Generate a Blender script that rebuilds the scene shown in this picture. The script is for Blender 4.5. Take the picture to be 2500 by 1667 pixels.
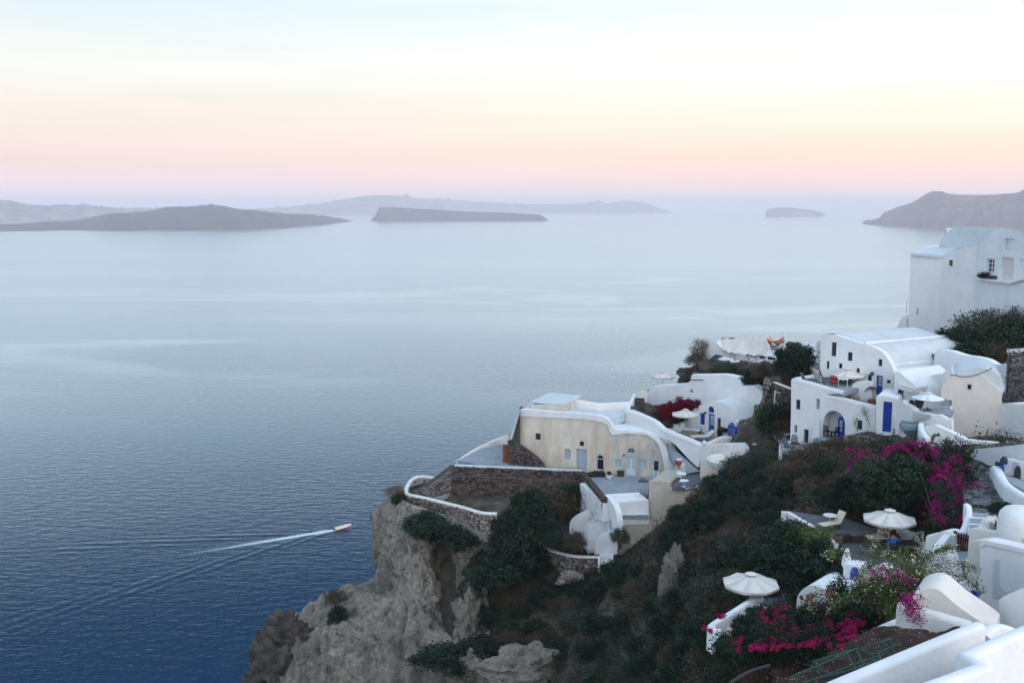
import bpy, bmesh, math, random
import numpy as np
from mathutils import Vector, noise, geometry, Matrix

for o in list(bpy.data.objects):
    bpy.data.objects.remove(o)
sc = bpy.context.scene
col = sc.collection
R = math.radians

# ------------------------------------------------------------------ camera
H = 150.0                                   # the lens stands 150 m above the sea
FPX = 2500 * 35 / 36
PITCH = math.atan(333.5 / FPX)
cam_d = bpy.data.cameras.new('camera')
cam_d.lens = 35; cam_d.sensor_width = 36
cam_d.clip_start = 0.5; cam_d.clip_end = 200000
cam = bpy.data.objects.new('camera', cam_d); col.objects.link(cam)
cam.location = (0, 0, H); cam.rotation_euler = (math.pi / 2 - PITCH, 0, 0)
sc.camera = cam

# ------------------------------------------------------------------ sky, sun, exposure
SUN_AZ = R(140)      # behind and to the right
SUN_EL = R(14)
world = bpy.data.worlds.new('World'); sc.world = world; world.use_nodes = True
wn = world.node_tree; wn.nodes.clear()
def wnode(t, **k):
    n = wn.nodes.new(t)
    for a, b in k.items(): setattr(n, a, b)
    return n
tc = wnode('ShaderNodeTexCoord')
sep = wnode('ShaderNodeSeparateXYZ'); wn.links.new(tc.outputs['Generated'], sep.inputs[0])
def ramp(stops):
    r = wnode('ShaderNodeValToRGB'); r.color_ramp.interpolation = 'EASE'
    e = r.color_ramp.elements
    while len(e) < len(stops): e.new(0.5)
    for i, (p, c_) in enumerate(stops):
        e[i].position = p; e[i].color = (*c_, 1)
    wn.links.new(sep.outputs[2], r.inputs[0]); return r
rl = ramp([(0.0, (.86, .66, .70)), (.020, (.82, .64, .66)), (.045, (.77, .61, .59)), (.080, (.75, .66, .63)), (.125, (.71, .72, .71)),
           (.19, (.58, .69, .77)), (.30, (.52, .67, .79)), (.55, (.42, .60, .82)), (1.0, (.32, .49, .74))])
rr = ramp([(0.0, (.94, .69, .68)), (.018, (.93, .66, .59)), (.042, (.91, .66, .53)), (.080, (.90, .79, .67)), (.13, (.87, .85, .80)),
           (.20, (.74, .80, .83)), (.30, (.60, .71, .80)), (.55, (.42, .60, .83)), (1.0, (.32, .49, .76))])
mr = wnode('ShaderNodeMapRange'); mr.inputs[1].default_value = -.42; mr.inputs[2].default_value = .46
mr.interpolation_type = 'SMOOTHSTEP'
wn.links.new(sep.outputs[0], mr.inputs[0])
mixw = wnode('ShaderNodeMix', data_type='RGBA')
wn.links.new(mr.outputs[0], mixw.inputs[0]); wn.links.new(rl.outputs[0], mixw.inputs[6]); wn.links.new(rr.outputs[0], mixw.inputs[7])
sky = wnode('ShaderNodeTexSky', sky_type='NISHITA', sun_disc=False)
sky.sun_elevation = R(2.0); sky.sun_rotation = SUN_AZ
# afterglow of the set sun, a broad warm brightening of the sky behind the camera
vm = wnode('ShaderNodeVectorMath', operation='DOT_PRODUCT'); vm.inputs[1].default_value = (math.sin(SUN_AZ), math.cos(SUN_AZ), .12)
wn.links.new(tc.outputs['Generated'], vm.inputs[0])
gm = wnode('ShaderNodeMapRange'); gm.inputs[1].default_value = -.15; gm.inputs[2].default_value = 1.0; gm.inputs[4].default_value = 1.3; gm.interpolation_type = 'SMOOTHSTEP'
wn.links.new(vm.outputs['Value'], gm.inputs[0])
bg3 = wnode('ShaderNodeBackground'); bg3.inputs[0].default_value = (1.0, .94, .90, 1); wn.links.new(gm.outputs[0], bg3.inputs[1])
wmp = wnode('ShaderNodeMapping'); wmp.inputs['Scale'].default_value = (2.2, 2.2, 26); wn.links.new(tc.outputs['Generated'], wmp.inputs[0])
wnz = wnode('ShaderNodeTexNoise'); wnz.inputs['Scale'].default_value = 1.6; wnz.inputs['Detail'].default_value = 5; wn.links.new(wmp.outputs[0], wnz.inputs['Vector'])
wmr = wnode('ShaderNodeMapRange'); wmr.inputs[1].default_value = .3; wmr.inputs[2].default_value = .7; wmr.inputs[3].default_value = .965; wmr.inputs[4].default_value = 1.035; wn.links.new(wnz.outputs[0], wmr.inputs[0])
wml = wnode('ShaderNodeMix', data_type='RGBA', blend_type='MULTIPLY'); wml.inputs[0].default_value = 1; wn.links.new(mixw.outputs[2], wml.inputs[6]); wn.links.new(wmr.outputs[0], wml.inputs[7])
bg1 = wnode('ShaderNodeBackground'); bg1.inputs[1].default_value = 1.1
bg2 = wnode('ShaderNodeBackground'); bg2.inputs[1].default_value = 0.05
wn.links.new(wml.outputs[2], bg1.inputs[0]); wn.links.new(sky.outputs[0], bg2.inputs[0])
addw = wnode('ShaderNodeAddShader'); wo = wnode('ShaderNodeOutputWorld')
wn.links.new(bg1.outputs[0], addw.inputs[0]); wn.links.new(bg2.outputs[0], addw.inputs[1])
add2 = wnode('ShaderNodeAddShader'); wn.links.new(addw.outputs[0], add2.inputs[0]); wn.links.new(bg3.outputs[0], add2.inputs[1])
wn.links.new(add2.outputs[0], wo.inputs[0])

sun_d = bpy.data.lights.new('sun', 'SUN'); sun_d.energy = 0.5; sun_d.angle = R(50); sun_d.color = (1, .96, .93)
sun = bpy.data.objects.new('sun', sun_d); col.objects.link(sun)
_sd = Vector((math.sin(SUN_AZ) * math.cos(SUN_EL), math.cos(SUN_AZ) * math.cos(SUN_EL), math.sin(SUN_EL)))
sun.rotation_euler = _sd.to_track_quat('Z', 'Y').to_euler()
sun.location = (0, -20, H + 60)

vs = sc.view_settings
vs.view_transform = 'Standard'; vs.look = 'None'; vs.exposure = 0.16; vs.gamma = 1.0; vs.use_curve_mapping = False
sc.render.engine = 'CYCLES'
sc.cycles.max_bounces = 6; sc.cycles.diffuse_bounces = 3; sc.cycles.glossy_bounces = 3; sc.cycles.volume_bounces = 2
sc.cycles.transparent_max_bounces = 8

# ------------------------------------------------------------------ picture measurements -> points in the place
CAM = Vector((0, 0, H)); CP, SP = math.cos(PITCH), math.sin(PITCH)
CR = {0: (0, 0, 1), 1: (1200, 920, 3.92), 2: (1550, 780, 4.704), 3: (1900, 780, 3.92), 4: (2100, 520, 4.1275), 5: (1700, 1180, 3.92),
      6: (2000, 1050, 4.704), 7: (1900, 1267, 3.92), 8: (600, 1130, 2.92), 9: (1200, 1200, 4.273), 10: (2200, 1050, 7.84),
      11: (2200, 1250, 7.84), 12: (1950, 1300, 7.84), 13: (1580, 1000, 7.84), 14: (1900, 900, 7.84), 15: (2180, 860, 7.84),
      16: (1650, 1440, 5.88), 17: (0, 440, 1.8816), 18: (1250, 440, 1.8816), 19: (0, 1200, 2.6133)}
def c(k, x, y):
    ox, oy, s = CR[k]; return (ox + x / s, oy + y / s)
def ray(px, py):
    a = (px - 1250) / FPX; b = (833.5 - py) / FPX
    return Vector((a, CP + b * SP, -SP + b * CP))
def D(k, x, y, d):
    r = ray(*c(k, x, y)); return CAM + r * (d / r.y)
def Zp(k, x, y, z):
    r = ray(*c(k, x, y)); return CAM + r * ((z - H) / r.z)
class Fr:
    """upright wall plane through two points; a = metres to the right, b = metres up, v = metres into the wall"""
    def __init__(s, P, Q):
        u = (Q - P); u.z = 0; s.u = u.normalized(); s.o = P.copy(); s.n = Vector((s.u.y, -s.u.x, 0))
    def uv(s, k, x, y):
        r = ray(*c(k, x, y)); t = (s.o - CAM).dot(s.n) / r.dot(s.n); p = CAM + r * t
        return ((p - s.o).dot(s.u), p.z - s.o.z)
    def w(s, a, b, v=0.0):
        return s.o + s.u * a + Vector((0, 0, b)) - s.n * v
    def pts(s, k, l): return [s.uv(k, x, y) for x, y in l]
    def off(s, v): 
        f = Fr(s.o - s.n * v, s.o - s.n * v + s.u); return f
def base_frame(k, xa, ya, da, xb, yb):
    A = D(k, xa, ya, da); return Fr(A, Zp(k, xb, yb, A.z))
def yaw_frame(k, x, y, d, deg):
    A = D(k, x, y, d); return Fr(A, A + Vector((math.cos(R(deg)), -math.sin(R(deg)), 0)))
def crv(pts, n=4, closed=False):
    """Catmull-Rom through 2D or 3D points"""
    P = [Vector(p) for p in pts]; out = []; m = len(P)
    for i in range(m if closed else m - 1):
        p0 = P[(i - 1) % m] if closed or i > 0 else P[i]
        p1 = P[i]; p2 = P[(i + 1) % m]; p3 = P[(i + 2) % m] if closed or i + 2 < m else P[min(i + 1, m - 1)]
        for j in range(n):
            t = j / n
            out.append(0.5 * ((2 * p1) + (p2 - p0) * t + (2 * p0 - 5 * p1 + 4 * p2 - p3) * t * t + (3 * p1 - p0 - 3 * p2 + p3) * t ** 3))
    if not closed: out.append(P[-1].copy())
    return out

# ------------------------------------------------------------------ materials
def mat(name, base, rough=.9, vary=.12, scale=3.0, bump=.25, bscale=14.0, dirt=None, dirt_amt=.35, dirt_scale=.7, metallic=0.0, tint=0.0, spec=.3, streak=False, bdist=.05, dlo=.48, dhi=.72):
    m = bpy.data.materials.new(name); m.use_nodes = True
    nt = m.node_tree; b = nt.nodes['Principled BSDF']
    b.inputs['Roughness'].default_value = rough; b.inputs['Metallic'].default_value = metallic
    b.inputs['Specular IOR Level'].default_value = spec
    co = nt.nodes.new('ShaderNodeTexCoord')
    def nz(sc_, det=4.0, rg=.6, src=None):
        n = nt.nodes.new('ShaderNodeTexNoise'); n.inputs['Scale'].default_value = sc_; n.inputs['Detail'].default_value = det
        n.inputs['Roughness'].default_value = rg; nt.links.new(src or co.outputs['Object'], n.inputs['Vector']); return n
    n1 = nz(scale)
    r1 = nt.nodes.new('ShaderNodeMapRange'); r1.inputs[1].default_value = .3; r1.inputs[2].default_value = .7
    r1.inputs[3].default_value = 1 - vary; r1.inputs[4].default_value = 1 + vary * .6
    nt.links.new(n1.outputs[0], r1.inputs[0])
    hs = nt.nodes.new('ShaderNodeMix'); hs.data_type = 'RGBA'; hs.blend_type = 'MULTIPLY'; hs.inputs[0].default_value = 1
    hs.inputs[6].default_value = (*base, 1); nt.links.new(r1.outputs[0], hs.inputs[7])
    last = hs.outputs[2]
    if dirt:
        src = co.outputs['Object']
        if streak:
            mp = nt.nodes.new('ShaderNodeMapping'); mp.inputs['Scale'].default_value = (1, 1, .35); nt.links.new(src, mp.inputs[0]); src = mp.outputs[0]
        n2 = nz(dirt_scale, 6, .65, src)
        r2 = nt.nodes.new('ShaderNodeMapRange'); r2.inputs[1].default_value = dlo; r2.inputs[2].default_value = dhi; r2.inputs[4].default_value = dirt_amt
        nt.links.new(n2.outputs[0], r2.inputs[0])
        mx = nt.nodes.new('ShaderNodeMix'); mx.data_type = 'RGBA'; nt.links.new(r2.outputs[0], mx.inputs[0])
        nt.links.new(last, mx.inputs[6]); mx.inputs[7].default_value = (*dirt, 1); last = mx.outputs[2]
    if tint:
        at = nt.nodes.new('ShaderNodeAttribute'); at.attribute_name = 'tint'
        r3 = nt.nodes.new('ShaderNodeMapRange'); r3.inputs[3].default_value = 1 - tint; r3.inputs[4].default_value = 1 + tint
        nt.links.new(at.outputs['Fac'], r3.inputs[0])
        mx = nt.nodes.new('ShaderNodeMix'); mx.data_type = 'RGBA'; mx.blend_type = 'MULTIPLY'; mx.inputs[0].default_value = 1
        nt.links.new(last, mx.inputs[6]); nt.links.new(r3.outputs[0], mx.inputs[7]); last = mx.outputs[2]
    nt.links.new(last, b.inputs['Base Color'])
    if bump:
        nb = nz(bscale, 5); bp = nt.nodes.new('ShaderNodeBump'); bp.inputs['Strength'].default_value = bump; bp.inputs['Distance'].default_value = bdist
        nt.links.new(nb.outputs[0], bp.inputs['Height']); nt.links.new(bp.outputs[0], b.inputs['Normal'])
    return m
M = {}
M['white'] = mat('white_limewash', (.71, .735, .76), vary=.07, scale=.8, bump=.35, bscale=3.5, bdist=.08, dirt=(.46, .47, .48), dirt_amt=.30, dirt_scale=.5, dlo=.45, streak=True)
M['white2'] = mat('white_limewash_worn', (.66, .67, .66), vary=.10, scale=1.5, bump=.45, bscale=5, bdist=.08, dirt=(.38, .36, .33), dirt_amt=.6, dirt_scale=.9, dlo=.44, streak=True)
M['cream'] = mat('cream_plaster', (.64, .595, .525), vary=.12, scale=.7, bump=.5, bscale=4, bdist=.08, dirt=(.42, .35, .27), dirt_amt=.75, dirt_scale=.45, dlo=.44, dhi=.66, streak=True)
M['stain'] = mat('stained_plaster', (.60, .55, .48), vary=.16, scale=.8, bump=.5, bscale=4, bdist=.08, dirt=(.30, .31, .30), dirt_amt=.9, dirt_scale=.5, dlo=.42, dhi=.62, streak=True)
M['pale'] = mat('pale_cream_plaster', (.64, .62, .59), vary=.06, scale=1.5, bump=.3, bscale=6, dirt=(.55, .50, .45), dirt_amt=.3, dirt_scale=.6, streak=True)
M['tan'] = mat('tan_plaster', (.46, .42, .36), vary=.12, scale=1.3, bump=.4, bscale=6, dirt=(.30, .25, .19), dirt_amt=.5, dirt_scale=.6, streak=True)
M['roof'] = mat('grey_cement_roof', (.50, .55, .59), vary=.08, scale=1, bump=.2, dirt=(.38, .42, .45), dirt_amt=.45, dirt_scale=.35)
M['roof_pale'] = mat('pale_cement_roof', (.60, .645, .67), vary=.06, scale=1, bump=.2, dirt=(.48, .52, .54), dirt_amt=.4, dirt_scale=.35)
M['floor'] = mat('grey_terrace_floor', (.25, .29, .33), vary=.12, scale=1.2, bump=.3, dirt=(.16, .18, .20), dirt_amt=.5, dirt_scale=.5)
M['floor_dark'] = mat('dark_terrace_floor', (.115, .13, .15), vary=.2, scale=2.0, bump=.4, dirt=(.07, .075, .08), dirt_amt=.6, dirt_scale=.9)
M['floor_step'] = mat('blue_green_painted_step', (.13, .20, .23), vary=.15, bump=.3)
M['stone'] = mat('dark_volcanic_stone', (.105, .083, .078), vary=.3, scale=3, bump=.6, bscale=9, tint=.8)
M['stone_grey'] = mat('grey_rubble_stone', (.21, .195, .185), vary=.3, scale=3, bump=.6, bscale=9, tint=.65)
M['stone_step'] = mat('bluish_grey_step_stone', (.105, .115, .125), vary=.3, scale=3, bump=.6, bscale=9, tint=.8)
M['mortar'] = mat('dark_mortar', (.055, .047, .045), vary=.2, bump=.5)
M['blue'] = mat('blue_paint', (.005, .05, .36), rough=.5, vary=.1, bump=.05)
M['blue_dark'] = mat('deep_blue_paint', (.010, .035, .17), rough=.5, vary=.1, bump=.05)
M['blue_grey'] = mat('pale_blue_grey_paint', (.34, .43, .52), rough=.6, vary=.12, scale=6, bump=.15)
M['pale_blue'] = mat('pale_blue_white_paint', (.52, .63, .70), rough=.6, vary=.08, bump=.1)
M['glass'] = mat('dark_window_glass', (.015, .022, .03), rough=.12, vary=.2, bump=0, spec=.6)
M['glass_sky'] = mat('sky_painted_window_glass', (.32, .42, .48), rough=.15, vary=.2, bump=0, spec=.6)  # sky reflection painted into the pale base colour
M['dark'] = mat('dark_grey_paint', (.035, .04, .045), rough=.7, vary=.2, bump=.2)
M['black'] = mat('black_fabric', (.012, .012, .014), rough=.9, vary=.2, bump=.2)
M['wood'] = mat('brown_wood', (.16, .085, .045), rough=.7, vary=.25, scale=8, bump=.3)
M['wood_dark'] = mat('dark_brown_wood', (.045, .03, .025), rough=.7, vary=.25, scale=8, bump=.3)
M['wood_red'] = mat('dark_red_wood', (.07, .018, .018), rough=.6, vary=.2, scale=8, bump=.2)
M['canvas'] = mat('off_white_canvas', (.62, .60, .57), rough=.95, vary=.07, scale=2.5, bump=.15, bscale=30)
M['canvas_blue'] = mat('pale_blue_canvas', (.66, .72, .80), rough=.95, vary=.05, bump=.1)
M['metal'] = mat('white_painted_metal', (.62, .64, .66), rough=.5, vary=.08, bump=.05)
M['metal_dark'] = mat('dark_metal', (.06, .065, .07), rough=.5, vary=.2, bump=.1)
M['green_metal'] = mat('green_painted_iron', (.012, .055, .042), rough=.55, vary=.3, scale=6, bump=.2)
M['terracotta'] = mat('terracotta', (.22, .075, .04), rough=.85, vary=.2, bump=.3)
M['red'] = mat('red_cushion_cloth', (.42, .015, .02), rough=.9, vary=.1, bump=.2)
M['orange'] = mat('orange_red_boat_paint', (.75, .20, .10), rough=.5, vary=.1, bump=.05)
M['cushion'] = mat('cream_cushion_cloth', (.62, .56, .46), rough=.95, vary=.07, bump=.2)
M['grey_cloth'] = mat('dark_grey_cushion_cloth', (.085, .10, .12), rough=.95, vary=.15, bump=.2)
M['soil'] = mat('brown_soil', (.036, .022, .019), rough=1, vary=.4, scale=3, bump=.8, bscale=12)
def rock_mat(name, pale, buff, dark, pits=1.0):
    m = bpy.data.materials.new(name); m.use_nodes = True; nt = m.node_tree; b = nt.nodes['Principled BSDF']; b.inputs['Roughness'].default_value = .95; b.inputs['Specular IOR Level'].default_value = .2
    N = nt.nodes.new; L = nt.links.new; co = N('ShaderNodeTexCoord')
    def nz(s_, det, rg, sz=1.0):
        mp = N('ShaderNodeMapping'); mp.inputs['Scale'].default_value = (1, 1, sz); L(co.outputs['Object'], mp.inputs[0])
        n = N('ShaderNodeTexNoise'); n.inputs['Scale'].default_value = s_; n.inputs['Detail'].default_value = det; n.inputs['Roughness'].default_value = rg; L(mp.outputs[0], n.inputs['Vector']); return n.outputs[0]
    def rg_(src, a_, b_, lo=0.0, hi=1.0):
        r = N('ShaderNodeMapRange'); r.inputs[1].default_value = a_; r.inputs[2].default_value = b_; r.inputs[3].default_value = lo; r.inputs[4].default_value = hi; L(src, r.inputs[0]); return r.outputs[0]
    def mx(f, a_, b_, mode='MIX'):
        q = N('ShaderNodeMix'); q.data_type = 'RGBA'; q.blend_type = mode
        L(f, q.inputs[0]) if not isinstance(f, float) else setattr(q.inputs[0], 'default_value', f)
        for i, v in ((6, a_), (7, b_)):
            if isinstance(v, tuple): q.inputs[i].default_value = (*v, 1)
            else: L(v, q.inputs[i])
        return q.outputs[2]
    c0 = mx(rg_(nz(.16, 5, .6, .6), .40, .62), pale, buff)
    c1 = mx(rg_(nz(.33, 7, .7, .35), .50, .68), c0, dark)                 # long dark streaks and lichen
    c2 = mx(rg_(nz(2.2, 6, .75), .35, .70, .55, 1.25), (0, 0, 0), c1)    # grain
    vo = N('ShaderNodeTexVoronoi'); vo.inputs['Scale'].default_value = 1.15; L(co.outputs['Object'], vo.inputs['Vector'])
    vo2 = N('ShaderNodeTexVoronoi'); vo2.inputs['Scale'].default_value = 2.9; L(co.outputs['Object'], vo2.inputs['Vector'])
    p1 = rg_(vo.outputs['Distance'], .10, .17); p2 = rg_(vo2.outputs['Distance'], .08, .15)
    pm = N('ShaderNodeMath'); pm.operation = 'MULTIPLY'; L(p1, pm.inputs[0]); L(p2, pm.inputs[1])
    L(c2, b.inputs['Base Color'])
    add = N('ShaderNodeMath'); add.operation = 'ADD'; L(nz(1.4, 8, .72), add.inputs[0]); sc_ = N('ShaderNodeMath'); sc_.operation = 'MULTIPLY'; sc_.inputs[1].default_value = .45 * pits; L(pm.outputs[0], sc_.inputs[0]); L(sc_.outputs[0], add.inputs[1])
    bp = N('ShaderNodeBump'); bp.inputs['Strength'].default_value = 1.0; bp.inputs['Distance'].default_value = .9; L(add.outputs[0], bp.inputs['Height']); L(bp.outputs[0], b.inputs['Normal'])
    return m
M['rock'] = rock_mat('buff_tuff_rock', (.41, .385, .34), (.31, .287, .25), (.12, .118, .11))
M['rock_dark'] = mat('dark_lava_rock', (.065, .060, .056), rough=.95, vary=.6, scale=1, bump=1, bscale=2, bdist=.4)
M['shirt'] = mat('blue_shirt_cloth', (.045, .20, .60), rough=.9, vary=.1, bump=.2)
M['skin'] = mat('skin', (.45, .25, .17), rough=.6, vary=.05, bump=.05)
M['hair'] = mat('dark_hair', (.035, .022, .014), rough=.8, vary=.2, bump=.3)
M['hair_fair'] = mat('fair_hair', (.32, .20, .09), rough=.8, vary=.2, bump=.3)
def leafmat(name, base, vary=.75):
    m = mat(name, base, rough=.75, vary=.2, scale=2, bump=0, tint=vary, spec=.2); return m
M['leaf_dark'] = leafmat('dark_green_leaf', (.012, .029, .017))
M['leaf_olive'] = leafmat('grey_olive_leaf', (.048, .062, .044))
M['leaf_green'] = leafmat('green_leaf', (.075, .11, .032))
M['leaf_brown'] = leafmat('dry_brown_green_leaf', (.068, .052, .036))
M['leaf_dry'] = leafmat('dry_straw', (.12, .095, .055))
M['magenta'] = leafmat('magenta_bracts', (.23, .006, .115), .75)
M['crimson'] = leafmat('crimson_bracts', (.11, .003, .018), .55)
M['pinkred'] = leafmat('pink_red_bracts', (.33, .012, .095), .7)
M['petal_white'] = leafmat('white_petals', (.62, .62, .52), .3)

# ------------------------------------------------------------------ mesh building
def _off(parent):
    v = Vector((0, 0, 0))
    while parent is not None: v += parent.location; parent = parent.parent
    return v
def tag(o, label=None, cat=None, group=None, kind=None):
    if label: o['label'] = label
    if cat: o['category'] = cat
    if group: o['group'] = group
    if kind: o['kind'] = kind
    return o
def T(name, label, cat, loc=(0, 0, 0), group=None):
    o = bpy.data.objects.new(name, None); o.empty_display_size = .3; col.objects.link(o); o.location = loc
    return tag(o, label, cat, group)
FLOORS = []
class MB:
    def __init__(s): s.v = []; s.f = []; s.t = []
    def add(s, vs_, fs, t=None):
        b = len(s.v); s.v += [Vector(q) for q in vs_]; s.f += [tuple(i + b for i in f) for f in fs]
        s.t += [(random.random() if t is None else t)] * len(fs); return s
    def hexa(s, p, t=None):          # 8 corners: bottom 0-3 ccw, top 4-7
        return s.add(p, [(3, 2, 1, 0), (4, 5, 6, 7), (0, 1, 5, 4), (1, 2, 6, 5), (2, 3, 7, 6), (3, 0, 4, 7)], t)
    def bx(s, x0, y0, z0, x1, y1, z1, t=None):
        return s.hexa([(x0, y0, z0), (x1, y0, z0), (x1, y1, z0), (x0, y1, z0), (x0, y0, z1), (x1, y0, z1), (x1, y1, z1), (x0, y1, z1)], t)
    def fbox(s, fr, a0, b0, v0, a1, b1, v1, t=None):
        w = fr.w
        return s.hexa([w(a0, b0, v0), w(a1, b0, v0), w(a1, b0, v1), w(a0, b0, v1), w(a0, b1, v0), w(a1, b1, v0), w(a1, b1, v1), w(a0, b1, v1)], t)
    def tube(s, pts, r, n=6, t=None):
        P = [Vector(p) for p in pts]; rr_ = r if isinstance(r, (list, tuple)) else [r] * len(P); vs_ = []; fs = []
        for i, p in enumerate(P):
            d = (P[min(i + 1, len(P) - 1)] - P[max(i - 1, 0)]).normalized()
            a = d.cross(Vector((0, 0, 1)))
            if a.length < 1e-3: a = d.cross(Vector((1, 0, 0)))
            a.normalize(); b = d.cross(a)
            for j in range(n):
                q = 2 * math.pi * j / n; vs_.append(p + (a * math.cos(q) + b * math.sin(q)) * rr_[i])
        for i in range(len(P) - 1):
            for j in range(n):
                k = (j + 1) % n; fs.append((i * n + j, i * n + k, (i + 1) * n + k, (i + 1) * n + j))
        fs.append(tuple(range(n - 1, -1, -1))); fs.append(tuple(range((len(P) - 1) * n, len(P) * n)))
        return s.add(vs_, fs, t)
    def lathe(s, prof, c0=(0, 0, 0), n=16, t=None):
        c0 = Vector(c0); vs_ = []; fs = []
        for r, z in prof:
            for j in range(n):
                q = 2 * math.pi * j / n; vs_.append(c0 + Vector((r * math.cos(q), r * math.sin(q), z)))
        for i in range(len(prof) - 1):
            for j in range(n):
                k = (j + 1) % n; fs.append((i * n + j, i * n + k, (i + 1) * n + k, (i + 1) * n + j))
        fs.append(tuple(range(n - 1, -1, -1))); fs.append(tuple(range((len(prof) - 1) * n, len(prof) * n)))
        return s.add(vs_, fs, t)
    def prism(s, pts, ext, holes=(), reveal=None, back=True, t=None):
        """solid from a flat outline pushed along ext; holes are recesses of depth reveal (vector)"""
        P = [Vector(p) for p in pts]; Hs = [[Vector(q) for q in h] for h in holes]
        allp = P + [q for h in Hs for q in h]
        tris = geometry.tessellate_polygon([P] + Hs)
        s.add(allp, [tuple(q) for q in tris], t)
        n = len(P); E = Vector(ext)
        s.add(P + [p + E for p in P], [(i, (i + 1) % n, n + (i + 1) % n, n + i) for i in range(n)], t)
        if back: s.add([p + E for p in P], [tuple(q) for q in geometry.tessellate_polygon([P])], t)
        for h in Hs:
            m = len(h)
            s.add(h + [p + Vector(reveal) for p in h], [(i, (i + 1) % m, m + (i + 1) % m, m + i) for i in range(m)], t)
            s.add([p + Vector(reveal) for p in h], [tuple(q) for q in geometry.tessellate_polygon([h])], t)
        return s
    def slab(s, pts, th, t=None):     # flat floor: top outline, thickness downward
        FLOORS.append([Vector(p) for p in pts])
        return s.prism(pts, (0, 0, -th), t=t)
    def wall(s, path, th, h, rnd=True, closed=False, zb=None, t=None):
        """wall along a path of top points; h = height below the top (number or list), zb = absolute bottom"""
        P = [Vector(p) for p in path]; m = len(P); hh = h if isinstance(h, (list, tuple)) else [h] * m
        ths = th if isinstance(th, (list, tuple)) else [th] * m; rows = []
        for i, p in enumerate(P):
            a = P[(i - 1) % m] if closed or i > 0 else None; b = P[(i + 1) % m] if closed or i < m - 1 else None
            d1 = (p - a) if a is not None else (b - p); d2 = (b - p) if b is not None else d1
            d1 = Vector((d1.x, d1.y, 0)).normalized(); d2 = Vector((d2.x, d2.y, 0)).normalized()
            n1 = Vector((d1.y, -d1.x, 0)); n2 = Vector((d2.y, -d2.x, 0)); nn = (n1 + n2)
            nn = nn.normalized() if nn.length > .2 else n1
            k = 1 / max(.45, nn.dot(n1)); w_ = ths[i] / 2; r_ = w_ * .7
            bot = (zb - p.z) if zb is not None else -hh[i]
            if rnd: prof = [(-w_, bot), (-w_, -r_), (-w_ * .88, -r_ * .38), (-w_ * .55, -r_ * .08), (0, 0), (w_ * .55, -r_ * .08), (w_ * .88, -r_ * .38), (w_, -r_), (w_, bot)]
            else: prof = [(-w_, bot), (-w_, 0), (w_, 0), (w_, bot)]
            rows.append([p + nn * (x * k) + Vector((0, 0, z)) for x, z in prof])
        q = len(rows[0]); vs_ = [v for r_ in rows for v in r_]; fs = []
        for i in range(m if closed else m - 1):
            j = (i + 1) % m
            for a in range(q - 1): fs.append((i * q + a, j * q + a, j * q + a + 1, i * q + a + 1))
            fs.append((i * q + q - 1, j * q + q - 1, j * q, i * q))
        if not closed:
            fs.append(tuple(range(q))); fs.append(tuple(reversed(range((m - 1) * q, m * q))))
        return s.add(vs_, fs, t)
    def build(s, name, m, parent=None, label=None, cat=None, group=None, kind=None, smooth=None, bevel=0, at=None, weld=True):
        me = bpy.data.meshes.new(name)
        off = _off(parent) + (Vector(at) if at is not None else Vector((0, 0, 0)))
        me.from_pydata([tuple(v - off) for v in s.v], [], s.f)
        a = me.attributes.new('tint', 'FLOAT', 'FACE'); a.data.foreach_set('value', s.t)
        bm = bmesh.new(); bm.from_mesh(me)
        if weld: bmesh.ops.remove_doubles(bm, verts=bm.verts, dist=1e-4)
        bmesh.ops.recalc_face_normals(bm, faces=bm.faces)
        bm.to_mesh(me); bm.free()
        if smooth:
            me.polygons.foreach_set('use_smooth', [True] * len(me.polygons)); me.set_sharp_from_angle(angle=R(smooth))
        me.materials.append(M[m] if isinstance(m, str) else m)
        o = bpy.data.objects.new(name, me); col.objects.link(o)
        if parent is not None: o.parent = parent
        if at is not None: o.location = at
        if bevel:
            bv = o.modifiers.new('bevel', 'BEVEL'); bv.width = bevel; bv.segments = 2; bv.limit_method = 'ANGLE'; bv.angle_limit = R(40)
        return tag(o, label, cat, group, kind)
def copy_tree(o, parent=None):
    q = o.copy(); col.objects.link(q); q.parent = parent
    for ch in o.children: copy_tree(ch, q)
    return q
def place(o, loc, rz=0.0, scale=1.0, label=None, group=None):
    o.location = loc; o.rotation_euler = (0, 0, rz)
    o.scale = (scale, scale, scale) if not isinstance(scale, tuple) else scale
    if label: o['label'] = label
    if group: o['group'] = group
    return o

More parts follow.
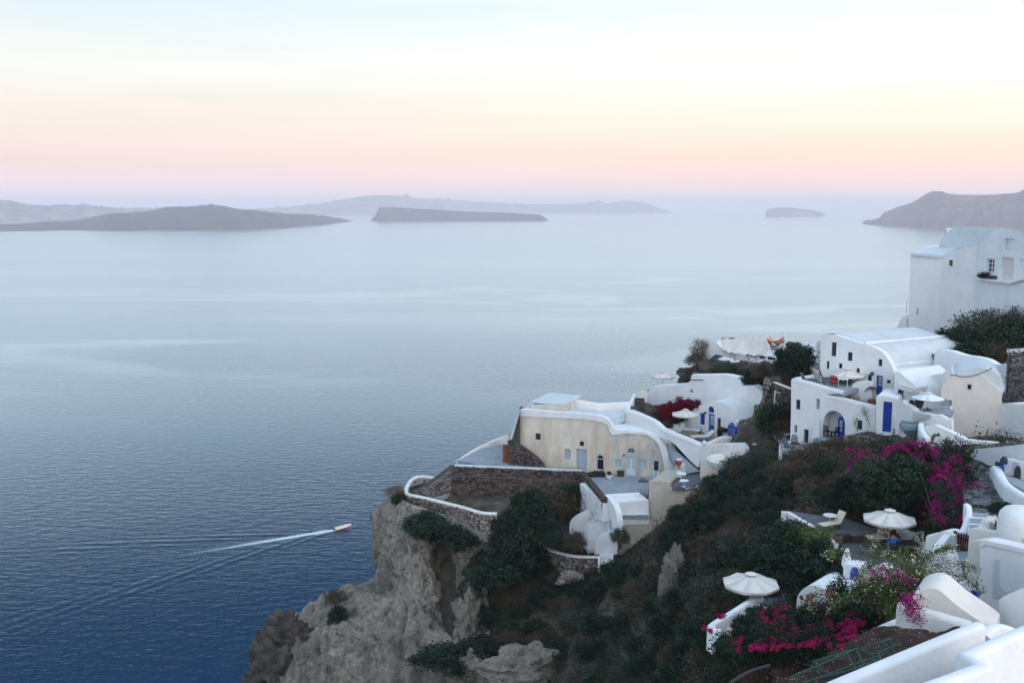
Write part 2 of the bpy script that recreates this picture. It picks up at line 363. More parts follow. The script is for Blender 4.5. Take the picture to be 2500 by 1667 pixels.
# ------------------------------------------------------------------ walls with openings
def rect(fr, k, x0, y0, x1, y1):
    xm, ym = (x0 + x1) / 2, (y0 + y1) / 2
    return (fr.uv(k, x0, ym)[0], fr.uv(k, xm, y1)[1], fr.uv(k, x1, ym)[0], fr.uv(k, xm, y0)[1])
def hole_poly(r, arch=0.0):
    a0, b0, a1, b1 = r
    if not arch: return [(a0, b0), (a1, b0), (a1, b1), (a0, b1)]
    am = (a0 + a1) / 2; hw = (a1 - a0) / 2; rise = min(arch * hw, (b1 - b0) * .7); out = [(a0, b0), (a1, b0)]
    for i in range(9):
        q = math.pi * i / 8; out.append((am + hw * math.cos(q), b1 - rise + rise * math.sin(q)))
    return out
def facade(parent, fr, outline, depth, m, opens=(), name='wall', reveal=.22, ext=None, smooth=30, back=True):
    """front wall outline in (a, b); opens = [(rect, arch, fn)] ; fn(parent, fr, rect, arch, reveal) hangs what fills the opening"""
    b = MB(); E = ext if ext is not None else fr.n * -depth
    holes = [[fr.w(*q) for q in hole_poly(o[0], o[1])] for o in opens]
    b.prism([fr.w(*q) for q in outline], E, holes, fr.n * -reveal, back=back, t=.5)
    w = b.build(name, m, parent, smooth=smooth)
    for o in opens:
        if len(o) > 2 and o[2]: o[2](parent, fr, o[0], o[1], reveal)
    return w
def window(frame_m='metal', glass_m='glass', nx=2, ny=3, bar=.05, sill=None):
    def fn(parent, fr, r, arch, rv):
        a0, b0, a1, b1 = r; e = .004; bb = MB(); v0, v1 = rv - .10, rv - .03
        if arch:
            P = hole_poly(r, arch); am, bm_ = (a0 + a1) / 2, (b0 + b1) / 2
            Q = [(am + (x - am) * (1 - bar * 2 / (a1 - a0)), bm_ + (y - bm_) * (1 - bar * 2 / (b1 - b0))) for x, y in P]
            n = len(P); vv = [fr.w(*q, v0) for q in P] + [fr.w(*q, v0) for q in Q] + [fr.w(*q, v1) for q in P] + [fr.w(*q, v1) for q in Q]
            fs = []
            for i in range(n):
                j = (i + 1) % n
                fs += [(i, j, n + j, n + i), (2 * n + i, 2 * n + j, 3 * n + j, 3 * n + i), (n + i, n + j, 3 * n + j, 3 * n + i), (i, j, 2 * n + j, 2 * n + i)]
            bb.add(vv, fs)
        else:
            bb.fbox(fr, a0 + e, b0 + e, v0, a0 + bar, b1 - e, v1).fbox(fr, a1 - bar, b0 + e, v0, a1 - e, b1 - e, v1)
            bb.fbox(fr, a0 + bar, b0 + e, v0, a1 - bar, b0 + bar, v1).fbox(fr, a0 + bar, b1 - bar, v0, a1 - bar, b1 - e, v1)
        for i in range(1, nx):
            x = a0 + (a1 - a0) * i / nx; bb.fbox(fr, x - bar * .4, b0 + bar, v0 + .012, x + bar * .4, b1 - bar, v1 - .005)
        for i in range(1, ny):
            y = b0 + (b1 - b0) * i / ny; bb.fbox(fr, a0 + bar, y - bar * .3, v0 + .02, a1 - bar, y + bar * .3, v1 - .01)
        wdw = bb.build('window', frame_m, parent)
        g = MB(); P = hole_poly((a0 + .01, b0 + .01, a1 - .01, b1 - .01), arch)
        g.prism([fr.w(*q, rv - .05) for q in P], fr.n * -.012, t=.5); g.build('pane', glass_m, wdw)
        if sill:
            s_ = MB(); s_.fbox(fr, a0 - .06, b0 - .07, -.06, a1 + .06, b0 - .004, .02); s_.build('sill', sill, wdw)
        return wdw
    return fn
def door(m='blue', glass=None, panes=0, leaves=1, handle=True, planks=4):
    def fn(parent, fr, r, arch, rv):
        a0, b0, a1, b1 = r; dr = None
        bb = MB(); P = hole_poly((a0 + .01, b0 + .01, a1 - .01, b1 - .01), arch)
        bb.prism([fr.w(*q, rv - .07) for q in P], fr.n * -.04, t=.5)
        top = b1 - (arch * (a1 - a0) / 2 if arch else 0)
        dr = bb.build('door', m, parent)
        lw = (a1 - a0) / leaves
        for li in range(leaves):
            x0, x1 = a0 + li * lw + .02, a0 + (li + 1) * lw - .02
            st = MB(); s = .16 * lw
            st.fbox(fr, x0, b0 + .02, rv - .10, x0 + s, top - .02, rv - .072).fbox(fr, x1 - s, b0 + .02, rv - .10, x1, top - .02, rv - .072)
            ym = b0 + (top - b0) * .42
            for y in (b0 + .02, ym - s / 2, top - .02 - s): st.fbox(fr, x0 + s, y, rv - .098, x1 - s, y + s, rv - .072)
            st.build('door_frame', m, dr)
            if panes:
                ph = (top - s - .02 - ym - s / 2) / panes
                for i in range(panes):
                    g = MB(); y0 = ym + s / 2 + i * ph
                    g.fbox(fr, x0 + s + .02, y0 + .03, rv - .09, x1 - s - .02, y0 + ph - .03, rv - .073); g.build('pane', glass or 'glass_sky', dr)
            else:
                for i in range(planks):
                    g = MB(); w_ = (x1 - x0 - 2 * s) / planks
                    g.fbox(fr, x0 + s + i * w_ + .008, b0 + s + .03, rv - .086, x0 + s + (i + 1) * w_ - .008, ym - s / 2 - .01, rv - .072)
                    g.fbox(fr, x0 + s + i * w_ + .008, ym + s / 2 + .01, rv - .086, x0 + s + (i + 1) * w_ - .008, top - s - .03, rv - .072); g.build('plank', m, dr)
        if handle:
            hd = MB(); x = a1 - .12 * (a1 - a0); y = b0 + (top - b0) * .45
            hd.fbox(fr, x - .015, y - .07, rv - .15, x + .015, y + .07, rv - .10); hd.build('handle', 'metal_dark', dr)
        return dr
    return fn
def shutter(m='blue_dark', slats=7):
    def fn(parent, fr, r, arch, rv):
        a0, b0, a1, b1 = r; bb = MB(); am = (a0 + a1) / 2
        for x0, x1 in ((a0 + .01, am - .006), (am + .006, a1 - .01)):
            bb.fbox(fr, x0, b0 + .01, rv - .08, x0 + .05, b1 - .01, rv - .03).fbox(fr, x1 - .05, b0 + .01, rv - .08, x1, b1 - .01, rv - .03)
            bb.fbox(fr, x0 + .05, b0 + .01, rv - .08, x1 - .05, b0 + .07, rv - .03).fbox(fr, x0 + .05, b1 - .07, rv - .08, x1 - .05, b1 - .01, rv - .03)
        sh = bb.build('shutter', m, parent)
        for x0, x1 in ((a0 + .06, am - .056), (am + .056, a1 - .06)):
            for i in range(slats):
                y = b0 + .08 + (b1 - b0 - .16) * i / slats; h = (b1 - b0 - .16) / slats; w = fr.w; g = MB()
                g.hexa([w(x0, y, rv - .07), w(x1, y, rv - .07), w(x1, y + .01, rv - .055), w(x0, y + .01, rv - .055),
                        w(x0, y + h * .9, rv - .05), w(x1, y + h * .9, rv - .05), w(x1, y + h, rv - .035), w(x0, y + h, rv - .035)]); g.build('slat', m, sh)
        return sh
    return fn
def inside(pt, poly):
    x, y = pt; r = False; j = len(poly) - 1
    for i in range(len(poly)):
        xi, yi = poly[i][0], poly[i][1]; xj, yj = poly[j][0], poly[j][1]
        if (yi > y) != (yj > y) and x < (xj - xi) * (y - yi) / (yj - yi + 1e-12) + xi: r = not r
        j = i
    return r
def rubble(fr, outline, size=(.34, .17), proud=.05, v=0.0, seed=1, jit=.3):
    """stones laid in rough courses over an (a, b) outline"""
    rg = random.Random(seed); b = MB(); xs = [p[0] for p in outline]; ys = [p[1] for p in outline]; y = min(ys)
    while y < max(ys):
        h = size[1] * rg.uniform(.75, 1.35); x = min(xs) + rg.uniform(-.3, 0)
        while x < max(xs):
            w_ = size[0] * rg.uniform(.5, 1.5); hh = h * rg.uniform(.8, 1.05)
            if inside((x + w_ / 2, y + hh / 2), outline):
                p = proud * rg.uniform(.35, 1.4); g = .012; j = lambda: rg.uniform(-.02, .02) * jit * 3; yo = rg.uniform(-.02, .02)
                A = [(x + g + j(), y + g + yo + j()), (x + w_ - g + j(), y + g + yo + j()), (x + w_ - g + j(), y + hh - g + yo + j()), (x + g + j(), y + hh - g + yo + j())]
                cx, cy = x + w_ / 2, y + hh / 2
                fv = [fr.w(q[0], q[1], v + .02) for q in A] + [fr.w(cx + (q[0] - cx) * .8, cy + (q[1] - cy) * .75, v - p + rg.uniform(-.01, .01)) for q in A]
                b.add(fv, [(4, 5, 6, 7), (0, 1, 5, 4), (1, 2, 6, 5), (2, 3, 7, 6), (3, 0, 4, 7)], rg.random() ** 1.3)
            x += w_
        y += h
    return b
def stone_wall(name, label, fr, outline, depth, m='stone', size=(.34, .17), seed=1, cap=None, cat='wall', proud=.05):
    o = T(name, label, cat, fr.w(*outline[0]))
    facade(o, fr, outline, depth, 'mortar', name='core', smooth=None)
    rubble(fr, outline, size, proud, seed=seed).build('stones', m, o, kind='stuff', weld=False)
    return o
# ================================================================== THE SEA
def sea_material():
    m = bpy.data.materials.new('sea_water'); m.use_nodes = True; nt = m.node_tree; nt.nodes.clear()
    N = nt.nodes.new; L = nt.links.new
    out = N('ShaderNodeOutputMaterial'); geo = N('ShaderNodeNewGeometry')
    def mapn(sx, sy, rot=0.0):
        a = N('ShaderNodeMapping'); a.inputs['Scale'].default_value = (sx, sy, 1); a.inputs['Rotation'].default_value = (0, 0, rot); L(geo.outputs['Position'], a.inputs[0]); return a
    def nz(mp, s, det, rg=.55):
        n = N('ShaderNodeTexNoise'); n.inputs['Scale'].default_value = s; n.inputs['Detail'].default_value = det; n.inputs['Roughness'].default_value = rg
        L(mp.outputs[0], n.inputs['Vector']); return n
    swell = nz(mapn(1, 1.8, .25), .13, 4, .6)         # waves of 5 to 12 m
    chop = nz(mapn(1, 1.5, -.2), .42, 3, .6)
    slick = nz(mapn(.16, 1.0, -.10), .0022, 3, .5)     # calm bands on the water
    slick2 = nz(mapn(.30, 1.0, .30), .0042, 4, .55); slick2.inputs['Distortion'].default_value = 1.2
    def rng(src, a, b, lo, hi):
        r = N('ShaderNodeMapRange'); r.interpolation_type = 'SMOOTHSTEP'
        for i, q in enumerate((a, b, lo, hi)): r.inputs[1 + i].default_value = q
        L(src, r.inputs[0]); return r
    k1 = rng(slick.outputs[0], .47, .60, 1.0, .72); k2 = rng(slick2.outputs[0], .54, .61, 1.0, .55)
    mul = N('ShaderNodeMath'); mul.operation = 'MULTIPLY'; L(k1.outputs[0], mul.inputs[0]); L(k2.outputs[0], mul.inputs[1])
    s1 = N('ShaderNodeMath'); s1.operation = 'MULTIPLY'; s1.inputs[1].default_value = .17; L(mul.outputs[0], s1.inputs[0])
    s2 = N('ShaderNodeMath'); s2.operation = 'MULTIPLY'; s2.inputs[1].default_value = .30; L(mul.outputs[0], s2.inputs[0])
    b1 = N('ShaderNodeBump'); b1.inputs['Distance'].default_value = 3.2; L(swell.outputs[0], b1.inputs['Height']); L(s1.outputs[0], b1.inputs['Strength'])
    b2 = N('ShaderNodeBump'); b2.inputs['Distance'].default_value = .55; L(chop.outputs[0], b2.inputs['Height']); L(s2.outputs[0], b2.inputs['Strength']); L(b1.outputs[0], b2.inputs['Normal'])
    deep = N('ShaderNodeBsdfDiffuse'); deep.inputs[0].default_value = (.0003, .027, .068, 1); L(b2.outputs[0], deep.inputs['Normal'])
    gl = N('ShaderNodeBsdfGlossy'); gl.inputs['Roughness'].default_value = .16; gl.inputs[0].default_value = (.74, .875, .955, 1); L(b2.outputs[0], gl.inputs['Normal'])
    fr = N('ShaderNodeFresnel'); fr.inputs[0].default_value = 1.33; L(b2.outputs[0], fr.inputs['Normal'])
    frm = N('ShaderNodeMapRange'); frm.inputs[1].default_value = .13; frm.inputs[2].default_value = .48; frm.inputs[4].default_value = .93; L(fr.outputs[0], frm.inputs[0])
    mx = N('ShaderNodeMixShader'); L(frm.outputs[0], mx.inputs[0]); L(deep.outputs[0], mx.inputs[1]); L(gl.outputs[0], mx.inputs[2])
    fo = N('ShaderNodeAttribute'); fo.attribute_name = 'foam'
    fn = nz(mapn(1, 1), 1.1, 5, .7); fm = N('ShaderNodeMath'); fm.operation = 'ADD'; L(fn.outputs[0], fm.inputs[0]); L(fo.outputs['Fac'], fm.inputs[1])
    f2 = rng(fm.outputs[0], .78, 1.15, 0, .95)
    fd = N('ShaderNodeBsdfDiffuse'); fd.inputs[0].default_value = (.50, .60, .66, 1)
    mf = N('ShaderNodeMixShader'); L(f2.outputs[0], mf.inputs[0]); L(mx.outputs[0], mf.inputs[1]); L(fd.outputs[0], mf.inputs[2])
    L(mf.outputs[0], out.inputs[0]); return m
M['sea'] = sea_material()
SEA_R = 46000
b = MB(); gx_ = [-SEA_R, -12000, -3000, -600, 600, 3000, 12000, SEA_R]; gy_ = [-2000, 0, 250, 600, 3000, 12000, SEA_R]
b.add([(x, y, 0) for x in gx_ for y in gy_], [(i * 7 + j, (i + 1) * 7 + j, (i + 1) * 7 + j + 1, i * 7 + j + 1) for i in range(7) for j in range(6)], .5)
b.build('sea', 'sea', label='calm blue sea filling the bay to the horizon', kind='structure')

# wake of the boat: a raised sheet of moving water with crests and foam
STERN = Zp(0, 818, 1294, 0); _p2 = Zp(19, 900, 440, 0)
TRK = (_p2 - STERN); TRK.z = 0; TRK.normalize(); PERP = Vector((-TRK.y, TRK.x, 0))
def wake():
    ns, nq = 380, 300; S = 230.0; Q = 84.0
    s = np.linspace(-40, S, ns)[:, None]; q = np.linspace(-Q, Q, nq)[None, :]
    s, q = np.broadcast_arrays(s, q); s = s.copy(); q = q.copy()
    qc = q - .00035 * s ** 2
    aq = np.abs(qc); cen = np.clip(s, 0, None) * math.tan(R(18.5)); wd = 1.6 + np.clip(s, 0, None) * .075
    sp_ = np.clip(s, 0, None)
    env = np.exp(-((aq - cen * .93) / wd) ** 2) * np.clip(s / 8, 0, 1) * np.exp(-sp_ / 150.0)
    lam = 5.2 + s * .008
    ph = 2 * math.pi * (s * math.cos(R(64)) * -1 + aq * math.sin(R(64))) / lam
    h = env * .10 * (1 + np.cos(ph))
    edge = np.minimum(np.minimum((S - s) / 60, (Q - np.abs(q)) / 34), (s + 38) / 34).clip(0, 1); edge = edge * edge * (3 - 2 * edge)
    h = h * edge
    fw = 1.5 + sp_ * .035; bk = np.clip(s / 2 + .5, 0, 1)
    foam = np.exp(-(qc / fw) ** 2) * np.exp(-sp_ / 60.0) * 1.05 * edge * bk
    foam += .55 * np.exp(-((aq - cen * .8) / (.5 + sp_ * .01)) ** 2) * np.exp(-sp_ / 14.0) * edge * bk
    h += .06 * np.exp(-(qc / fw) ** 2) * np.exp(-sp_ / 60.0) * edge * bk
    P = np.stack([STERN.x + TRK.x * s + PERP.x * q, STERN.y + TRK.y * s + PERP.y * q, h * 1.0 + .09 * edge - .03], -1).reshape(-1, 3)
    me = bpy.data.meshes.new('wake'); i = np.arange((ns - 1) * (nq - 1)); r_, c_ = i // (nq - 1), i % (nq - 1); a = r_ * nq + c_
    F = np.stack([a, a + nq, a + nq + 1, a + 1], 1)
    me.from_pydata(P.tolist(), [], F.tolist()); me.polygons.foreach_set('use_smooth', [True] * len(F))
    at = me.attributes.new('foam', 'FLOAT', 'POINT'); at.data.foreach_set('value', foam.reshape(-1).astype(np.float32))
    me.materials.append(M['sea']); o = bpy.data.objects.new('wake', me); col.objects.link(o)
    tag(o, 'white foam trail and spreading waves behind the speeding boat', 'wake', kind='stuff')
wake()

# ------------------------------------------------------------------ speedboat
hd = -TRK; BO = T('speedboat', 'small pale orange speedboat with raised bow racing to the right', 'boat', STERN)
def bl(x, y, z):      # boat space: x forward, y to port, z up; bow lifted
    p = Vector((x, y, z)); p = Matrix.Rotation(R(-5), 3, 'Y') @ p
    return STERN + hd * p.x + Vector((-hd.y, hd.x, 0)) * p.y + Vector((0, 0, p.z))
def hull_rows(top, w0, k=1.0):
    rows = []
    for i in range(13):
        t = i / 12; x = 8.0 * t; w_ = w0 * (1 - max(0, (t - .45) / .55) ** 2.2) + .02; keel = -.35 + .9 * max(0, (t - .55) / .45) ** 2; g = top + .45 * t * t
        rows.append([bl(x, -w_, g), bl(x, -w_ * .85, (g + keel) / 2), bl(x, 0, keel), bl(x, w_ * .85, (g + keel) / 2), bl(x, w_, g)])
    return rows
rows = hull_rows(.75, 1.25); b = MB()
b.add([p for r_ in rows for p in r_], [(i * 5 + j, i * 5 + j + 1, i * 5 + j + 6, i * 5 + j + 5) for i in range(12) for j in range(4)] + [(0, 1, 2, 3, 4)]); b.build('hull', 'orange', BO, smooth=50)
b = MB(); b.add([p for r_ in rows for p in (r_[0] + Vector((0, 0, -.22)), r_[4] + Vector((0, 0, -.22)))], [(i * 2, i * 2 + 1, i * 2 + 3, i * 2 + 2) for i in range(12)]); b.build('deck', 'pale', BO)
for sgn, nm in ((0, 'tube'), (4, 'tube')):
    b = MB(); b.tube([r_[sgn] for r_ in rows], [.26] * 11 + [.2, .12], 8); b.build(nm, 'canvas', BO, smooth=60)
b = MB(); b.hexa([bl(4.6, -.5, .6), bl(5.6, -.4, .7), bl(5.6, .4, .7), bl(4.6, .5, .6), bl(4.7, -.45, 1.5), bl(5.2, -.35, 1.4), bl(5.2, .35, 1.4), bl(4.7, .45, 1.5)]); b.build('console', 'white', BO)
b = MB(); b.hexa([bl(1.6, -.8, .5), bl(2.5, -.8, .5), bl(2.5, .8, .5), bl(1.6, .8, .5), bl(1.6, -.8, 1.0), bl(2.5, -.8, .95), bl(2.5, .8, .95), bl(1.6, .8, 1.0)]); b.build('seat', 'cushion', BO)
b = MB(); b.hexa([bl(-.5, -.3, .1), bl(.1, -.3, .1), bl(.1, .3, .1), bl(-.5, .3, .1), bl(-.55, -.28, 1.2), bl(.05, -.28, 1.3), bl(.05, .28, 1.3), bl(-.55, .28, 1.2)]); b.build('outboard_motor', 'black', BO, bevel=.06)

# ================================================================== FAR ISLANDS
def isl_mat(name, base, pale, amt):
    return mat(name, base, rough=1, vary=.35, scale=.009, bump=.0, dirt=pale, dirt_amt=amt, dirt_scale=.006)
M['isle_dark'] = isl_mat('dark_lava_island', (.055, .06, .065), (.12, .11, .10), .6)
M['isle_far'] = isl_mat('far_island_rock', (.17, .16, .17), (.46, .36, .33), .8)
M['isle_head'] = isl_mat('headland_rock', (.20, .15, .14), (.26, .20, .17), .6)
def interp(lst, xs):
    a = np.array(sorted(lst)); return np.interp(xs, a[:, 0], a[:, 1])
def island(label, k, top, base, thick, m, seed, n=240, rough=1.0):
    x0, x1 = min(p[0] for p in top), max(p[0] for p in top)
    xs = np.linspace(x0, x1, n); ty = interp(top, xs); by = interp(base, xs); rows = 15; V = []
    for i, x in enumerate(xs):
        px, py0 = c(k, x, by[i]); pt = c(k, x, ty[i])
        f = Zp(0, px, py0, 0.0); edge = min(1, 6 * min(i, n - 1 - i) / n) ** .7
        rd = f.y + thick * (.25 + .75 * edge) * .45; zr = max(D(0, pt[0], pt[1], rd).z, 1.0)
        for j in range(rows):
            t = j / (rows - 1); d = f.y + (rd - f.y) * t * 2.2
            if t <= .4545: s_ = t / .4545; z = zr * (s_ ** .72)
            else: s_ = (1 - t) / (1 - .4545); z = zr * s_ ** .8
            X = (px - 1250) / FPX * d / CP * .9907 * 1.0
            X = f.x * d / f.y
            nzv = noise.fractal(Vector((X * .004, d * .004, seed * 9.1)), .9, 2.1, 5) * zr * .42 * rough * (1 - abs(s_ - .55) * 1.2)
            if .40 < t < .52: nzv *= .18
            V.append((X, d, max(z + nzv, -.6) if 0 < j < rows - 1 else -.6))
    F = [(i * rows + j, (i + 1) * rows + j, (i + 1) * rows + j + 1, i * rows + j + 1) for i in range(n - 1) for j in range(rows - 1)]
    b = MB(); b.add(V, F, .5); b.build('island', m, label=label, kind='structure', weld=False, smooth=40)
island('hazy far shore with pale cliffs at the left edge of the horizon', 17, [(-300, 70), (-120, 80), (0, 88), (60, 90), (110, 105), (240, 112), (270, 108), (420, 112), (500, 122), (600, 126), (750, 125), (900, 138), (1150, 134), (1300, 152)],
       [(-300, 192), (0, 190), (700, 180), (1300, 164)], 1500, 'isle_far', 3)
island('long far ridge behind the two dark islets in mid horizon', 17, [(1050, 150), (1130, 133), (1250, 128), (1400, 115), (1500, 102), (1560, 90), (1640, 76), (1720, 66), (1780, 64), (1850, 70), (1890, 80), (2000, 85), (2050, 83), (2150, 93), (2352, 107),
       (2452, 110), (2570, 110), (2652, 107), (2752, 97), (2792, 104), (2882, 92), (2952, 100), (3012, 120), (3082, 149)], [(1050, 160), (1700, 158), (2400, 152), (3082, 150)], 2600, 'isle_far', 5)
island('low dark lava island with broad hump, left of centre', 17, [(-260, 208), (0, 200), (100, 198), (250, 185), (300, 187), (370, 183), (440, 163), (520, 150), (620, 143), (720, 132), (760, 118), (840, 114), (855, 118), (950, 112), (1030, 114), (1090, 126), (1200, 138), (1300, 150), (1430, 155), (1500, 165), (1560, 172), (1620, 188)],
       [(-260, 240), (0, 236), (200, 233), (330, 230), (600, 231), (960, 228), (1100, 229), (1300, 220), (1480, 206), (1600, 191), (1620, 190)], 1500, 'isle_dark', 7, 320)
island('flat-topped dark islet with steep left end in mid bay', 17, [(1700, 187), (1722, 165), (1745, 122), (1800, 122), (1950, 130), (2100, 140), (2250, 147), (2352, 148), (2412, 153), (2482, 157), (2505, 172), (2522, 187)], [(1700, 189), (2522, 187.5)], 700, 'isle_dark', 11, 200)
island('small pale flat islet standing alone near the right headland', 18, [(1163, 166), (1170, 138), (1180, 129), (1210, 125), (1280, 125), (1350, 132), (1420, 145), (1438, 160), (1442, 166)], [(1163, 167.5), (1442, 167)], 500, 'isle_far', 13, 120)
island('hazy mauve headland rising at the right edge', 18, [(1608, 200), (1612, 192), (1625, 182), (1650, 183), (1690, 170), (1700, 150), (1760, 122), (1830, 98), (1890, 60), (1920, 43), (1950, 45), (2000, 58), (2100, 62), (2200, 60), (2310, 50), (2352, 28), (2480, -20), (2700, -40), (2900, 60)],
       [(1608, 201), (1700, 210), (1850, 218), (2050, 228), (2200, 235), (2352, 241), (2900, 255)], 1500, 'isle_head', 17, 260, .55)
# ================================================================== BEIGE HOUSE ON THE PROMONTORY
FB = base_frame(1, 810, 890, 103.0, 1610, 990)
ZB = FB.o.z                                            # level of the courtyard
bh = T('beige_house', 'old beige plastered house with flat white-edged roof on the promontory', 'house', FB.w(0, 0))
P = FB.pts
out = P(1, [(272, 372), (580, 385), (860, 395), (1000, 415), (1075, 430), (1120, 465), (1132, 540), (1126, 760), (1118, 1000), (910, 950), (560, 930), (272, 700)])
opens = [(rect(FB, 1, 418, 540, 470, 602), 0, window('dark', 'glass', 1, 1)), (rect(FB, 1, 700, 690, 757, 788), 0, shutter('blue_grey', 5)),
         (rect(FB, 1, 812, 690, 912, 893), 0, door('blue_grey', leaves=2)), (rect(FB, 1, 842, 616, 884, 660), 0, window('wood_dark', 'glass', 2, 2)),
         (rect(FB, 1, 1003, 745, 1071, 893), 1, None)]
facade(bh, FB, out, 4.6, 'cream', opens, reveal=.28)
# arched shop door: fanlight over a dark leaf
r_ = rect(FB, 1, 1003, 745, 1071, 893); a0, b0, a1, b1 = r_
window('pale_blue', 'glass', 1, 1, .05)(bh, FB, r_, 1, .28)
b = MB(); ym = b0 + (b1 - b0) * .70; b.fbox(FB, a0 + .02, ym, .10, a1 - .02, ym + .07, .17); b.build('transom', 'pale_blue', bh)
b = MB(); am, hw = (a0 + a1) / 2, (a1 - a0) / 2
# white parapet band standing a hand proud of the wall
par = P(1, [(270, 313), (300, 310), (580, 333), (870, 352), (1000, 366), (1065, 378), (1110, 405), (1145, 450), (1162, 490), (1135, 545), (1118, 470), (1072, 436), (1000, 421), (860, 401), (580, 391), (270, 378)])
facade(bh, FB.off(-.08), FB.off(-.08).pts(1, [(270, 313), (300, 310), (580, 333), (870, 352), (1000, 366), (1065, 378), (1110, 405), (1145, 450), (1162, 490), (1135, 545), (1118, 470), (1072, 436), (1000, 421), (860, 401), (580, 391), (270, 378)]), .55, 'white', name='parapet')
zr = FB.w(*FB.uv(1, 700, 388)).z
Q = lambda x, y, z=zr: Zp(1, x, y, z)
zq = zr + .16; q0 = FB.w(FB.uv(1, 285, 380)[0], zq - ZB, .4); q1 = FB.w(FB.uv(1, 1125, 400)[0], zq - ZB, .4)
b = MB(); b.slab([q0, q1, Q(1300, 345, zq), Q(1310, 318, zq), Q(1030, 330, zq), Q(740, 295, zq), Q(360, 250, zq)], .8); b.build('roof', 'roof', bh)
b = MB(); b.wall([D(1, 735, 208, 108.9), D(1, 1030, 250, 106.8), D(1, 1325, 238, 107.6)], .35, 1.3); b.build('back_parapet', 'white', bh, smooth=50)
fbx = FB.off(2.2)
facade(bh, fbx, fbx.pts(1, [(378, 262), (600, 262), (700, 262), (722, 250), (722, 335), (378, 325)]), 4.2, 'cream', name='roof_room')
b = MB(); zz = fbx.w(*fbx.uv(1, 600, 260)).z; b.slab([fbx.w(fbx.uv(1, 372, 262)[0], zz - fbx.o.z + .05, -.05), fbx.w(fbx.uv(1, 726, 262)[0], zz - fbx.o.z + .05, -.05), fbx.w(fbx.uv(1, 726, 262)[0], zz - fbx.o.z + .35, 4.3), fbx.w(fbx.uv(1, 400, 262)[0], zz - fbx.o.z + .35, 4.3)], .12); b.build('roof_room_top', 'roof', bh)
# plaster seam where two building phases meet
sa = FB.uv(1, 576, 600)[0]; b = MB(); b.fbox(FB, sa - .05, FB.uv(1, 576, 880)[1], -.035, sa + .05, FB.uv(1, 576, 395)[1], .05); b.build('buttress_strip', 'cream', bh)
# dark sloped stair wall on the sea side
fs = yaw_frame(1, 262, 640, 104.5, 70)
b = MB(); b.prism([D(1, 272, 330, 105.2), D(1, 300, 282, 109.5), D(1, 270, 300, 110), D(1, 200, 590, 109.5), D(1, 272, 640, 105.2)], (0, .5, 0)); b.build('side_wall', 'mortar', bh)
b = MB(); b.wall([D(1, 300, 278, 109.5), D(1, 262, 330, 109), D(1, 228, 440, 108.5), D(1, 195, 560, 108), D(1, 168, 640, 107)], .3, .25); b.build('stair_edge', 'roof', bh, smooth=50)
# stains: arched fanlight lamp, vents
b = MB(); q = FB.uv(1, 1268, 745)

# ---- vaulted house with the fanlight, joined to its right
FV = base_frame(1, 1118, 960, FB.w(FB.uv(1, 1118, 960)[0], 0).y - .0, 1610, 993)
vh = T('vaulted_house', 'stained plaster house with white vault edge and fanlight over pale double doors', 'house', FV.w(0, 0))
out = FV.pts(1, [(1118, 990), (1126, 760), (1132, 548), (1170, 548), (1280, 535), (1400, 538), (1490, 548), (1560, 590), (1606, 650), (1632, 740), (1655, 850), (1662, 1010), (1662, 1040), (1118, 1020)])
niche = FV.pts(1, [(1500, 985), (1500, 760), (1512, 705), (1540, 682), (1575, 700), (1608, 745), (1612, 985)])
opens = [(rect(FV, 1, 1298, 676, 1372, 734), 1, window('pale_blue', 'glass', 4, 1, .05)), (rect(FV, 1, 1288, 762, 1383, 968), 0, door('pale_blue', glass='glass_sky', panes=3, leaves=2)),
         (rect(FV, 1, 1180, 788, 1246, 870), 0, window('pale_blue', 'glass_sky', 2, 3)), (rect(FV, 1, 1415, 797, 1483, 882), 0, window('pale_blue', 'glass_sky', 2, 3)),
         (rect(FV, 1, 1536, 788, 1612, 988), 0, door('pale_blue', glass='glass', panes=1))]
facade(vh, FV, out, 8, 'stain', opens, reveal=.2)
fo = FV.off(-.12)
band = [(1160, 490), (1215, 515), (1290, 515), (1400, 520), (1490, 532), (1590, 572), (1650, 645), (1700, 750), (1745, 832), (1765, 880), (1768, 1005), (1660, 1000), (1652, 850), (1628, 742), (1602, 655), (1556, 598), (1488, 556), (1400, 545), (1280, 542), (1170, 556), (1140, 548)]
facade(vh, fo, fo.pts(1, band), 8.5, 'white', name='vault_edge', smooth=40)
b = MB(); e_ = [fo.uv(1, x, y) for x, y in ((1505, 985), (1497, 760), (1510, 700), (1542, 676), (1580, 698), (1616, 748), (1620, 985), (1612, 985), (1606, 750), (1575, 706), (1541, 686), (1516, 706), (1505, 760), (1511, 985))]
b.prism([FV.w(x, y, -.05) for x, y in e_], FV.n * -.06); b.build('niche_arch', 'cream', vh)
b = MB(); b.fbox(FV, *FV.uv(1, 1262, 752), -.25, FV.uv(1, 1275, 752)[0], FV.uv(1, 1275, 738)[1], -.02); b.build('wall_lamp', 'metal_dark', vh)

# ---- courtyard floor in front
zc = ZB - .02
ct = MB(); ct.slab([Zp(1, x, y, zc) for x, y in ((560, 880), (850, 905), (1062, 1168), (1070, 1120), (1410, 1104), (1500, 1110), (1505, 1000), (1660, 998), (1660, 900), (1118, 880), (900, 850), (560, 860))], .4)
ct.build('courtyard', 'floor', label='grey paved courtyard before the beige house', kind='structure')
b = MB(); b.slab([Zp(1, x, y, ZB + .1) for x, y in ((-330, 800), (-100, 690), (140, 625), (165, 840), (280, 845), (560, 888), (840, 906), (850, 912), (0, 846), (-110, 838))], .5)
b.build('path', 'floor', label='pale grey path along the top of the dark stone retaining wall', kind='structure')

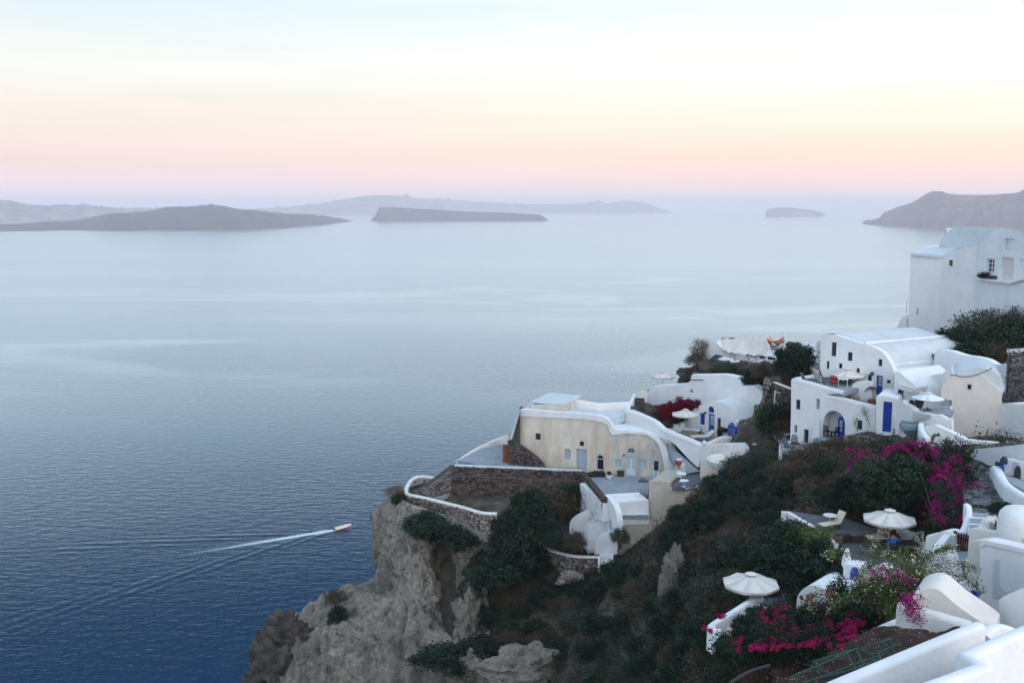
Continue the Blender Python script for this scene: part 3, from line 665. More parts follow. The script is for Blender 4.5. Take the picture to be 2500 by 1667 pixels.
# ---- big dark retaining wall
def Zc(k, pts, z): return [Zp(k, x, y, z) for x, y in pts]
pA = Zp(8, 1494, 24, ZB + .35); pB = Zp(1, 850, 905, ZB + .35)
FRW = Fr(pA, pB); W_ = FRW.uv(1, 850, 905)[0]; W_rw = W_
o = [(0, 0), (W_ * .5, .02), (W_, 0), (W_, -5.5), (-2.5, -5.5), (-1.8, -3.0)]
rw = stone_wall('retaining_wall', 'tall dark brown rubble retaining wall under the beige house', FRW, o, 1.2, 'stone', (.36, .17), 3)
b = MB(); b.wall([FRW.w(-.05, .12, .25), FRW.w(W_ * .5, .14, .25), FRW.w(W_ + .1, .12, .25)], .55, .16, rnd=False); b.build('coping', 'roof', rw)
b = MB(); b.fbox(FRW, 0, -1.05, -.10, W_, -.95, .1); b.build('string_course', 'stone_grey', rw)
# return wall running towards the lower white houses
pC = Zp(1, 1062, 1172, ZB + .2)
FR2 = Fr(pB, pC); L2 = (pC - pB).xy.length
o = [(0, 0), (L2, 0), (L2, -1.15), (0, -1.0)]
rw2 = stone_wall('return_wall', 'low reddish rubble wall running down from courtyard to lower white houses', FR2, o, .5, 'stone', (.30, .15), 5)
b = MB(); b.wall([pB + Vector((.2, 0, .03)), pC + Vector((.2, 0, .03))], .5, .12, rnd=False); b.build('coping', 'stone', rw2)
# rubble triangle beside path, left of the house
FR3 = Fr(D(1, 158, 800, 105.0), D(1, 500, 870, 103.5))
o = FR3.pts(1, [(158, 845), (158, 610), (190, 605), (270, 660), (350, 715), (430, 780), (480, 830), (500, 872)])
slw = stone_wall('sloping_wall', 'short sloping rubble wall at the left foot of the beige house', FR3, o, .6, 'stone', (.30, .15), 7)
b = MB(); b.wall([D(1, 160, 605, 105.2), D(1, 260, 655, 104.9), D(1, 360, 722, 104.5), D(1, 450, 800, 104.0)], .35, .1, rnd=False); b.build('cap', 'roof', slw)
# seaside parapet at far left of the path
wl = MB(); wl.wall(crv([D(1, -330, 800, 110), D(1, -180, 700, 111.5), D(1, -20, 620, 113), D(1, 90, 575, 114), D(1, 172, 545, 113)], 3), .4, 1.3)
wl.build('seaside_parapet', 'white2', label='thin white parapet along the sea side of the path', cat='parapet', smooth=50)
b = MB(); q = D(1, 140, 760, 106); b.bx(q.x - .35, q.y - .3, ZB + .1, q.x + .35, q.y + .3, ZB + 1.9); b.bx(q.x - .4, q.y - .35, ZB + 1.88, q.x + .4, q.y + .35, ZB + 2.0)
b.build('wooden_cabinet', 'terracotta', label='rust brown cabinet standing on path left of the beige house', cat='cabinet', bevel=.02)

# ---- curved lookout terrace on the tip of the promontory
ZL = ZB - 2.6
cw = [(1470, 60), (1385, 100), (1320, 95), (1250, 88), (1190, 105), (1155, 150), (1140, 195), (1160, 215), (1200, 225), (1300, 245), (1400, 270), (1480, 290), (1560, 310), (1640, 335), (1700, 348), (1790, 352)]
cpts = [Zp(8, x, y, ZL + .9) for x, y in cw[1:]]
lk = T('lookout_wall', 'curved white-capped stone wall around the empty lookout at the cliff tip', 'wall', cpts[6])
b = MB(); b.wall(crv(cpts, 4), .42, .22); b.build('cap', 'white2', lk, smooth=60)
fine = crv(cpts, 4); b = MB()
b.wall([p - Vector((0, 0, .2)) for p in fine], .34, 2.4, rnd=False); b.build('core', 'stone_grey', lk)
stn = MB(); rg = random.Random(4)
for i in range(len(fine) - 1):
    if fine[i].y > cpts[5].y + 1.5: continue
    f_ = Fr(fine[i] - Vector((0, 0, .2)), fine[i + 1] - Vector((0, 0, .2))); f_ = f_.off(-.17) if f_.n.y < 0 else f_
    l_ = (fine[i + 1] - fine[i]).xy.length; q = rubble(f_, [(0, 0), (l_, 0), (l_, -2.3), (0, -2.3)], (.30, .16), .05, seed=i)
    stn.v_off = len(stn.v); base_i = len(stn.v); stn.v += q.v; stn.f += [tuple(x + base_i for x in f) for f in q.f]; stn.t += q.t
stn.build('stones', 'stone', lk, kind='stuff', weld=False)
b = MB(); b.slab([Zp(8, x, y, ZL) for x, y in ((1380, 120), (1260, 108), (1190, 140), (1170, 190), (1300, 235), (1400, 252), (1480, 200), (1440, 130))], .3); b.build('lookout_floor', 'floor', label='bare floor of the lookout inside the curved wall', kind='structure')
fbt = Fr(D(8, 1240, 215, 100.6), D(8, 1500, 150, 103.8))
stone_wall('battered_bank', 'slanting pale rubble bank between the lookout and retaining wall', fbt, fbt.pts(8, [(1235, 205), (1300, 165), (1400, 95), (1496, 22), (1504, 290), (1400, 268), (1300, 242)]), .8, 'stone_grey', (.26, .16), 31, proud=.08)
# worn plaster blotches on the inner side of the curved wall
for i, (x, y) in enumerate(((1172, 150), (1213, 132), (1240, 112), (1275, 125), (1318, 118))):
    q = Zp(8, x, y, ZL + .45); b = MB()
    b.lathe([(.02, -.1), (.16, -.04), (.18, .05), (.05, .12)], q, 7); b.build('stone', 'stone', label='dark stone lying along the inside of the curved lookout wall', cat='stone', group='stones in the lookout')

# ================================================================== LOWER WHITE CAVE HOUSES
zt = ZB - .15
A_ = Zp(1, 845, 1015, zt); B_ = Zp(1, 1066, 1212, zt)
FL = Fr(A_, B_); lw = T('cave_house', 'white cave house facing the sea below the courtyard, with curved stair fins', 'house', FL.w(0, -4))
out = FL.pts(1, [(845, 1015), (1066, 1212), (1068, 1385), (960, 1360), (845, 1300)])
opens = [(rect(FL, 1, 882, 1113, 903, 1162), 0, window('metal', 'glass', 1, 2, .07)), (rect(FL, 1, 866, 1190, 904, 1270), 1, door('pale_blue', panes=2)),
         (rect(FL, 1, 990, 1212, 1012, 1262), 0, window('metal', 'glass', 1, 2, .07)), (rect(FL, 1, 950, 1292, 975, 1350), 0, door('blue_grey', panes=2)), (rect(FL, 1, 990, 1300, 1014, 1330), 0, window('metal', 'glass', 1, 1, .07))]
facade(lw, FL, out, 5, 'white', opens, ext=Vector((4.5, 1.2, 0)), reveal=.25)
C_ = Zp(1, 1195, 1300, zt - .9)
FL2 = Fr(Zp(1, 1072, 1135, zt + .35), Zp(1, 1180, 1260, zt + .1))
out = FL2.pts(1, [(1068, 1135), (1082, 1126), (1110, 1150), (1165, 1225), (1185, 1270), (1196, 1310), (1204, 1400), (1204, 1545), (1100, 1560), (1072, 1400)])
opens = [(rect(FL2, 1, 1116, 1368, 1150, 1470), 0, door('blue_grey', panes=3)), (rect(FL2, 1, 1120, 1298, 1132, 1322), 0, window('metal', 'glass', 1, 1, .06))]
facade(lw, FL2, out, 2.0, 'white', opens, ext=Vector((.55, .25, 0)), reveal=.2, name='front_wall', smooth=40)
# curved fins between the houses: walls seen broadside
zfin = zt - 7
fins = [([(745, 1420), (755, 1380), (790, 1340), (850, 1305), (915, 1275), (975, 1262), (1010, 1268), (1010, 1420), (900, 1470), (745, 1470)], 96.0),
        ([(880, 1475), (884, 1445), (905, 1415), (960, 1375), (1030, 1338), (1058, 1330), (1075, 1345), (1075, 1480), (880, 1560)], 94.2),
        ([(918, 1520), (922, 1460), (950, 1428), (1010, 1392), (1070, 1368), (1115, 1362), (1122, 1480), (1100, 1600), (918, 1640)], 92.8),
        ([(985, 1600), (995, 1560), (1030, 1520), (1090, 1488), (1150, 1476), (1198, 1482), (1204, 1545), (1204, 1640), (985, 1640)], 91.2)]
for i, (pl, d_) in enumerate(fins):
    f_ = yaw_frame(1, pl[0][0], pl[0][1], d_, 12); b = MB()
    top = crv([f_.uv(1, x, y) for x, y in pl[:-3]], 4); bot = [f_.uv(1, x, y) for x, y in pl[-3:]]
    b.prism([f_.w(q[0], q[1]) for q in top] + [f_.w(q[0], q[1] - .6) for q in bot], f_.n * -.32); b.build('stair_fin', 'white', lw, smooth=40, bevel=.06)
b = MB(); b.slab([Zp(9, x, y, zt - 4.9) for x, y in ((1000, 600), (1300, 640), (1310, 560), (900, 400), (820, 400))], .3); b.build('landing', 'roof', lw)
# curved low garden wall below with white cap
gp = [Zp(9, x, y, zt - 4.6) for x, y in ((470, 525), (520, 545), (600, 595), (720, 630), (850, 658), (980, 668), (1115, 668))]
gw = T('garden_wall', 'curved rubble wall with white cap below the cave house stairs', 'wall', gp[2])
b = MB(); b.wall(crv(gp, 3), .4, .18); b.build('cap', 'white2', gw, smooth=60)
b = MB(); b.wall([p - Vector((0, 0, .17)) for p in crv(gp, 3)], .3, 2.2, rnd=False); b.build('core', 'mortar', gw)
stn = MB(); fine = crv(gp, 3)
for i in range(len(fine) - 1):
    f_ = Fr(fine[i] - Vector((0, 0, .2)), fine[i + 1] - Vector((0, 0, .2))).off(-.15); l_ = (fine[i + 1] - fine[i]).xy.length
    q = rubble(f_, [(0, 0), (l_, 0), (l_, -2.0), (0, -2.0)], (.30, .17), .05, seed=40 + i); bi = len(stn.v); stn.v += q.v; stn.f += [tuple(x + bi for x in f) for f in q.f]; stn.t += q.t
stn.build('stones', 'stone_grey', gw, kind='stuff', weld=False)
# white steps at the end of that wall
zs = zt - 4.75
st = T('garden_steps', 'three white steps between garden wall end and cave house corner', 'steps', Zp(9, 1190, 700, zs))
for i, (y0, z_) in enumerate(((650, zs), (690, zs - .28), (730, zs - .56))):
    b = MB(); b.slab([Zp(9, 1125, y0 + 26, z_), Zp(9, 1255, y0 + 18, z_), Zp(9, 1255, y0 - 14, z_), Zp(9, 1125, y0 - 8, z_)], .26); b.build('step', 'white', st, bevel=.02)
b = MB(); b.wall([Zp(9, 1122, 668, zs + .15), Zp(9, 1122, 760, zs - .3)], .2, .8); b.build('cheek_wall', 'white', st, smooth=50); b = MB(); b.wall([Zp(9, 1262, 640, zs + .2), Zp(9, 1262, 745, zs - .3)], .2, .8); b.build('cheek_wall', 'white', st, smooth=50)

# ---- sunken terrace between
zu = zt - 1.2
tr = T('sunken_terrace', 'small sunken terrace with white parapet in front of the courtyard', 'terrace', Zp(1, 1350, 1280, zu))
b = MB(); b.slab([Zp(1, x, y, zu) for x, y in ((1175, 1235), (1450, 1215), (1505, 1215), (1505, 1322), (1205, 1322))], .4); b.build('floor', 'floor', tr)
b = MB(); b.wall([Zp(1, 1075, 1128, zt + .35), Zp(1, 1180, 1118, zt + .35), Zp(1, 1300, 1112, zt + .35), Zp(1, 1412, 1104, zt + .35)], .45, 1.5); b.build('parapet', 'white', tr, smooth=50)
b = MB(); b.wall([Zp(1, 1185, 1222, zu + .25), Zp(1, 1440, 1214, zu + .25)], .5, .3, rnd=False); b.build('bench', 'cream', tr)
ff = Fr(Zp(1, 1203, 1318, zu + .05), Zp(1, 1510, 1312, zu + .05))
facade(tr, ff, ff.pts(1, [(1203, 1318), (1510, 1312), (1510, 1405), (1350, 1412), (1203, 1422)]), .5, 'white', name='front_parapet')
f2 = ff.off(.06)
facade(tr, f2, f2.pts(1, [(1203, 1400), (1512, 1395), (1720, 1400), (1720, 1700), (1203, 1700)]), 3, 'tan', name='lower_wall')
b = MB(); q = Zp(1, 1207, 1300, zu); b.lathe([(.14, 0), (.2, .18), (.24, .36), (.22, .4), (.18, .38)], q, 12); b.build('flower_pot', 'terracotta', label='brown clay pot at the corner of sunken terrace', cat='pot', smooth=50)

# ---- tan block walls to the right
ft = Fr(D(1, 1505, 1100, 93.0), D(1, 1712, 1110, 92.0))
tb = T('tan_block', 'plain tan plastered block beside the sunken terrace', 'building', ft.w(0, -4))
facade(tb, ft, ft.pts(1, [(1505, 1000), (1600, 998), (1712, 1005), (1715, 1060), (1712, 1560), (1505, 1560)]), 4.5, 'tan')
ft2 = Fr(D(1, 1708, 1100, 91.6), D(1, 2172, 1130, 88.5))
facade(tb, ft2, ft2.pts(1, [(1708, 1062), (2168, 1072), (2172, 1600), (1708, 1600)]), .8, 'tan', name='long_wall')
b = MB(); b.wall([ft2.w(*ft2.uv(1, 1722, 1052), .3), ft2.w(*ft2.uv(1, 2165, 1066), .3)], .9, .16, rnd=False); b.build('coping', 'roof', tb)
b = MB(); q = ft2.uv(1, 1990, 1235)
b.prism([ft2.w(q[0] + .5 * math.cos(t), q[1] + .5 * math.sin(t), -.03) for t in np.linspace(0, 2 * math.pi, 16)[:-1]], ft2.n * -.03); b.build('round_hatch', 'dark', tb)
# terrace with two round tables
zv = Zp(1, 1850, 1040, 0); zv = ft2.w(*ft2.uv(1, 1900, 1060)).z + .05
b = MB(); b.slab([Zp(1, x, y, zv) for x, y in ((1730, 1050), (2010, 1050), (2000, 900), (1860, 900), (1770, 905), (1760, 1000))], .4); b.build('side_terrace', 'floor_dark', label='dark floored terrace beside the tan block', kind='structure')
fp = Fr(D(1, 2000, 1000, 92.5), D(1, 2165, 1010, 91.0))
tp = T('plaster_block', 'upright pale plaster block at the right of the round tables', 'building', fp.w(0, -1))
facade(tp, fp, fp.pts(1, [(1995, 850), (2000, 822), (2150, 826), (2168, 838), (2168, 1052), (1995, 1052)]), 1.6, 'cream')
fp2 = Fr(D(1, 2000, 760, 95.5), D(1, 2380, 780, 92.5))
uw = T('pot_terrace_wall', 'rough whitish terrace wall under the umbrella patio', 'wall', fp2.w(0, -2))
facade(uw, fp2, fp2.pts(1, [(1998, 670), (2030, 662), (2200, 645), (2285, 645), (2385, 645), (2420, 700), (2420, 900), (2150, 880), (1998, 840)]), 1.0, 'white2')
b = MB(); b.add(*(lambda: ([], []))()); 
bw = MB(); bw.lathe([(.2, -.4), (1.2, -.35), (1.9, 0), (2.1, .55), (2.0, .6), (1.8, .15), (1.1, -.2), (.2, -.25)], D(1, 2270, 840, 91.8), 24); bw.build('bowl_wall', 'white', label='smooth white bowl-shaped corner beside the grey shrub', cat='wall', smooth=60)
# steep path between the vaulted house and the stair wall
pp = [((1620, 588), (1650, 640), 101.5), ((1690, 640), (1690, 700), 100), ((1760, 700), (1720, 770), 98.6), ((1850, 775), (1760, 830), 97.0), ((1930, 850), (1850, 895), 95.5), ((1995, 900), (1870, 925), 94.5)]
b = MB(); V = []
for (x1, y1), (x0, y0), d_ in pp: V += [D(1, x0, y0, d_), D(1, x1, y1, d_ + .6)]
b.add(V + [v - Vector((0, 0, .6)) for v in V], [(2 * i, 2 * i + 1, 2 * i + 3, 2 * i + 2) for i in range(5)] + [(12 + 2 * i, 12 + 2 * i + 2, 12 + 2 * i + 3, 12 + 2 * i + 1) for i in range(5)] + [(2 * i, 2 * i + 2, 12 + 2 * i + 2, 12 + 2 * i) for i in range(5)])
b.build('ramp', 'floor', label='grey ramp descending between vaulted house and white stair wall', kind='structure')
fw = Fr(D(1, 1300, 400, 104.5), D(1, 2000, 760, 95.8))
sw = T('stair_wall', 'long white wall sweeping down beside the grey ramp', 'wall', fw.w(0, -2))
out = [(1075, 372), (1180, 366), (1235, 350), (1285, 312), (1330, 318), (1400, 345), (1530, 402), (1590, 440), (1640, 490), (1740, 535), (1900, 598), (2004, 645), (2000, 720), (1985, 860), (1970, 865), (1900, 800), (1840, 735), (1760, 648), (1690, 600), (1600, 575), (1480, 535), (1300, 520), (1180, 500), (1150, 450), (1110, 400)]
facade(sw, fw, fw.pts(1, out), .45, 'white', smooth=40)
tc_ = MB(); top = [(1300, 318), (1400, 345), (1530, 402), (1590, 440), (1640, 490), (1740, 535), (1900, 598), (2004, 645)]
tc_.wall([fw.w(*fw.uv(1, x, y + 2), .22) for x, y in crv(top, 2)], .62, .2); tc_.build('rounded_cap', 'white', sw, smooth=60)
# white winding parapet rising behind
wp = MB(); wp.wall(crv([D(1, 1275, 318, 105), D(1, 1310, 290, 107), D(1, 1330, 240, 110), D(1, 1355, 190, 113), D(1, 1380, 155, 115), D(1, 1470, 135, 116)], 3), .4, 1.2)
wp.build('winding_parapet', 'white', label='white parapet winding up behind the beige house roof', cat='parapet', smooth=60)
# dark box with white bench behind
fk = Fr(D(1, 1340, 250, 113), D(1, 1462, 260, 112)); stone_wall('dark_rubble_wall', 'dark rubble wall at the left foot of the dome house', fk, fk.pts(1, [(1330, 300), (1345, 205), (1462, 205), (1462, 330)]), .6, 'stone', (.3, .15), 9)  # wall laid in the same dark stone as its neighbours
# ================================================================== DOME HOUSE WITH THE BLUE DOOR
FD = base_frame(2, 840, 1322, 104.0, 1190, 1397); ZD = FD.o.z
dh = T('dome_house', 'white vaulted house with blue door, blue shutters and arched fanlight', 'house', FD.w(0, 0))
out = [(455, 1420), (452, 1240), (575, 1150), (650, 1060), (690, 1015), (740, 985), (830, 952), (905, 938), (985, 945), (1050, 975), (1105, 1025), (1150, 1090), (1195, 1152), (1196, 1430)]
opens = [(rect(FD, 2, 745, 1074, 803, 1208), 0, shutter('blue', 8)), (rect(FD, 2, 842, 1082, 912, 1326), 0, door('blue', glass='glass_sky', panes=3, leaves=1)),
         (rect(FD, 2, 842, 996, 910, 1070), 1, window('blue', 'blue_dark', 2, 1, .07)), (rect(FD, 2, 945, 1130, 986, 1254), 0, shutter('dark', 6)), (rect(FD, 2, 1098, 1180, 1122, 1244), 0, window('metal', 'glass', 1, 2, .06))]
facade(dh, FD, FD.pts(2, out), 5.0, 'white', opens, reveal=.25, smooth=40)
b = MB(); b.fbox(FD, *FD.uv(2, 1160, 1420), -.5, FD.uv(2, 1196, 1420)[0], FD.uv(2, 1196, 1170)[1], .0); b.build('gate_pier', 'white', dh)
b = MB(); q = FD.uv(2, 815, 1068); b.fbox(FD, q[0] - .14, q[1] - .07, -.22, q[0] + .14, q[1] + .07, 0); b.build('wall_lamp', 'metal_dark', dh)
# large whitewashed mound of the cave house behind
FM = FD.off(3.6)
md = T('whitewashed_mound', 'big smooth whitewashed cave roof rising behind the blue door house', 'house', FM.w(0, 0))
top = [(108, 1010), (110, 895), (128, 850), (210, 770), (330, 757), (470, 750), (600, 735), (640, 700), (652, 636), (800, 636), (1000, 632), (1080, 640), (1185, 662), (1180, 702), (1215, 735), (1245, 762), (1330, 768), (1365, 758), (1410, 800), (1465, 862), (1440, 970), (1370, 1110), (1335, 1142), (1195, 1150), (1195, 1300), (500, 1250), (250, 1100)]
# rolled shoulder: several shrinking copies of the outline stacked backwards
uvs = [FM.uv(2, x, y) for x, y in top]; n_ = len(uvs); V = []; cx = sum(p[0] for p in uvs) / n_; ly = [(0, 0.0), (.25, .10), (.7, .12), (1.3, -.2), (2.2, -1.2), (3.6, -3.5)]
for v_, s_ in ly: V += [FM.w(p[0] + (0 if p[0] < cx else 0), p[1] + s_ * .6 * (1 if p[1] > 2 else 0), v_) for p in uvs]
fs = [tuple(t) for t in geometry.tessellate_polygon([[FM.w(*p) for p in uvs]])]
for l in range(len(ly) - 1):
    for i in range(n_): fs.append((l * n_ + i, l * n_ + (i + 1) % n_, (l + 1) * n_ + (i + 1) % n_, (l + 1) * n_ + i))
b = MB(); b.add(V, fs, .5); b.build('mound', 'white', md, smooth=40)
b = MB(); b.prism([FM.w(*FM.uv(2, x, y), -.03) for x, y in ((625, 828), (632, 800), (650, 792), (668, 800), (675, 832))], FM.n * -.2); b.build('vent_niche', 'cream', md)
b = MB(); b.prism([FM.w(*FM.uv(2, x, y), -.05) for x, y in ((645, 830), (650, 806), (662, 806), (668, 830))], FM.n * -.02); b.build('vent_opening', 'dark', md)
b = MB(); b.tube([FM.w(*FM.uv(2, 650, 690), -.1), FM.w(*FM.uv(2, 790, 693), -.1)], .05, 5); b.build('pipe', 'metal_dark', md)
b = MB(); b.tube([FM.w(*FM.uv(2, 115, 840), .5), FM.w(*FM.uv(2, 120, 815), .5), FM.w(*FM.uv(2, 170, 810), .5), FM.w(*FM.uv(2, 208, 768), .8)], .05, 5); b.build('handrail', 'metal_dark', md)
fb_ = Fr(D(2, 0, 880, 113), D(2, 108, 890, 112))
b = MB(); b.wall([fb_.w(*fb_.uv(2, 0, 840), .2), fb_.w(*fb_.uv(2, 60, 820), .2), fb_.w(*fb_.uv(2, 120, 815), .2)], .3, 1.4); b.build('low_wall', 'white2', md, smooth=50)
# patio
zp_ = ZD + .03
pa = MB(); pa.slab([Zp(2, x, y, zp_) for x, y in ((380, 1290), (470, 1255), (600, 1250), (850, 1310), (1000, 1330), (1180, 1400), (1160, 1440), (1000, 1450), (820, 1440), (640, 1385))], .5)
pa.build('patio', 'floor', label='grey patio in front of the blue door house', kind='structure')
fl_ = Fr(D(2, 440, 1200, 105.5), D(2, 570, 1230, 104.8))
b = MB(); b.wall([D(2, 330, 1165, 106.5), D(2, 400, 1205, 106), D(2, 455, 1190, 105.7), D(2, 570, 1165, 105.5)], .3, [.5, .8, 1.7, 2.0]); b.build('patio_back_wall', 'white', label='low white wall behind the patio table', cat='wall', smooth=50)
# parapet in front of the patio with curl
pc = crv([D(13, 1010, 640, 96.0), D(13, 1110, 640, 96.2), D(13, 1230, 595, 96.6), D(13, 1340, 545, 97.0), D(13, 1450, 505, 97.3), D(13, 1600, 508, 97.6)], 4)
b = MB(); b.wall(pc, .5, 1.9); b.build('curled_parapet', 'pale', label='low cream parapet curling up before the blue garden gate', cat='parapet', smooth=60)
b = MB(); b.wall([D(13, 1600, 660, 96.5), D(13, 1760, 665, 95.5), D(13, 1980, 675, 94.0), D(13, 2040, 640, 93.5), D(13, 2100, 650, 93.2), D(13, 2140, 720, 93)], .5, 1.6); b.build('plain_parapet', 'pale', label='plain pale parapet right of the blue garden gate', cat='parapet', smooth=60)
# blue garden gate
fg = Fr(D(2, 1060, 1400, 100.3), D(2, 1155, 1412, 99.5)); gt = T('blue_gate', 'small blue slatted garden gate with arched top at the patio', 'gate', fg.w(0, 0))
g0, g1 = fg.uv(2, 1060, 1400)[0], fg.uv(2, 1155, 1400)[0]
for i in range(7):
    t = (i + .5) / 7; x = g0 + (g1 - g0) * t; b = MB(); b.fbox(fg, x - .045, .0, 0, x + .045, 1.65 + .45 * math.sin(math.pi * t), .04); b.build('slat', 'blue', gt)
for y in (.35, 1.5):
    b = MB(); b.fbox(fg, g0, y, .041, g1, y + .14, .08); b.build('rail', 'blue', gt)
b = MB(); b.fbox(fg, g1 - .02, -.2, -.02, g1 + .14, 1.75, .12); b.build('post', 'blue', gt)

# ================================================================== ROOFTOP TERRACE WITH THE TARPAULIN (behind)
FT = Fr(D(2, 760, 490, 124), D(2, 1640, 470, 116))
tt = T('tarpaulin_terrace', 'white roof terrace with railing under a sagging pale tarpaulin', 'building', FT.w(0, 0))
facade(tt, FT, FT.pts(2, [(760, 492), (800, 400), (835, 318), (885, 255), (930, 250), (1000, 330), (1060, 372), (1130, 382), (1138, 445), (1290, 470), (1440, 492), (1560, 470), (1650, 455), (1650, 475), (1560, 500), (1440, 520), (1290, 492), (1100, 443), (990, 412), (930, 400), (850, 456)]), 3.0, 'white', smooth=40)
FTr = FT.off(.1)
for x, y0, y1 in ((1140, 375, 470), (1302, 400, 492), (1402, 425, 505), (1500, 420, 505)):
    a_, b_ = FTr.uv(2, x, y1); t_ = FTr.uv(2, x, y0)[1]; b = MB(); b.fbox(FTr, a_ - .13, b_, 0, a_ + .13, t_, .26); b.build('post', 'white', tt)
for (xa, ya), (xb, yb) in (((1140, 398), (1302, 430)), ((1302, 430), (1500, 462)), ((1140, 425), (1302, 452)), ((1302, 452), (1402, 470))):
    b = MB(); b.tube([FTr.w(*FTr.uv(2, xa, ya), .13), FTr.w(*FTr.uv(2, xb, yb), .13)], .07, 5); b.build('rail', 'white', tt)
FTb = FT.off(2.6); b = MB(); b.prism([FTb.w(*FTb.uv(2, x, y)) for x, y in ((1100, 380), (1560, 430), (1640, 470), (1440, 510), (1140, 455))], FTb.n * -.3); b.build('dark_backing', 'dark', tt)  # dark sheet set behind the railing so its openings read dark
# tarpaulin sheet
tarp = MB(); nu, nv = 22, 12; V = []
ctl = lambda u, v: None
topl = [(900, 240), (1000, 224), (1150, 219), (1290, 214), (1400, 222), (1515, 232)]; botl = [(990, 332), (1060, 374), (1150, 386), (1290, 402), (1430, 415), (1560, 335)]
ct_, cb_ = crv(topl, 8), crv(botl, 8)
for i in range(nu):
    t = i / (nu - 1) * (len(ct_) - 1); k_ = min(int(t), len(ct_) - 2); f_ = t - k_
    a_ = ct_[k_].lerp(ct_[k_ + 1], f_); b_ = cb_[k_].lerp(cb_[k_ + 1], f_)
    for j in range(nv):
        v = j / (nv - 1); p = a_.lerp(b_, v); dd = (124.5 - i * .33) * (1 - v) + (121.5 - i * .28) * v
        sag = .25 * math.sin(math.pi * v) * (1 + .5 * math.sin(i * 1.1)) + .12 * math.sin(i * 1.9 + j)
        q = D(2, p.x, p.y, dd); V.append(q - Vector((0, 0, sag)))
tarp.add(V, [(i * nv + j, (i + 1) * nv + j, (i + 1) * nv + j + 1, i * nv + j + 1) for i in range(nu - 1) for j in range(nv - 1)], .5)
tp_ = tarp.build('tarpaulin', 'canvas', label='large sagging off-white tarpaulin over the roof terrace', cat='tarpaulin', smooth=60)
so = tp_.modifiers.new('solid', 'SOLIDIFY'); so.thickness = .03
# two small boats laid up on the terrace
def laid_boat(label, k, xa, ya, xb, yb, d, beam, m, stripe):
    A = D(k, xa, ya, d); B = D(k, xb, yb, d - 1.0); f = (B - A); L_ = f.length; fx = f.normalized(); fy = Vector((-fx.y, fx.x, 0)).normalized(); o = T('rowing_boat', label, 'boat', A); V = []; n = 13
    for i in range(n):
        t = i / (n - 1); w_ = beam * math.sin(math.pi * min(max(t * .86 + .09, 0), 1)) ** .6; g = .55 + .5 * (2 * t - 1) ** 2; p = A + fx * (L_ * t)
        V += [p - fy * w_ + Vector((0, 0, g)), p - fy * w_ * .75 + Vector((0, 0, g * .45)), p + Vector((0, 0, 0)), p + fy * w_ * .75 + Vector((0, 0, g * .45)), p + fy * w_ + Vector((0, 0, g))]
    b = MB(); b.add(V, [(i * 5 + j, i * 5 + j + 1, i * 5 + j + 6, i * 5 + j + 5) for i in range(n - 1) for j in range(4)]); b.build('hull', m, o, smooth=50)
    for s_ in (0, 4):
        b = MB(); b.tube([V[i * 5 + s_] for i in range(n)], .07, 5); b.build('gunwale', stripe, o)
    for t in (.3, .55, .75):
        p = A + fx * (L_ * t); w_ = beam * .8; b = MB(); b.hexa([p - fy * w_ + fx * -.15 + Vector((0, 0, .5)), p - fy * w_ + fx * .15 + Vector((0, 0, .5)), p + fy * w_ + fx * .15 + Vector((0, 0, .5)), p + fy * w_ - fx * .15 + Vector((0, 0, .5)), p - fy * w_ - fx * .15 + Vector((0, 0, .56)), p - fy * w_ + fx * .15 + Vector((0, 0, .56)), p + fy * w_ + fx * .15 + Vector((0, 0, .56)), p + fy * w_ - fx * .15 + Vector((0, 0, .56))]); b.build('thwart', 'canvas', o)
laid_boat('red and white boat laid up behind the tarpaulin', 2, 1525, 285, 1700, 290, 119.5, .75, 'orange', 'white')
laid_boat('white boat with dark gunwale resting in front of the red boat', 2, 1560, 352, 1705, 345, 117.5, .7, 'canvas', 'dark')
# white humps and back wall right of the boats
b = MB(); b.wall(crv([D(2, 1690, 330, 115.5), D(2, 1740, 325, 115), D(2, 1830, 318, 114.2), D(2, 1900, 325, 113.6), D(2, 1990, 345, 112.8), D(2, 2060, 385, 111.8), D(2, 2130, 420, 111)], 3), .9, 2.2); b.build('rounded_wall', 'white', label='thick rounded white wall right of the laid-up boats', cat='wall', smooth=60)
b = MB(); b.wall([D(2, 1740, 255, 121), D(2, 1900, 272, 120), D(2, 2075, 300, 118)], .5, 2.2); b.build('rear_wall', 'white', label='white wall at the back above the dark vine', cat='wall', smooth=50)
for i, (x, y) in enumerate(((1785, 290), (1862, 298))):
    b = MB(); b.lathe([(.15, -.4), (.55, -.2), (.6, .1), (.35, .35), (.05, .42)], D(2, x, y, 117), 9); b.build('boulder', 'rock_dark', label=('left', 'right')[i] + ' one of two grey boulders on the white wall behind the vine', cat='boulder')
b = MB(); b.wall([D(2, 1000, 212, 127), D(2, 1110, 206, 127), D(2, 1220, 215, 127)], .4, .5); b.build('orange_lit_wall', 'terracotta', label='short orange ledge peeping over the tarpaulin', cat='ledge', smooth=50)  # warm light on this wall is put into its orange colour
fo_ = Fr(D(2, 2085, 350, 106), D(2, 2135, 360, 105)); o = T('pink_wall', 'narrow pinkish wall panel at the left corner of tall white house', 'wall', fo_.w(0, 0))
facade(o, fo_, fo_.pts(2, [(2082, 470), (2088, 262), (2110, 248), (2138, 246), (2138, 480)]), .5, 'pale')
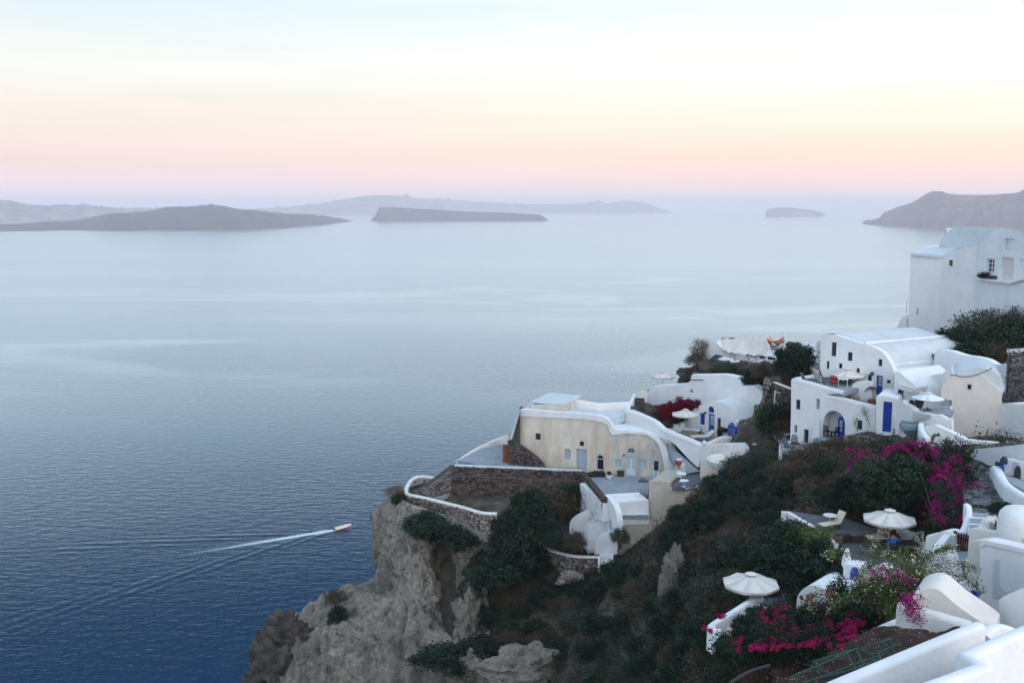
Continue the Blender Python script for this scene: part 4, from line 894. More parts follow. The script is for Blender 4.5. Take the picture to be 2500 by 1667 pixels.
# door of the vine-covered passage
fvd = Fr(D(2, 1690, 760, 100), D(2, 1800, 775, 99.3)); vd = T('vine_passage', 'dark timber doors under the black vine', 'door', fvd.w(0, 0))
facade(vd, fvd, fvd.pts(2, [(1665, 790), (1672, 612), (1850, 590), (1850, 800)]), 1.5, 'mortar', name='lintel_wall')
for i in range(5):
    b = MB(); a_ = fvd.uv(2, 1700 + i * 24, 700)[0]; b.fbox(fvd, a_, fvd.uv(2, 1700, 770)[1], -.06, a_ + .2, fvd.uv(2, 1700, 625)[1], -.01); b.build('plank', 'wood_dark', vd)
# rubble walls between dome house and white house
fr1 = Fr(D(2, 1480, 800, 97.5), D(2, 1792, 830, 93.5))
o = stone_wall('rubble_wall', 'brown rubble wall with pale slanting cap behind the white frame', fr1, fr1.pts(2, [(1490, 690), (1565, 716), (1792, 806), (1792, 1100), (1480, 1010)]), .6, 'stone', (.30, .15), 12)
b = MB(); b.wall([fr1.w(*fr1.uv(2, 1560, 712), .25), fr1.w(*fr1.uv(2, 1792, 803), .25)], .45, .12, rnd=False); b.build('cap', 'pale', o)
fr2 = Fr(D(2, 1375, 1000, 99), D(2, 1500, 900, 97))
stone_wall('rock_pier', 'rough stone pier at the right shoulder of the whitewashed mound', fr2, fr2.pts(2, [(1345, 1150), (1372, 1080), (1370, 985), (1440, 975), (1470, 860), (1480, 700), (1500, 660), (1545, 660), (1560, 760), (1500, 900), (1440, 1100), (1420, 1160)]), 1.2, 'stone_grey', (.32, .2), 14, proud=.09)
fr3 = Fr(D(2, 1198, 1300, 99.5), D(2, 1420, 1320, 97.5))
o = stone_wall('stone_ledge_wall', 'grey rubble wall stepping down right of the blue gate', fr3, fr3.pts(2, [(1198, 1420), (1198, 1165), (1330, 1150), (1420, 1200), (1425, 1440)]), 1.6, 'stone_grey', (.32, .17), 15)
fr4 = Fr(D(2, 1300, 1380, 97), D(2, 1520, 1390, 95.5))
stone_wall('front_rubble_wall', 'low grey rubble wall in front of the stone ledge', fr4, fr4.pts(2, [(1290, 1440), (1300, 1310), (1420, 1300), (1500, 1340), (1525, 1450)]), .8, 'stone_grey', (.30, .16), 16)
# white tubular frame leaning at the rubble wall
wf = T('drying_rack', 'white tubular metal rack leaning before the brown rubble wall', 'drying rack', D(2, 1600, 1040, 95))
def Wt(x, y, d=95): return D(2, x, y, d)
for pl in ([(1600, 1040), (1612, 810)], [(1612, 810), (1590, 1040)], [(1700, 1010), (1765, 855)], [(1612, 830), (1760, 860)], [(1560, 1035), (1670, 1035)], [(1610, 930), (1665, 1000)], [(1600, 1020), (1670, 1040)], [(1760, 930), (1705, 1000)]):
    b = MB(); b.tube([Wt(*p) for p in pl], .05, 5); b.build('bar', 'metal', wf)
fh = Fr(D(2, 1585, 1420, 93), D(2, 1700, 1425, 91.6)); hu = T('white_hutch', 'small white box hut left of the white two-storey house', 'hut', fh.w(0, 0))
facade(hu, fh, fh.pts(2, [(1580, 1425), (1588, 1268), (1620, 1264), (1700, 1308), (1702, 1420)]), .9, 'white')
b = MB(); b.tube(crv([D(2, 1700, 1310, 91.5), D(2, 1735, 1322, 91), D(2, 1775, 1312, 90.5)], 4), .05, 5); b.build('pipe', 'metal', hu)

# ================================================================== WHITE TWO-STOREY HOUSE
FW = yaw_frame(3, 125, 1000, 90.0, 42)
wh = T('white_house', 'white two-storey house with roof terraces, arched porch and blue doors', 'house', FW.w(0, -4))
out = [(112, 1230), (122, 900), (124, 585), (132, 568), (160, 563), (300, 602), (450, 645), (608, 686), (612, 705), (520, 712), (455, 716), (600, 748), (760, 788), (930, 828), (935, 1230)]
arch_r = rect(FW, 3, 428, 872, 640, 1160)
opens = [(rect(FW, 3, 168, 766, 211, 862), 0, window('wood_dark', 'glass', 1, 2, .06)), (rect(FW, 3, 363, 758, 398, 857), 0, window('blue_grey', 'glass_sky', 1, 2, .06)),
         (rect(FW, 3, 152, 1010, 180, 1086), 0, window('blue_grey', 'glass', 1, 2, .06)), (rect(FW, 3, 243, 1050, 289, 1184), 0, door('dark', glass='glass', panes=2, leaves=1)),
         (rect(FW, 3, 752, 962, 803, 1056), 0, window('dark', 'glass', 1, 1, .05))]
a0, b0, a1, b1 = arch_r
big = [(a0, b0), (a1, b0)] + [((a0 + a1) / 2 + (a1 - a0) / 2 * math.cos(t), b1 - 1.35 + 1.35 * math.sin(t) ** .85) for t in np.linspace(0, math.pi, 13)]
bm_ = MB(); E = FW.n * -.42
holes = [[FW.w(*q) for q in hole_poly(o[0], o[1])] for o in opens]
bm_.prism([FW.w(*q) for q in FW.pts(3, out)], FW.n * -1.9, holes + [], FW.n * -.3, t=.5)
# porch cut as its own deep recess
bm_ = MB(); P0 = [FW.w(*q) for q in FW.pts(3, out)]; allh = holes + [[FW.w(*q) for q in big]]
allp = P0 + [q for h in allh for q in h]; bm_.add(allp, [tuple(q) for q in geometry.tessellate_polygon([P0] + allh)], .5)
n = len(P0); bm_.add(P0 + [p + E for p in P0], [(i, (i + 1) % n, n + (i + 1) % n, n + i) for i in range(n)], .5)
for h, rv in [(h, .3) for h in holes] + [(allh[-1], 1.5)]:
    m_ = len(h); bm_.add(h + [p - FW.n * rv for p in h], [(i, (i + 1) % m_, m_ + (i + 1) % m_, m_ + i) for i in range(m_)], .5)
    bm_.add([p - FW.n * rv for p in h], [tuple(q) for q in geometry.tessellate_polygon([h])], .5)
bm_.build('wall', 'white', wh, smooth=35)
for o in opens: o[2](wh, FW, o[0], o[1], .3)
fpor = FW.off(.55); r_ = rect(fpor, 3, 570, 928, 633, 1122)
b = MB(); P_ = hole_poly(r_, .8); b.prism([fpor.w(*q) for q in P_], fpor.n * -.08); dr_ = b.build('door', 'blue', wh)
for i in range(3):
    x0, y0, x1, y1 = r_; yy = y0 + (y1 - y0) * (.28 + i * .19); g = MB(); g.fbox(fpor, x0 + (x1 - x0) * .30, yy, -.03, x0 + (x1 - x0) * .70, yy + (y1 - y0) * .15, -.002); g.build('pane', 'glass_sky', dr_)
# parapet copings
b = MB(); b.wall([FW.w(*FW.uv(3, x, y + 3), .18) for x, y in ((128, 566), (160, 563), (300, 602), (450, 645), (608, 686))], .42, .25); b.build('upper_coping', 'white', wh, smooth=60)
b = MB(); b.wall([FW.w(*FW.uv(3, x, y + 3), .18) for x, y in ((455, 716), (600, 748), (760, 788), (935, 830))], .42, .25); b.build('lower_coping', 'white', wh, smooth=60)
# left return of the upper parapet
z1 = FW.w(*FW.uv(3, 160, 563)).z
b = MB(); b.wall([FW.w(FW.uv(3, 130, 566)[0] + .1, FW.uv(3, 130, 566)[1], .2), D(3, 180, 552, 92.0), D(3, 330, 528, 95.5)], .4, 1.0); b.build('side_coping', 'white', wh, smooth=60)
zfu = z1 - .75
b = MB(); b.slab([FW.w(FW.uv(3, 135, 600)[0], zfu - FW.o.z, .40), FW.w(FW.uv(3, 620, 600)[0], zfu - FW.o.z, .40), FW.w(FW.uv(3, 620, 600)[0] + .3, zfu - FW.o.z, 7), FW.w(FW.uv(3, 135, 600)[0], zfu - FW.o.z, 7)], .4); b.build('upper_floor', 'floor', wh)
# big blue door block
FWd = yaw_frame(3, 1010, 1070, FW.w(FW.uv(3, 935, 1000)[0], 0).y - 1.0, 30)
out = [(935, 1230), (936, 745), (945, 732), (1005, 728), (1140, 762), (1150, 800), (1150, 1240)]
facade(wh, FWd, FWd.pts(3, out), 4.0, 'white', [(rect(FWd, 3, 1000, 786, 1086, 1078), 0, door('blue', leaves=1, planks=5))], reveal=.22, name='door_block')
b = MB(); r_ = rect(FWd, 3, 985, 1086, 1100, 1110); b.fbox(FWd, r_[0], r_[1], -.5, r_[2], r_[3], 0); b.build('door_step', 'white2', wh)
fcur = FWd.off(-.3)
facade(wh, fcur, fcur.pts(3, crv([(1110, 905), (1140, 930), (1190, 975), (1240, 1030), (1270, 1075), (1282, 1110), (1262, 1160)], 3) + [(1250, 1230), (1100, 1230)]), .5, 'white', name='curved_wing', smooth=40)
z2 = FW.w(*FW.uv(3, 935, 830)).z - .55
b = MB(); b.slab([FW.w(FW.uv(3, 460, 800)[0], z2 - FW.o.z, .35), FW.w(FW.uv(3, 936, 800)[0], z2 - FW.o.z, .35), FW.w(FW.uv(3, 936, 800)[0], z2 - FW.o.z, 5.6), FW.w(FW.uv(3, 460, 800)[0], z2 - FW.o.z, 5.6)], .3); b.build('lower_floor', 'floor', wh)
# divider wall on the terrace
fdv = FW.off(3.2)
facade(wh, fdv, fdv.pts(3, [(700, 760), (702, 640), (715, 612), (760, 592), (830, 585), (900, 600), (900, 790)]), .3, 'white', name='divider')
# upper storey
FU = FW.off(6.0)
uo = [(400, 700), (404, 300), (407, 165), (430, 146), (530, 140), (600, 163), (720, 203), (830, 240), (880, 250), (930, 270), (1000, 312), (1045, 370), (1080, 430), (1105, 490), (1118, 560), (1122, 800), (900, 820)]
opens = [(rect(FU, 3, 508, 217, 556, 352), 0, window('dark', 'glass', 1, 2, .06)), (rect(FU, 3, 663, 313, 710, 397), 0, window('dark', 'glass', 1, 1, .06)), (rect(FU, 3, 957, 380, 995, 447), 0, window('dark', 'glass', 1, 1, .06)),
         (rect(FU, 3, 462, 398, 488, 474), 0, window('dark', 'glass', 1, 2, .06)), (rect(FU, 3, 578, 420, 612, 470), 0, window('dark', 'glass', 1, 1, .06)), (rect(FU, 3, 745, 465, 778, 575), 0, window('dark', 'glass', 1, 2, .06)),
         (rect(FU, 3, 855, 528, 893, 640), 0, window('dark', 'glass', 1, 2, .06)), (rect(FU, 3, 934, 535, 998, 724), 0, door('blue', glass='glass_sky', panes=3)), (rect(FU, 3, 640, 560, 702, 680), 0, door('dark', glass='glass', panes=1)),
         (rect(FU, 3, 1036, 578, 1075, 612), 0, window('blue_dark', 'glass', 1, 1, .05))]
EU = Vector((9.8, 5.2, 0)); facade(wh, FU, FU.pts(3, uo), 11, 'white', opens, reveal=.3, name='upper_wall', smooth=40, ext=EU)
fr_ = FU.off(-.0)
b = MB(); rid = [FU.w(*FU.uv(3, 828, 236), .1) + EU * t + Vector((0, 0, .08)) for t in (0, .3, .6, .98)]; b.tube(rid, .11, 6); b.build('roof_rib', 'white', wh)
# roof skin in grey-white cement, a finger above the vault
so_ = [(405, 172), (430, 146), (530, 140), (600, 163), (720, 203), (830, 240), (880, 250), (930, 270), (1000, 312), (1045, 370), (1080, 430), (1105, 490), (1118, 560)]
V = []; L_ = crv([FU.uv(3, x, y) for x, y in so_], 2)
for p in L_: V += [FU.w(p[0] - .02, p[1] + .03) + EU * .05, FU.w(p[0] - .02, p[1] + .03) + EU]
b = MB(); b.add(V, [(2 * i, 2 * i + 2, 2 * i + 3, 2 * i + 1) for i in range(len(L_) - 1)], .5); b.build('roof', 'roof', wh, smooth=40)
b = MB(); q = FU.uv(3, 905, 515); b.fbox(FU, q[0] - .12, q[1] - .15, -.3, q[0] + .12, q[1] + .15, 0); b.build('wall_lamp', 'metal_dark', wh)
# left side wall is closed by the prism; low walls left of the house
b = MB(); b.wall([D(3, 262, 425, 99), D(3, 400, 500, 96.5)], .35, 1.0); b.build('side_parapet', 'white2', label='slanting low wall between the vine and the white house', cat='wall', smooth=50)
b = MB(); b.wall([D(3, 285, 350, 103), D(3, 408, 418, 100)], .35, 1.0); b.build('upper_side_parapet', 'white2', label='short slanting parapet above the low wall by the vine', cat='wall', smooth=50)
# white slatted gate by the arch
fga = FW.off(-.5); wg = T('white_slat_gate', 'white slatted gate and fence left of the arched porch', 'gate', fga.w(*fga.uv(3, 345, 1190)))
for i in range(5):
    x = 318 + i * 15; a_, y0 = fga.uv(3, x + 4, 1190); y1 = fga.uv(3, x + 4, 1085 - 6 * i)[1]; b = MB(); b.fbox(fga, a_ - .07, y0, 0, a_ + .07, y1, .05); b.build('slat', 'white', wg)
for yy in (1110, 1165):
    a_, y_ = fga.uv(3, 312, yy); a2 = fga.uv(3, 392, yy)[0]; b = MB(); b.fbox(fga, a_, y_ - .05, .051, a2, y_ + .05, .09); b.build('rail', 'white', wg)
b = MB(); b.prism([fga.w(*fga.uv(3, x, y), .02) for x, y in ((330, 1080), (340, 1030), (388, 958), (392, 1090))], fga.n * -.3); b.build('buttress', 'white', wg)
# rubble base under the arch
frb = FW.off(-1.4); bs = stone_wall('rubble_base', 'pale rubble footing with shrubs under the arched porch', frb, frb.pts(3, [(150, 1300), (200, 1215), (420, 1165), (640, 1125), (800, 1090), (960, 1115), (1110, 1118), (1200, 1180), (1200, 1320), (800, 1330)]), 1.2, 'stone_grey', (.34, .2), 18, proud=.08)
# ================================================================== TALL WHITE HOUSE, TOP RIGHT
FH1 = Fr(D(4, 500, 1190, 110), D(4, 800, 1190, 108))
th = T('tall_white_house', 'tall plain white house with two barrel vaults at the top right', 'house', FH1.w(0, 0))
facade(th, FH1, FH1.pts(4, [(487, 1230), (492, 900), (508, 398), (640, 408), (822, 430), (805, 800), (786, 1240)]), 6.0, 'white', [(rect(FH1, 4, 566, 965, 585, 1026), 0, window('pale', 'glass_sky', 1, 1, .05))], smooth=None)
FH2 = Fr(FH1.w(FH1.uv(4, 806, 800)[0], 0), D(4, 1250, 1150, 103.5))
s2 = [(786, 1240), (806, 800), (822, 432), (860, 408), (910, 385), (960, 365), (1020, 352), (1060, 340), (1210, 322), (1215, 900), (1200, 1260)]
facade(th, FH2, FH2.pts(4, s2), 6.5, 'white', [(rect(FH2, 4, 893, 475, 933, 535), 0, shutter('wood', 4))], name='side_wall', smooth=40, ext=-FH1.n * 6.5 - FH1.u * .6)
FH3 = Fr(FH2.w(FH2.uv(4, 1196, 800)[0], 0, -.25), D(4, 1640, 900, 97.0))
s3 = [(1190, 1300), (1192, 700), (1200, 500), (1215, 400), (1240, 320), (1290, 255), (1350, 200), (1400, 172), (1450, 160), (1500, 158), (1560, 168), (1620, 185), (1690, 220), (1760, 290), (1800, 400), (1810, 1300)]
opens = [(rect(FH3, 4, 1272, 460, 1352, 602), 0, window('white', 'glass', 2, 3, .12)), (rect(FH3, 4, 1420, 450, 1546, 668), 0, door('pale', leaves=1, planks=3)),
         (rect(FH3, 4, 1450, 258, 1550, 372), 0, shutter('pale', 5)), (rect(FH3, 4, 1605, 462, 1700, 635), 0, door('wood_dark', glass='glass', panes=2, leaves=2))]
facade(th, FH3, FH3.pts(4, s3), 9, 'white', opens, name='gable_wall', reveal=.3, smooth=40, ext=Vector((-.9, 8.2, 0)))
V = []; L_ = crv([FH3.uv(4, x, y) for x, y in s3[3:14]], 3)
for p in L_: V += [FH3.w(p[0], p[1] + .02) + Vector((-.9, 8.2, 0)) * .06, FH3.w(p[0], p[1] + .02) + Vector((-.92, 8.3, 0))]
b = MB(); b.add(V, [(2 * i, 2 * i + 2, 2 * i + 3, 2 * i + 1) for i in range(len(L_) - 1)], .5); b.build('roof', 'roof_pale', th, smooth=40)
# smaller vault roof in front left
V = []; L_ = crv([FH2.uv(4, x, y) for x, y in s2[2:9]], 3)
for p in L_:
    q = FH2.w(p[0], p[1] + .03, .1); V += [q, q - FH1.n * 6.4 - FH1.u * .6]
b = MB(); b.add(V, [(2 * i, 2 * i + 2, 2 * i + 3, 2 * i + 1) for i in range(len(L_) - 1)], .5); b.build('lower_roof', 'roof_pale', th, smooth=40)
V = [D(4, 508, 398, 110), D(4, 560, 372, 112), D(4, 620, 345, 114), D(4, 720, 325, 115.5), D(4, 860, 318, 116), D(4, 1030, 330, 113), D(4, 1020, 350, 108.5), D(4, 822, 428, 108)]
b = MB(); b.prism(V, (0, 0, -.3)); b.build('vault_cap', 'roof_pale', th)
b = MB(); q = D(4, 884, 250, 117); b.bx(q.x - .35, q.y - .3, q.z - 2.6, q.x + .35, q.y + .3, q.z + 1.0); b.bx(q.x - .45, q.y - .4, q.z + .9, q.x + .45, q.y + .4, q.z + 1.1); b.build('chimney', 'pale', th, bevel=.03)
b = MB(); q = FH3.uv(4, 1296, 625)
for p in [FH3.uv(4, 1380, 660)]: b.fbox(FH3, FH3.uv(4, 1215, 640)[0], p[1], -.45, p[0], p[1] + .25, 0)
b.build('flower_box', 'wood_dark', th)
# balcony ledge below the window
b = MB(); b.wall([FH3.w(*FH3.uv(4, x, y), -.2) for x, y in ((1195, 650), (1380, 672), (1540, 690), (1640, 660), (1700, 650))], .4, .22, rnd=False); b.build('ledge', 'white', th)
b = MB(); b.tube([D(4, 470, 890, 111), D(4, 466, 1010, 111)], .05, 5); b.build('pipe', 'metal', th)
b = MB(); b.wall(crv([D(4, 330, 1190, 113), D(4, 390, 1150, 113), D(4, 420, 1080, 112.5), D(4, 455, 1030, 112), D(4, 490, 1060, 111)], 3), .6, 2.5); b.build('shoulder_wall', 'white', th, smooth=60)

# ================================================================== WHITE SLOPE WALL AND CREAM HOUSE AT THE RIGHT
FS = Fr(D(3, 1500, 500, 92), D(3, 2180, 500, 86))
sl = T('slope_wall', 'broad bright white wall with wavy top under the hillside shrubs', 'wall', FS.w(0, -4))
facade(sl, FS, FS.pts(3, crv([(1462, 640), (1480, 440), (1500, 350), (1530, 292), (1640, 300), (1700, 318), (1790, 345), (1900, 360), (2000, 385), (2060, 420), (2090, 432), (2150, 425), (2190, 405)], 3) + [(2200, 800), (1462, 800)]), .8, 'white', smooth=40)
fch = Fr(D(3, 1440, 400, 93.5), D(3, 1500, 400, 92.5)); sh = T('shrine_pillar', 'narrow white pillar with dark niches beside the slope wall', 'pillar', fch.w(0, 0))
facade(sh, fch, fch.pts(3, [(1430, 510), (1440, 340), (1455, 320), (1500, 320), (1480, 510)]), .6, 'white')
for y0, y1, x0, x1 in ((333, 352, 1447, 1492), (368, 395, 1465, 1492), (484, 504, 1432, 1466)):
    b = MB(); r_ = rect(fch, 3, x0, y0, x1, y1); b.fbox(fch, r_[0], r_[1], -.06, r_[2], r_[3], -.01); b.build('niche', 'wood_dark', sh)
# flat white roof between the two houses, with low dome shapes
FK = Fr(D(3, 1115, 640, 86), D(3, 1500, 640, 83))
lo = T('low_white_house', 'low white house with rounded roofs between white house and cream house', 'house', FK.w(0, -2))
facade(lo, FK, FK.pts(3, [(1105, 1000), (1112, 640), (1118, 510), (1150, 500), (1300, 620), (1360, 700), (1400, 1000)]), 6.5, 'white', [(rect(FK, 3, 1143, 655, 1198, 765), 0, window('wood_dark', 'glass', 1, 2, .06))], smooth=40, reveal=.25)
FK2 = FK.off(3.4)
facade(lo, FK2, FK2.pts(3, crv([(1250, 800), (1290, 690), (1340, 640), (1420, 560), (1480, 530), (1560, 520), (1620, 525), (1670, 545)], 3) + [(1690, 900), (1250, 900)]), 5, 'white', name='rear_vault', smooth=40)
b = MB(); b.wall(crv([D(3, 1120, 508, 88), D(3, 1180, 496, 89.5), D(3, 1260, 478, 91), D(3, 1350, 472, 92), D(3, 1440, 470, 93)], 3), .4, 1.5); b.build('roof_edge', 'white', lo, smooth=50)
V = [D(3, 1120, 510, 87.5), D(3, 1260, 482, 91), D(3, 1440, 474, 93), D(3, 1470, 560, 88), D(3, 1420, 640, 84.5), D(3, 1300, 660, 84), D(3, 1150, 620, 85)]
b = MB(); b.prism(V, (0, 0, -.4)); b.build('roof', 'white2', lo)
# cream house: gable with vault
FC = base_frame(3, 1660, 950, 78.0, 2120, 985)
ch = T('cream_house', 'cream house with arched gable and one tiny window at the right', 'house', FC.w(0, -3))
out = crv([(1560, 660), (1575, 620), (1620, 570), (1670, 532)], 2) + [(1690, 528), (1780, 545), (1850, 540), (1900, 530)] + crv([(1930, 520), (1990, 560), (2060, 625), (2110, 680), (2140, 700)], 2) + [(2138, 900), (2120, 1050), (2090, 1240), (1650, 1240), (1655, 960), (1660, 770), (1690, 755), (1660, 700)]
out = [(1655, 1260), (1655, 960), (1662, 775), (1600, 760), (1558, 740), (1556, 665), (1580, 618), (1625, 568), (1668, 534), (1700, 540), (1760, 546), (1840, 540), (1900, 528), (1925, 520), (1985, 556), (2060, 625), (2105, 668), (2140, 690), (2138, 900), (2120, 1050), (2092, 1260)]
facade(ch, FC, FC.pts(3, out), 5.5, 'pale', [(rect(FC, 3, 1806, 620, 1852, 676), 0, window('metal', 'glass', 1, 1, .05))], smooth=35, reveal=.25)
# vault crown above
FC2 = FC.off(.5)
facade(ch, FC2, FC2.pts(3, crv([(1660, 560), (1720, 505), (1800, 485), (1880, 474), (1960, 468), (2040, 485), (2110, 530), (2150, 590), (2170, 660)], 3) + [(2140, 720), (1700, 720)]), 5.5, 'roof', name='vault', smooth=40)
b = MB(); b.tube(crv([FC.w(*FC.uv(3, x, y), -.06) for x, y in ((1640, 525), (1690, 530), (1760, 543), (1840, 540), (1920, 520), (1990, 492), (2050, 460))], 3), .035, 5); b.build('cable', 'metal_dark', ch)
fwn = FC.off(.45)
b = MB(); r_ = rect(fwn, 3, 1636, 716, 1686, 816); b.fbox(fwn, r_[0], r_[1], -.08, r_[2], r_[3], 0); b.build('side_window', 'glass_sky', ch)
# right-hand wall beyond the cream house and stone tower
FX = Fr(FC.w(FC.uv(3, 2110, 1000)[0], 0, .15), D(3, 2500, 1040, 73))
rw_ = T('corner_wall', 'smooth white wall at the right edge beside the cream house', 'wall', FX.w(0, -2))
facade(rw_, FX, FX.pts(3, [(2085, 1270), (2115, 1050), (2140, 802), (2230, 800), (2300, 812), (2600, 790), (2600, 1280)]), 2.5, 'white')
FST = Fr(D(3, 2150, 760, 84), D(3, 2400, 780, 80))
stw = stone_wall('stone_tower', 'grey rubble tower corner with white top at right edge', FST, FST.pts(3, [(2145, 815), (2150, 710), (2180, 690), (2195, 300), (2600, 275), (2600, 830)]), 3, 'stone_grey', (.36, .2), 21, cat='tower', proud=.06)
b = MB(); b.wall([FST.w(*FST.uv(3, 2196, 285), .4), FST.w(*FST.uv(3, 2600, 255), .4)], .9, .3, rnd=False); b.build('cap', 'white', stw)
b = MB(); b.fbox(FST, *FST.uv(3, 2194, 700), -.09, FST.uv(3, 2202, 700)[0], FST.uv(3, 2202, 300)[1], .05); b.build('quoin_strip', 'wood_red', stw)
# terrace of the cream house: floor, parapet, tiled bench wall, gate
zg = Zp(3, 1500, 895, 0); FG = Fr(D(3, 1290, 980, 74.5), D(3, 1660, 960, 72.5)); zgf = FG.w(*FG.uv(3, 1500, 905)).z - .1
tc2 = T('cream_terrace', 'little white terrace with wavy parapet left of the cream house', 'terrace', FG.w(0, 0))
facade(tc2, FG, FG.pts(3, [(1366, 1260), (1366, 900), (1400, 895), (1490, 915), (1550, 915), (1590, 935), (1620, 952), (1660, 958), (1660, 1260)]), .4, 'white', smooth=40, name='parapet')
b = MB(); r_ = rect(FG, 3, 1415, 918, 1475, 948); b.fbox(FG, r_[0], r_[1], -.03, r_[2], r_[3], -.004); b.build('name_plate', 'pale_blue', tc2)
b = MB(); b.slab([Zp(3, x, y, zgf) for x, y in ((1290, 915), (1655, 908), (1680, 860), (1500, 850), (1290, 855))], .3); b.build('floor', 'floor', tc2)
FGb = Fr(D(3, 1540, 900, 77.6), D(3, 1690, 900, 76.4))
b = MB(); b.prism([FGb.w(*FGb.uv(3, x, y)) for x, y in ((1545, 960), (1548, 835), (1648, 833), (1648, 960))], FGb.n * -.3); b.build('tiled_wall', 'pale_blue', tc2)
rg = random.Random(8)
for i in range(14):
    a_, y_ = FGb.uv(3, rg.uniform(1555, 1640), rg.uniform(842, 940)); b = MB(); s_ = rg.uniform(.06, .12)
    b.prism([FGb.w(a_ + s_ * math.cos(t) * rg.uniform(.6, 1.3), y_ + s_ * .6 * math.sin(t), -.012) for t in np.linspace(0, 2 * math.pi, 7)[:-1]], FGb.n * -.01); b.build('tile', 'blue_grey', tc2)
fgt = Fr(D(3, 1290, 965, 74.6), D(3, 1368, 985, 74.0)); gg = T('white_picket_gate', 'white picket gate at the top of the blue steps', 'gate', fgt.w(0, 0))
for i in range(7):
    a_, y0 = fgt.uv(3, 1297 + i * 11, 975 + i * 1.5); y1 = fgt.uv(3, 1297 + i * 11, 868 + i)[1]; b = MB(); b.fbox(fgt, a_ - .055, y0, 0, a_ + .055, y1, .04); b.build('picket', 'metal', gg)
for yy in (890, 955):
    b = MB(); a_, y_ = fgt.uv(3, 1294, yy); b.fbox(fgt, a_, y_ - .05, .041, fgt.uv(3, 1368, yy)[0], y_ + .05, .08); b.build('rail', 'metal', gg)
FGl = Fr(D(3, 1130, 900, 77), D(3, 1295, 930, 75))
lf = T('step_wall', 'low white wall left of the picket gate with curved end', 'wall', FGl.w(0, 0))
facade(lf, FGl, FGl.pts(3, [(1125, 1100), (1130, 800), (1190, 770), (1200, 800), (1260, 830), (1295, 860), (1300, 985), (1180, 965), (1160, 1000), (1150, 1100)]), .5, 'white', smooth=40)
# blue-grey steps
bs_ = T('blue_steps', 'flight of blue-grey steps curving up to the picket gate', 'steps', D(3, 1300, 1100, 71))
for i, (xl, xr, y0, y1) in enumerate(((1185, 1370, 985, 1020), (1210, 1375, 1022, 1052), (1235, 1385, 1054, 1088), (1258, 1395, 1090, 1128), (1270, 1415, 1130, 1170))):
    zz = D(3, 1300, 1000, 73.5).z - i * .34; b = MB()
    b.slab([Zp(3, xl, y1, zz), Zp(3, xr, y1, zz), Zp(3, xr, y0 - 6, zz), Zp(3, xl - 20, y0 - 6, zz)], .34); b.build('step', 'floor_step', bs_)
b = MB(); b.wall(crv([D(3, 1366, 985, 73.2), D(3, 1372, 1040, 71.5), D(3, 1400, 1090, 70), D(3, 1440, 1140, 68.5)], 3), .4, 1.2); b.build('cheek_wall', 'white', bs_, smooth=50)
FQ = Fr(D(3, 1400, 1100, 71.5), D(3, 2100, 1180, 67.5))
qw = T('terrace_foot_wall', 'long low white wall at the foot of the cream house', 'wall', FQ.w(0, 0))
facade(qw, FQ, FQ.pts(3, [(1372, 1270), (1385, 1030), (1500, 1010), (1660, 1080), (1800, 1150), (2090, 1180), (2110, 1290), (1380, 1310)]), .5, 'white')

# ================================================================== STONE STAIRCASE, RIGHT
sst = T('stone_staircase', 'broad dark stone staircase climbing past the magenta bougainvillea', 'staircase', D(10, 1700, 1200, 52))
treads = [(930, 1265, 375, 480, 64.0), (960, 1330, 490, 590, 62.3), (1060, 1620, 605, 690, 60.3), (1200, 1780, 700, 850, 58.4), (1250, 1790, 860, 1000, 56.6), (1280, 1900, 1000, 1180, 54.6), (1280, 2060, 1190, 1420, 52.6), (1300, 2300, 1425, 1600, 50.8)]
for i, (x0, x1, y0, y1, d_) in enumerate(treads):
    zt_ = D(10, (x0 + x1) / 2, y0, d_ + 1.7).z; A = Zp(10, x0 - 90, y1, zt_); B = Zp(10, x1 + 40, y1, zt_); C2 = Zp(10, x1 + 40, y0 - 25, zt_); D2 = Zp(10, x0 - 90, y0 - 25, zt_)
    b = MB(); b.slab([A, B, C2, D2], .55); s_ = b.build('step', 'floor_dark', sst)
    f_ = Fr(A, B); l_ = (B - A).xy.length; q = rubble(f_, [(0, 0), (l_, 0), (l_, -.5), (0, -.5)], (.30, .17), .05, seed=60 + i); q.build('riser_stones', 'stone_step', s_, kind='stuff', weld=False)
    rg = random.Random(70 + i); pv_ = MB(); L = lambda u, v: A.lerp(B, u).lerp(D2.lerp(C2, u), v); dl = max((D2 - A).xy.length, .5); vv = 0.0
    while vv < .97:
        hv = rg.uniform(.12, .3) / dl; uu = -rg.random() * .3 / l_
        while uu < 1:
            wu = rg.uniform(.14, .42) / l_; u0, u1, v0, v1 = max(uu, 0) + .02 / l_, min(uu + wu, 1) - .02 / l_, vv + .02 / dl, min(vv + hv, 1) - .02 / dl
            if u1 > u0 and v1 > v0:
                j = lambda: Vector((rg.uniform(-.03, .03), rg.uniform(-.03, .03), 0)); p4 = [L(u0, v0) + j(), L(u1, v0) + j(), L(u1, v1) + j(), L(u0, v1) + j()]; k_ = Vector((0, 0, rg.uniform(.01, .05))); mc = (p4[0] + p4[2]) / 2
                pv_.add([p for p in p4] + [mc + (p - mc) * .78 + k_ for p in p4], [(4, 5, 6, 7), (0, 1, 5, 4), (1, 2, 6, 5), (2, 3, 7, 6), (3, 0, 4, 7)], rg.random() ** 1.6)
            uu += wu
        vv += hv
    pv_.build('paving_stones', 'stone_step', s_, kind='stuff', weld=False)
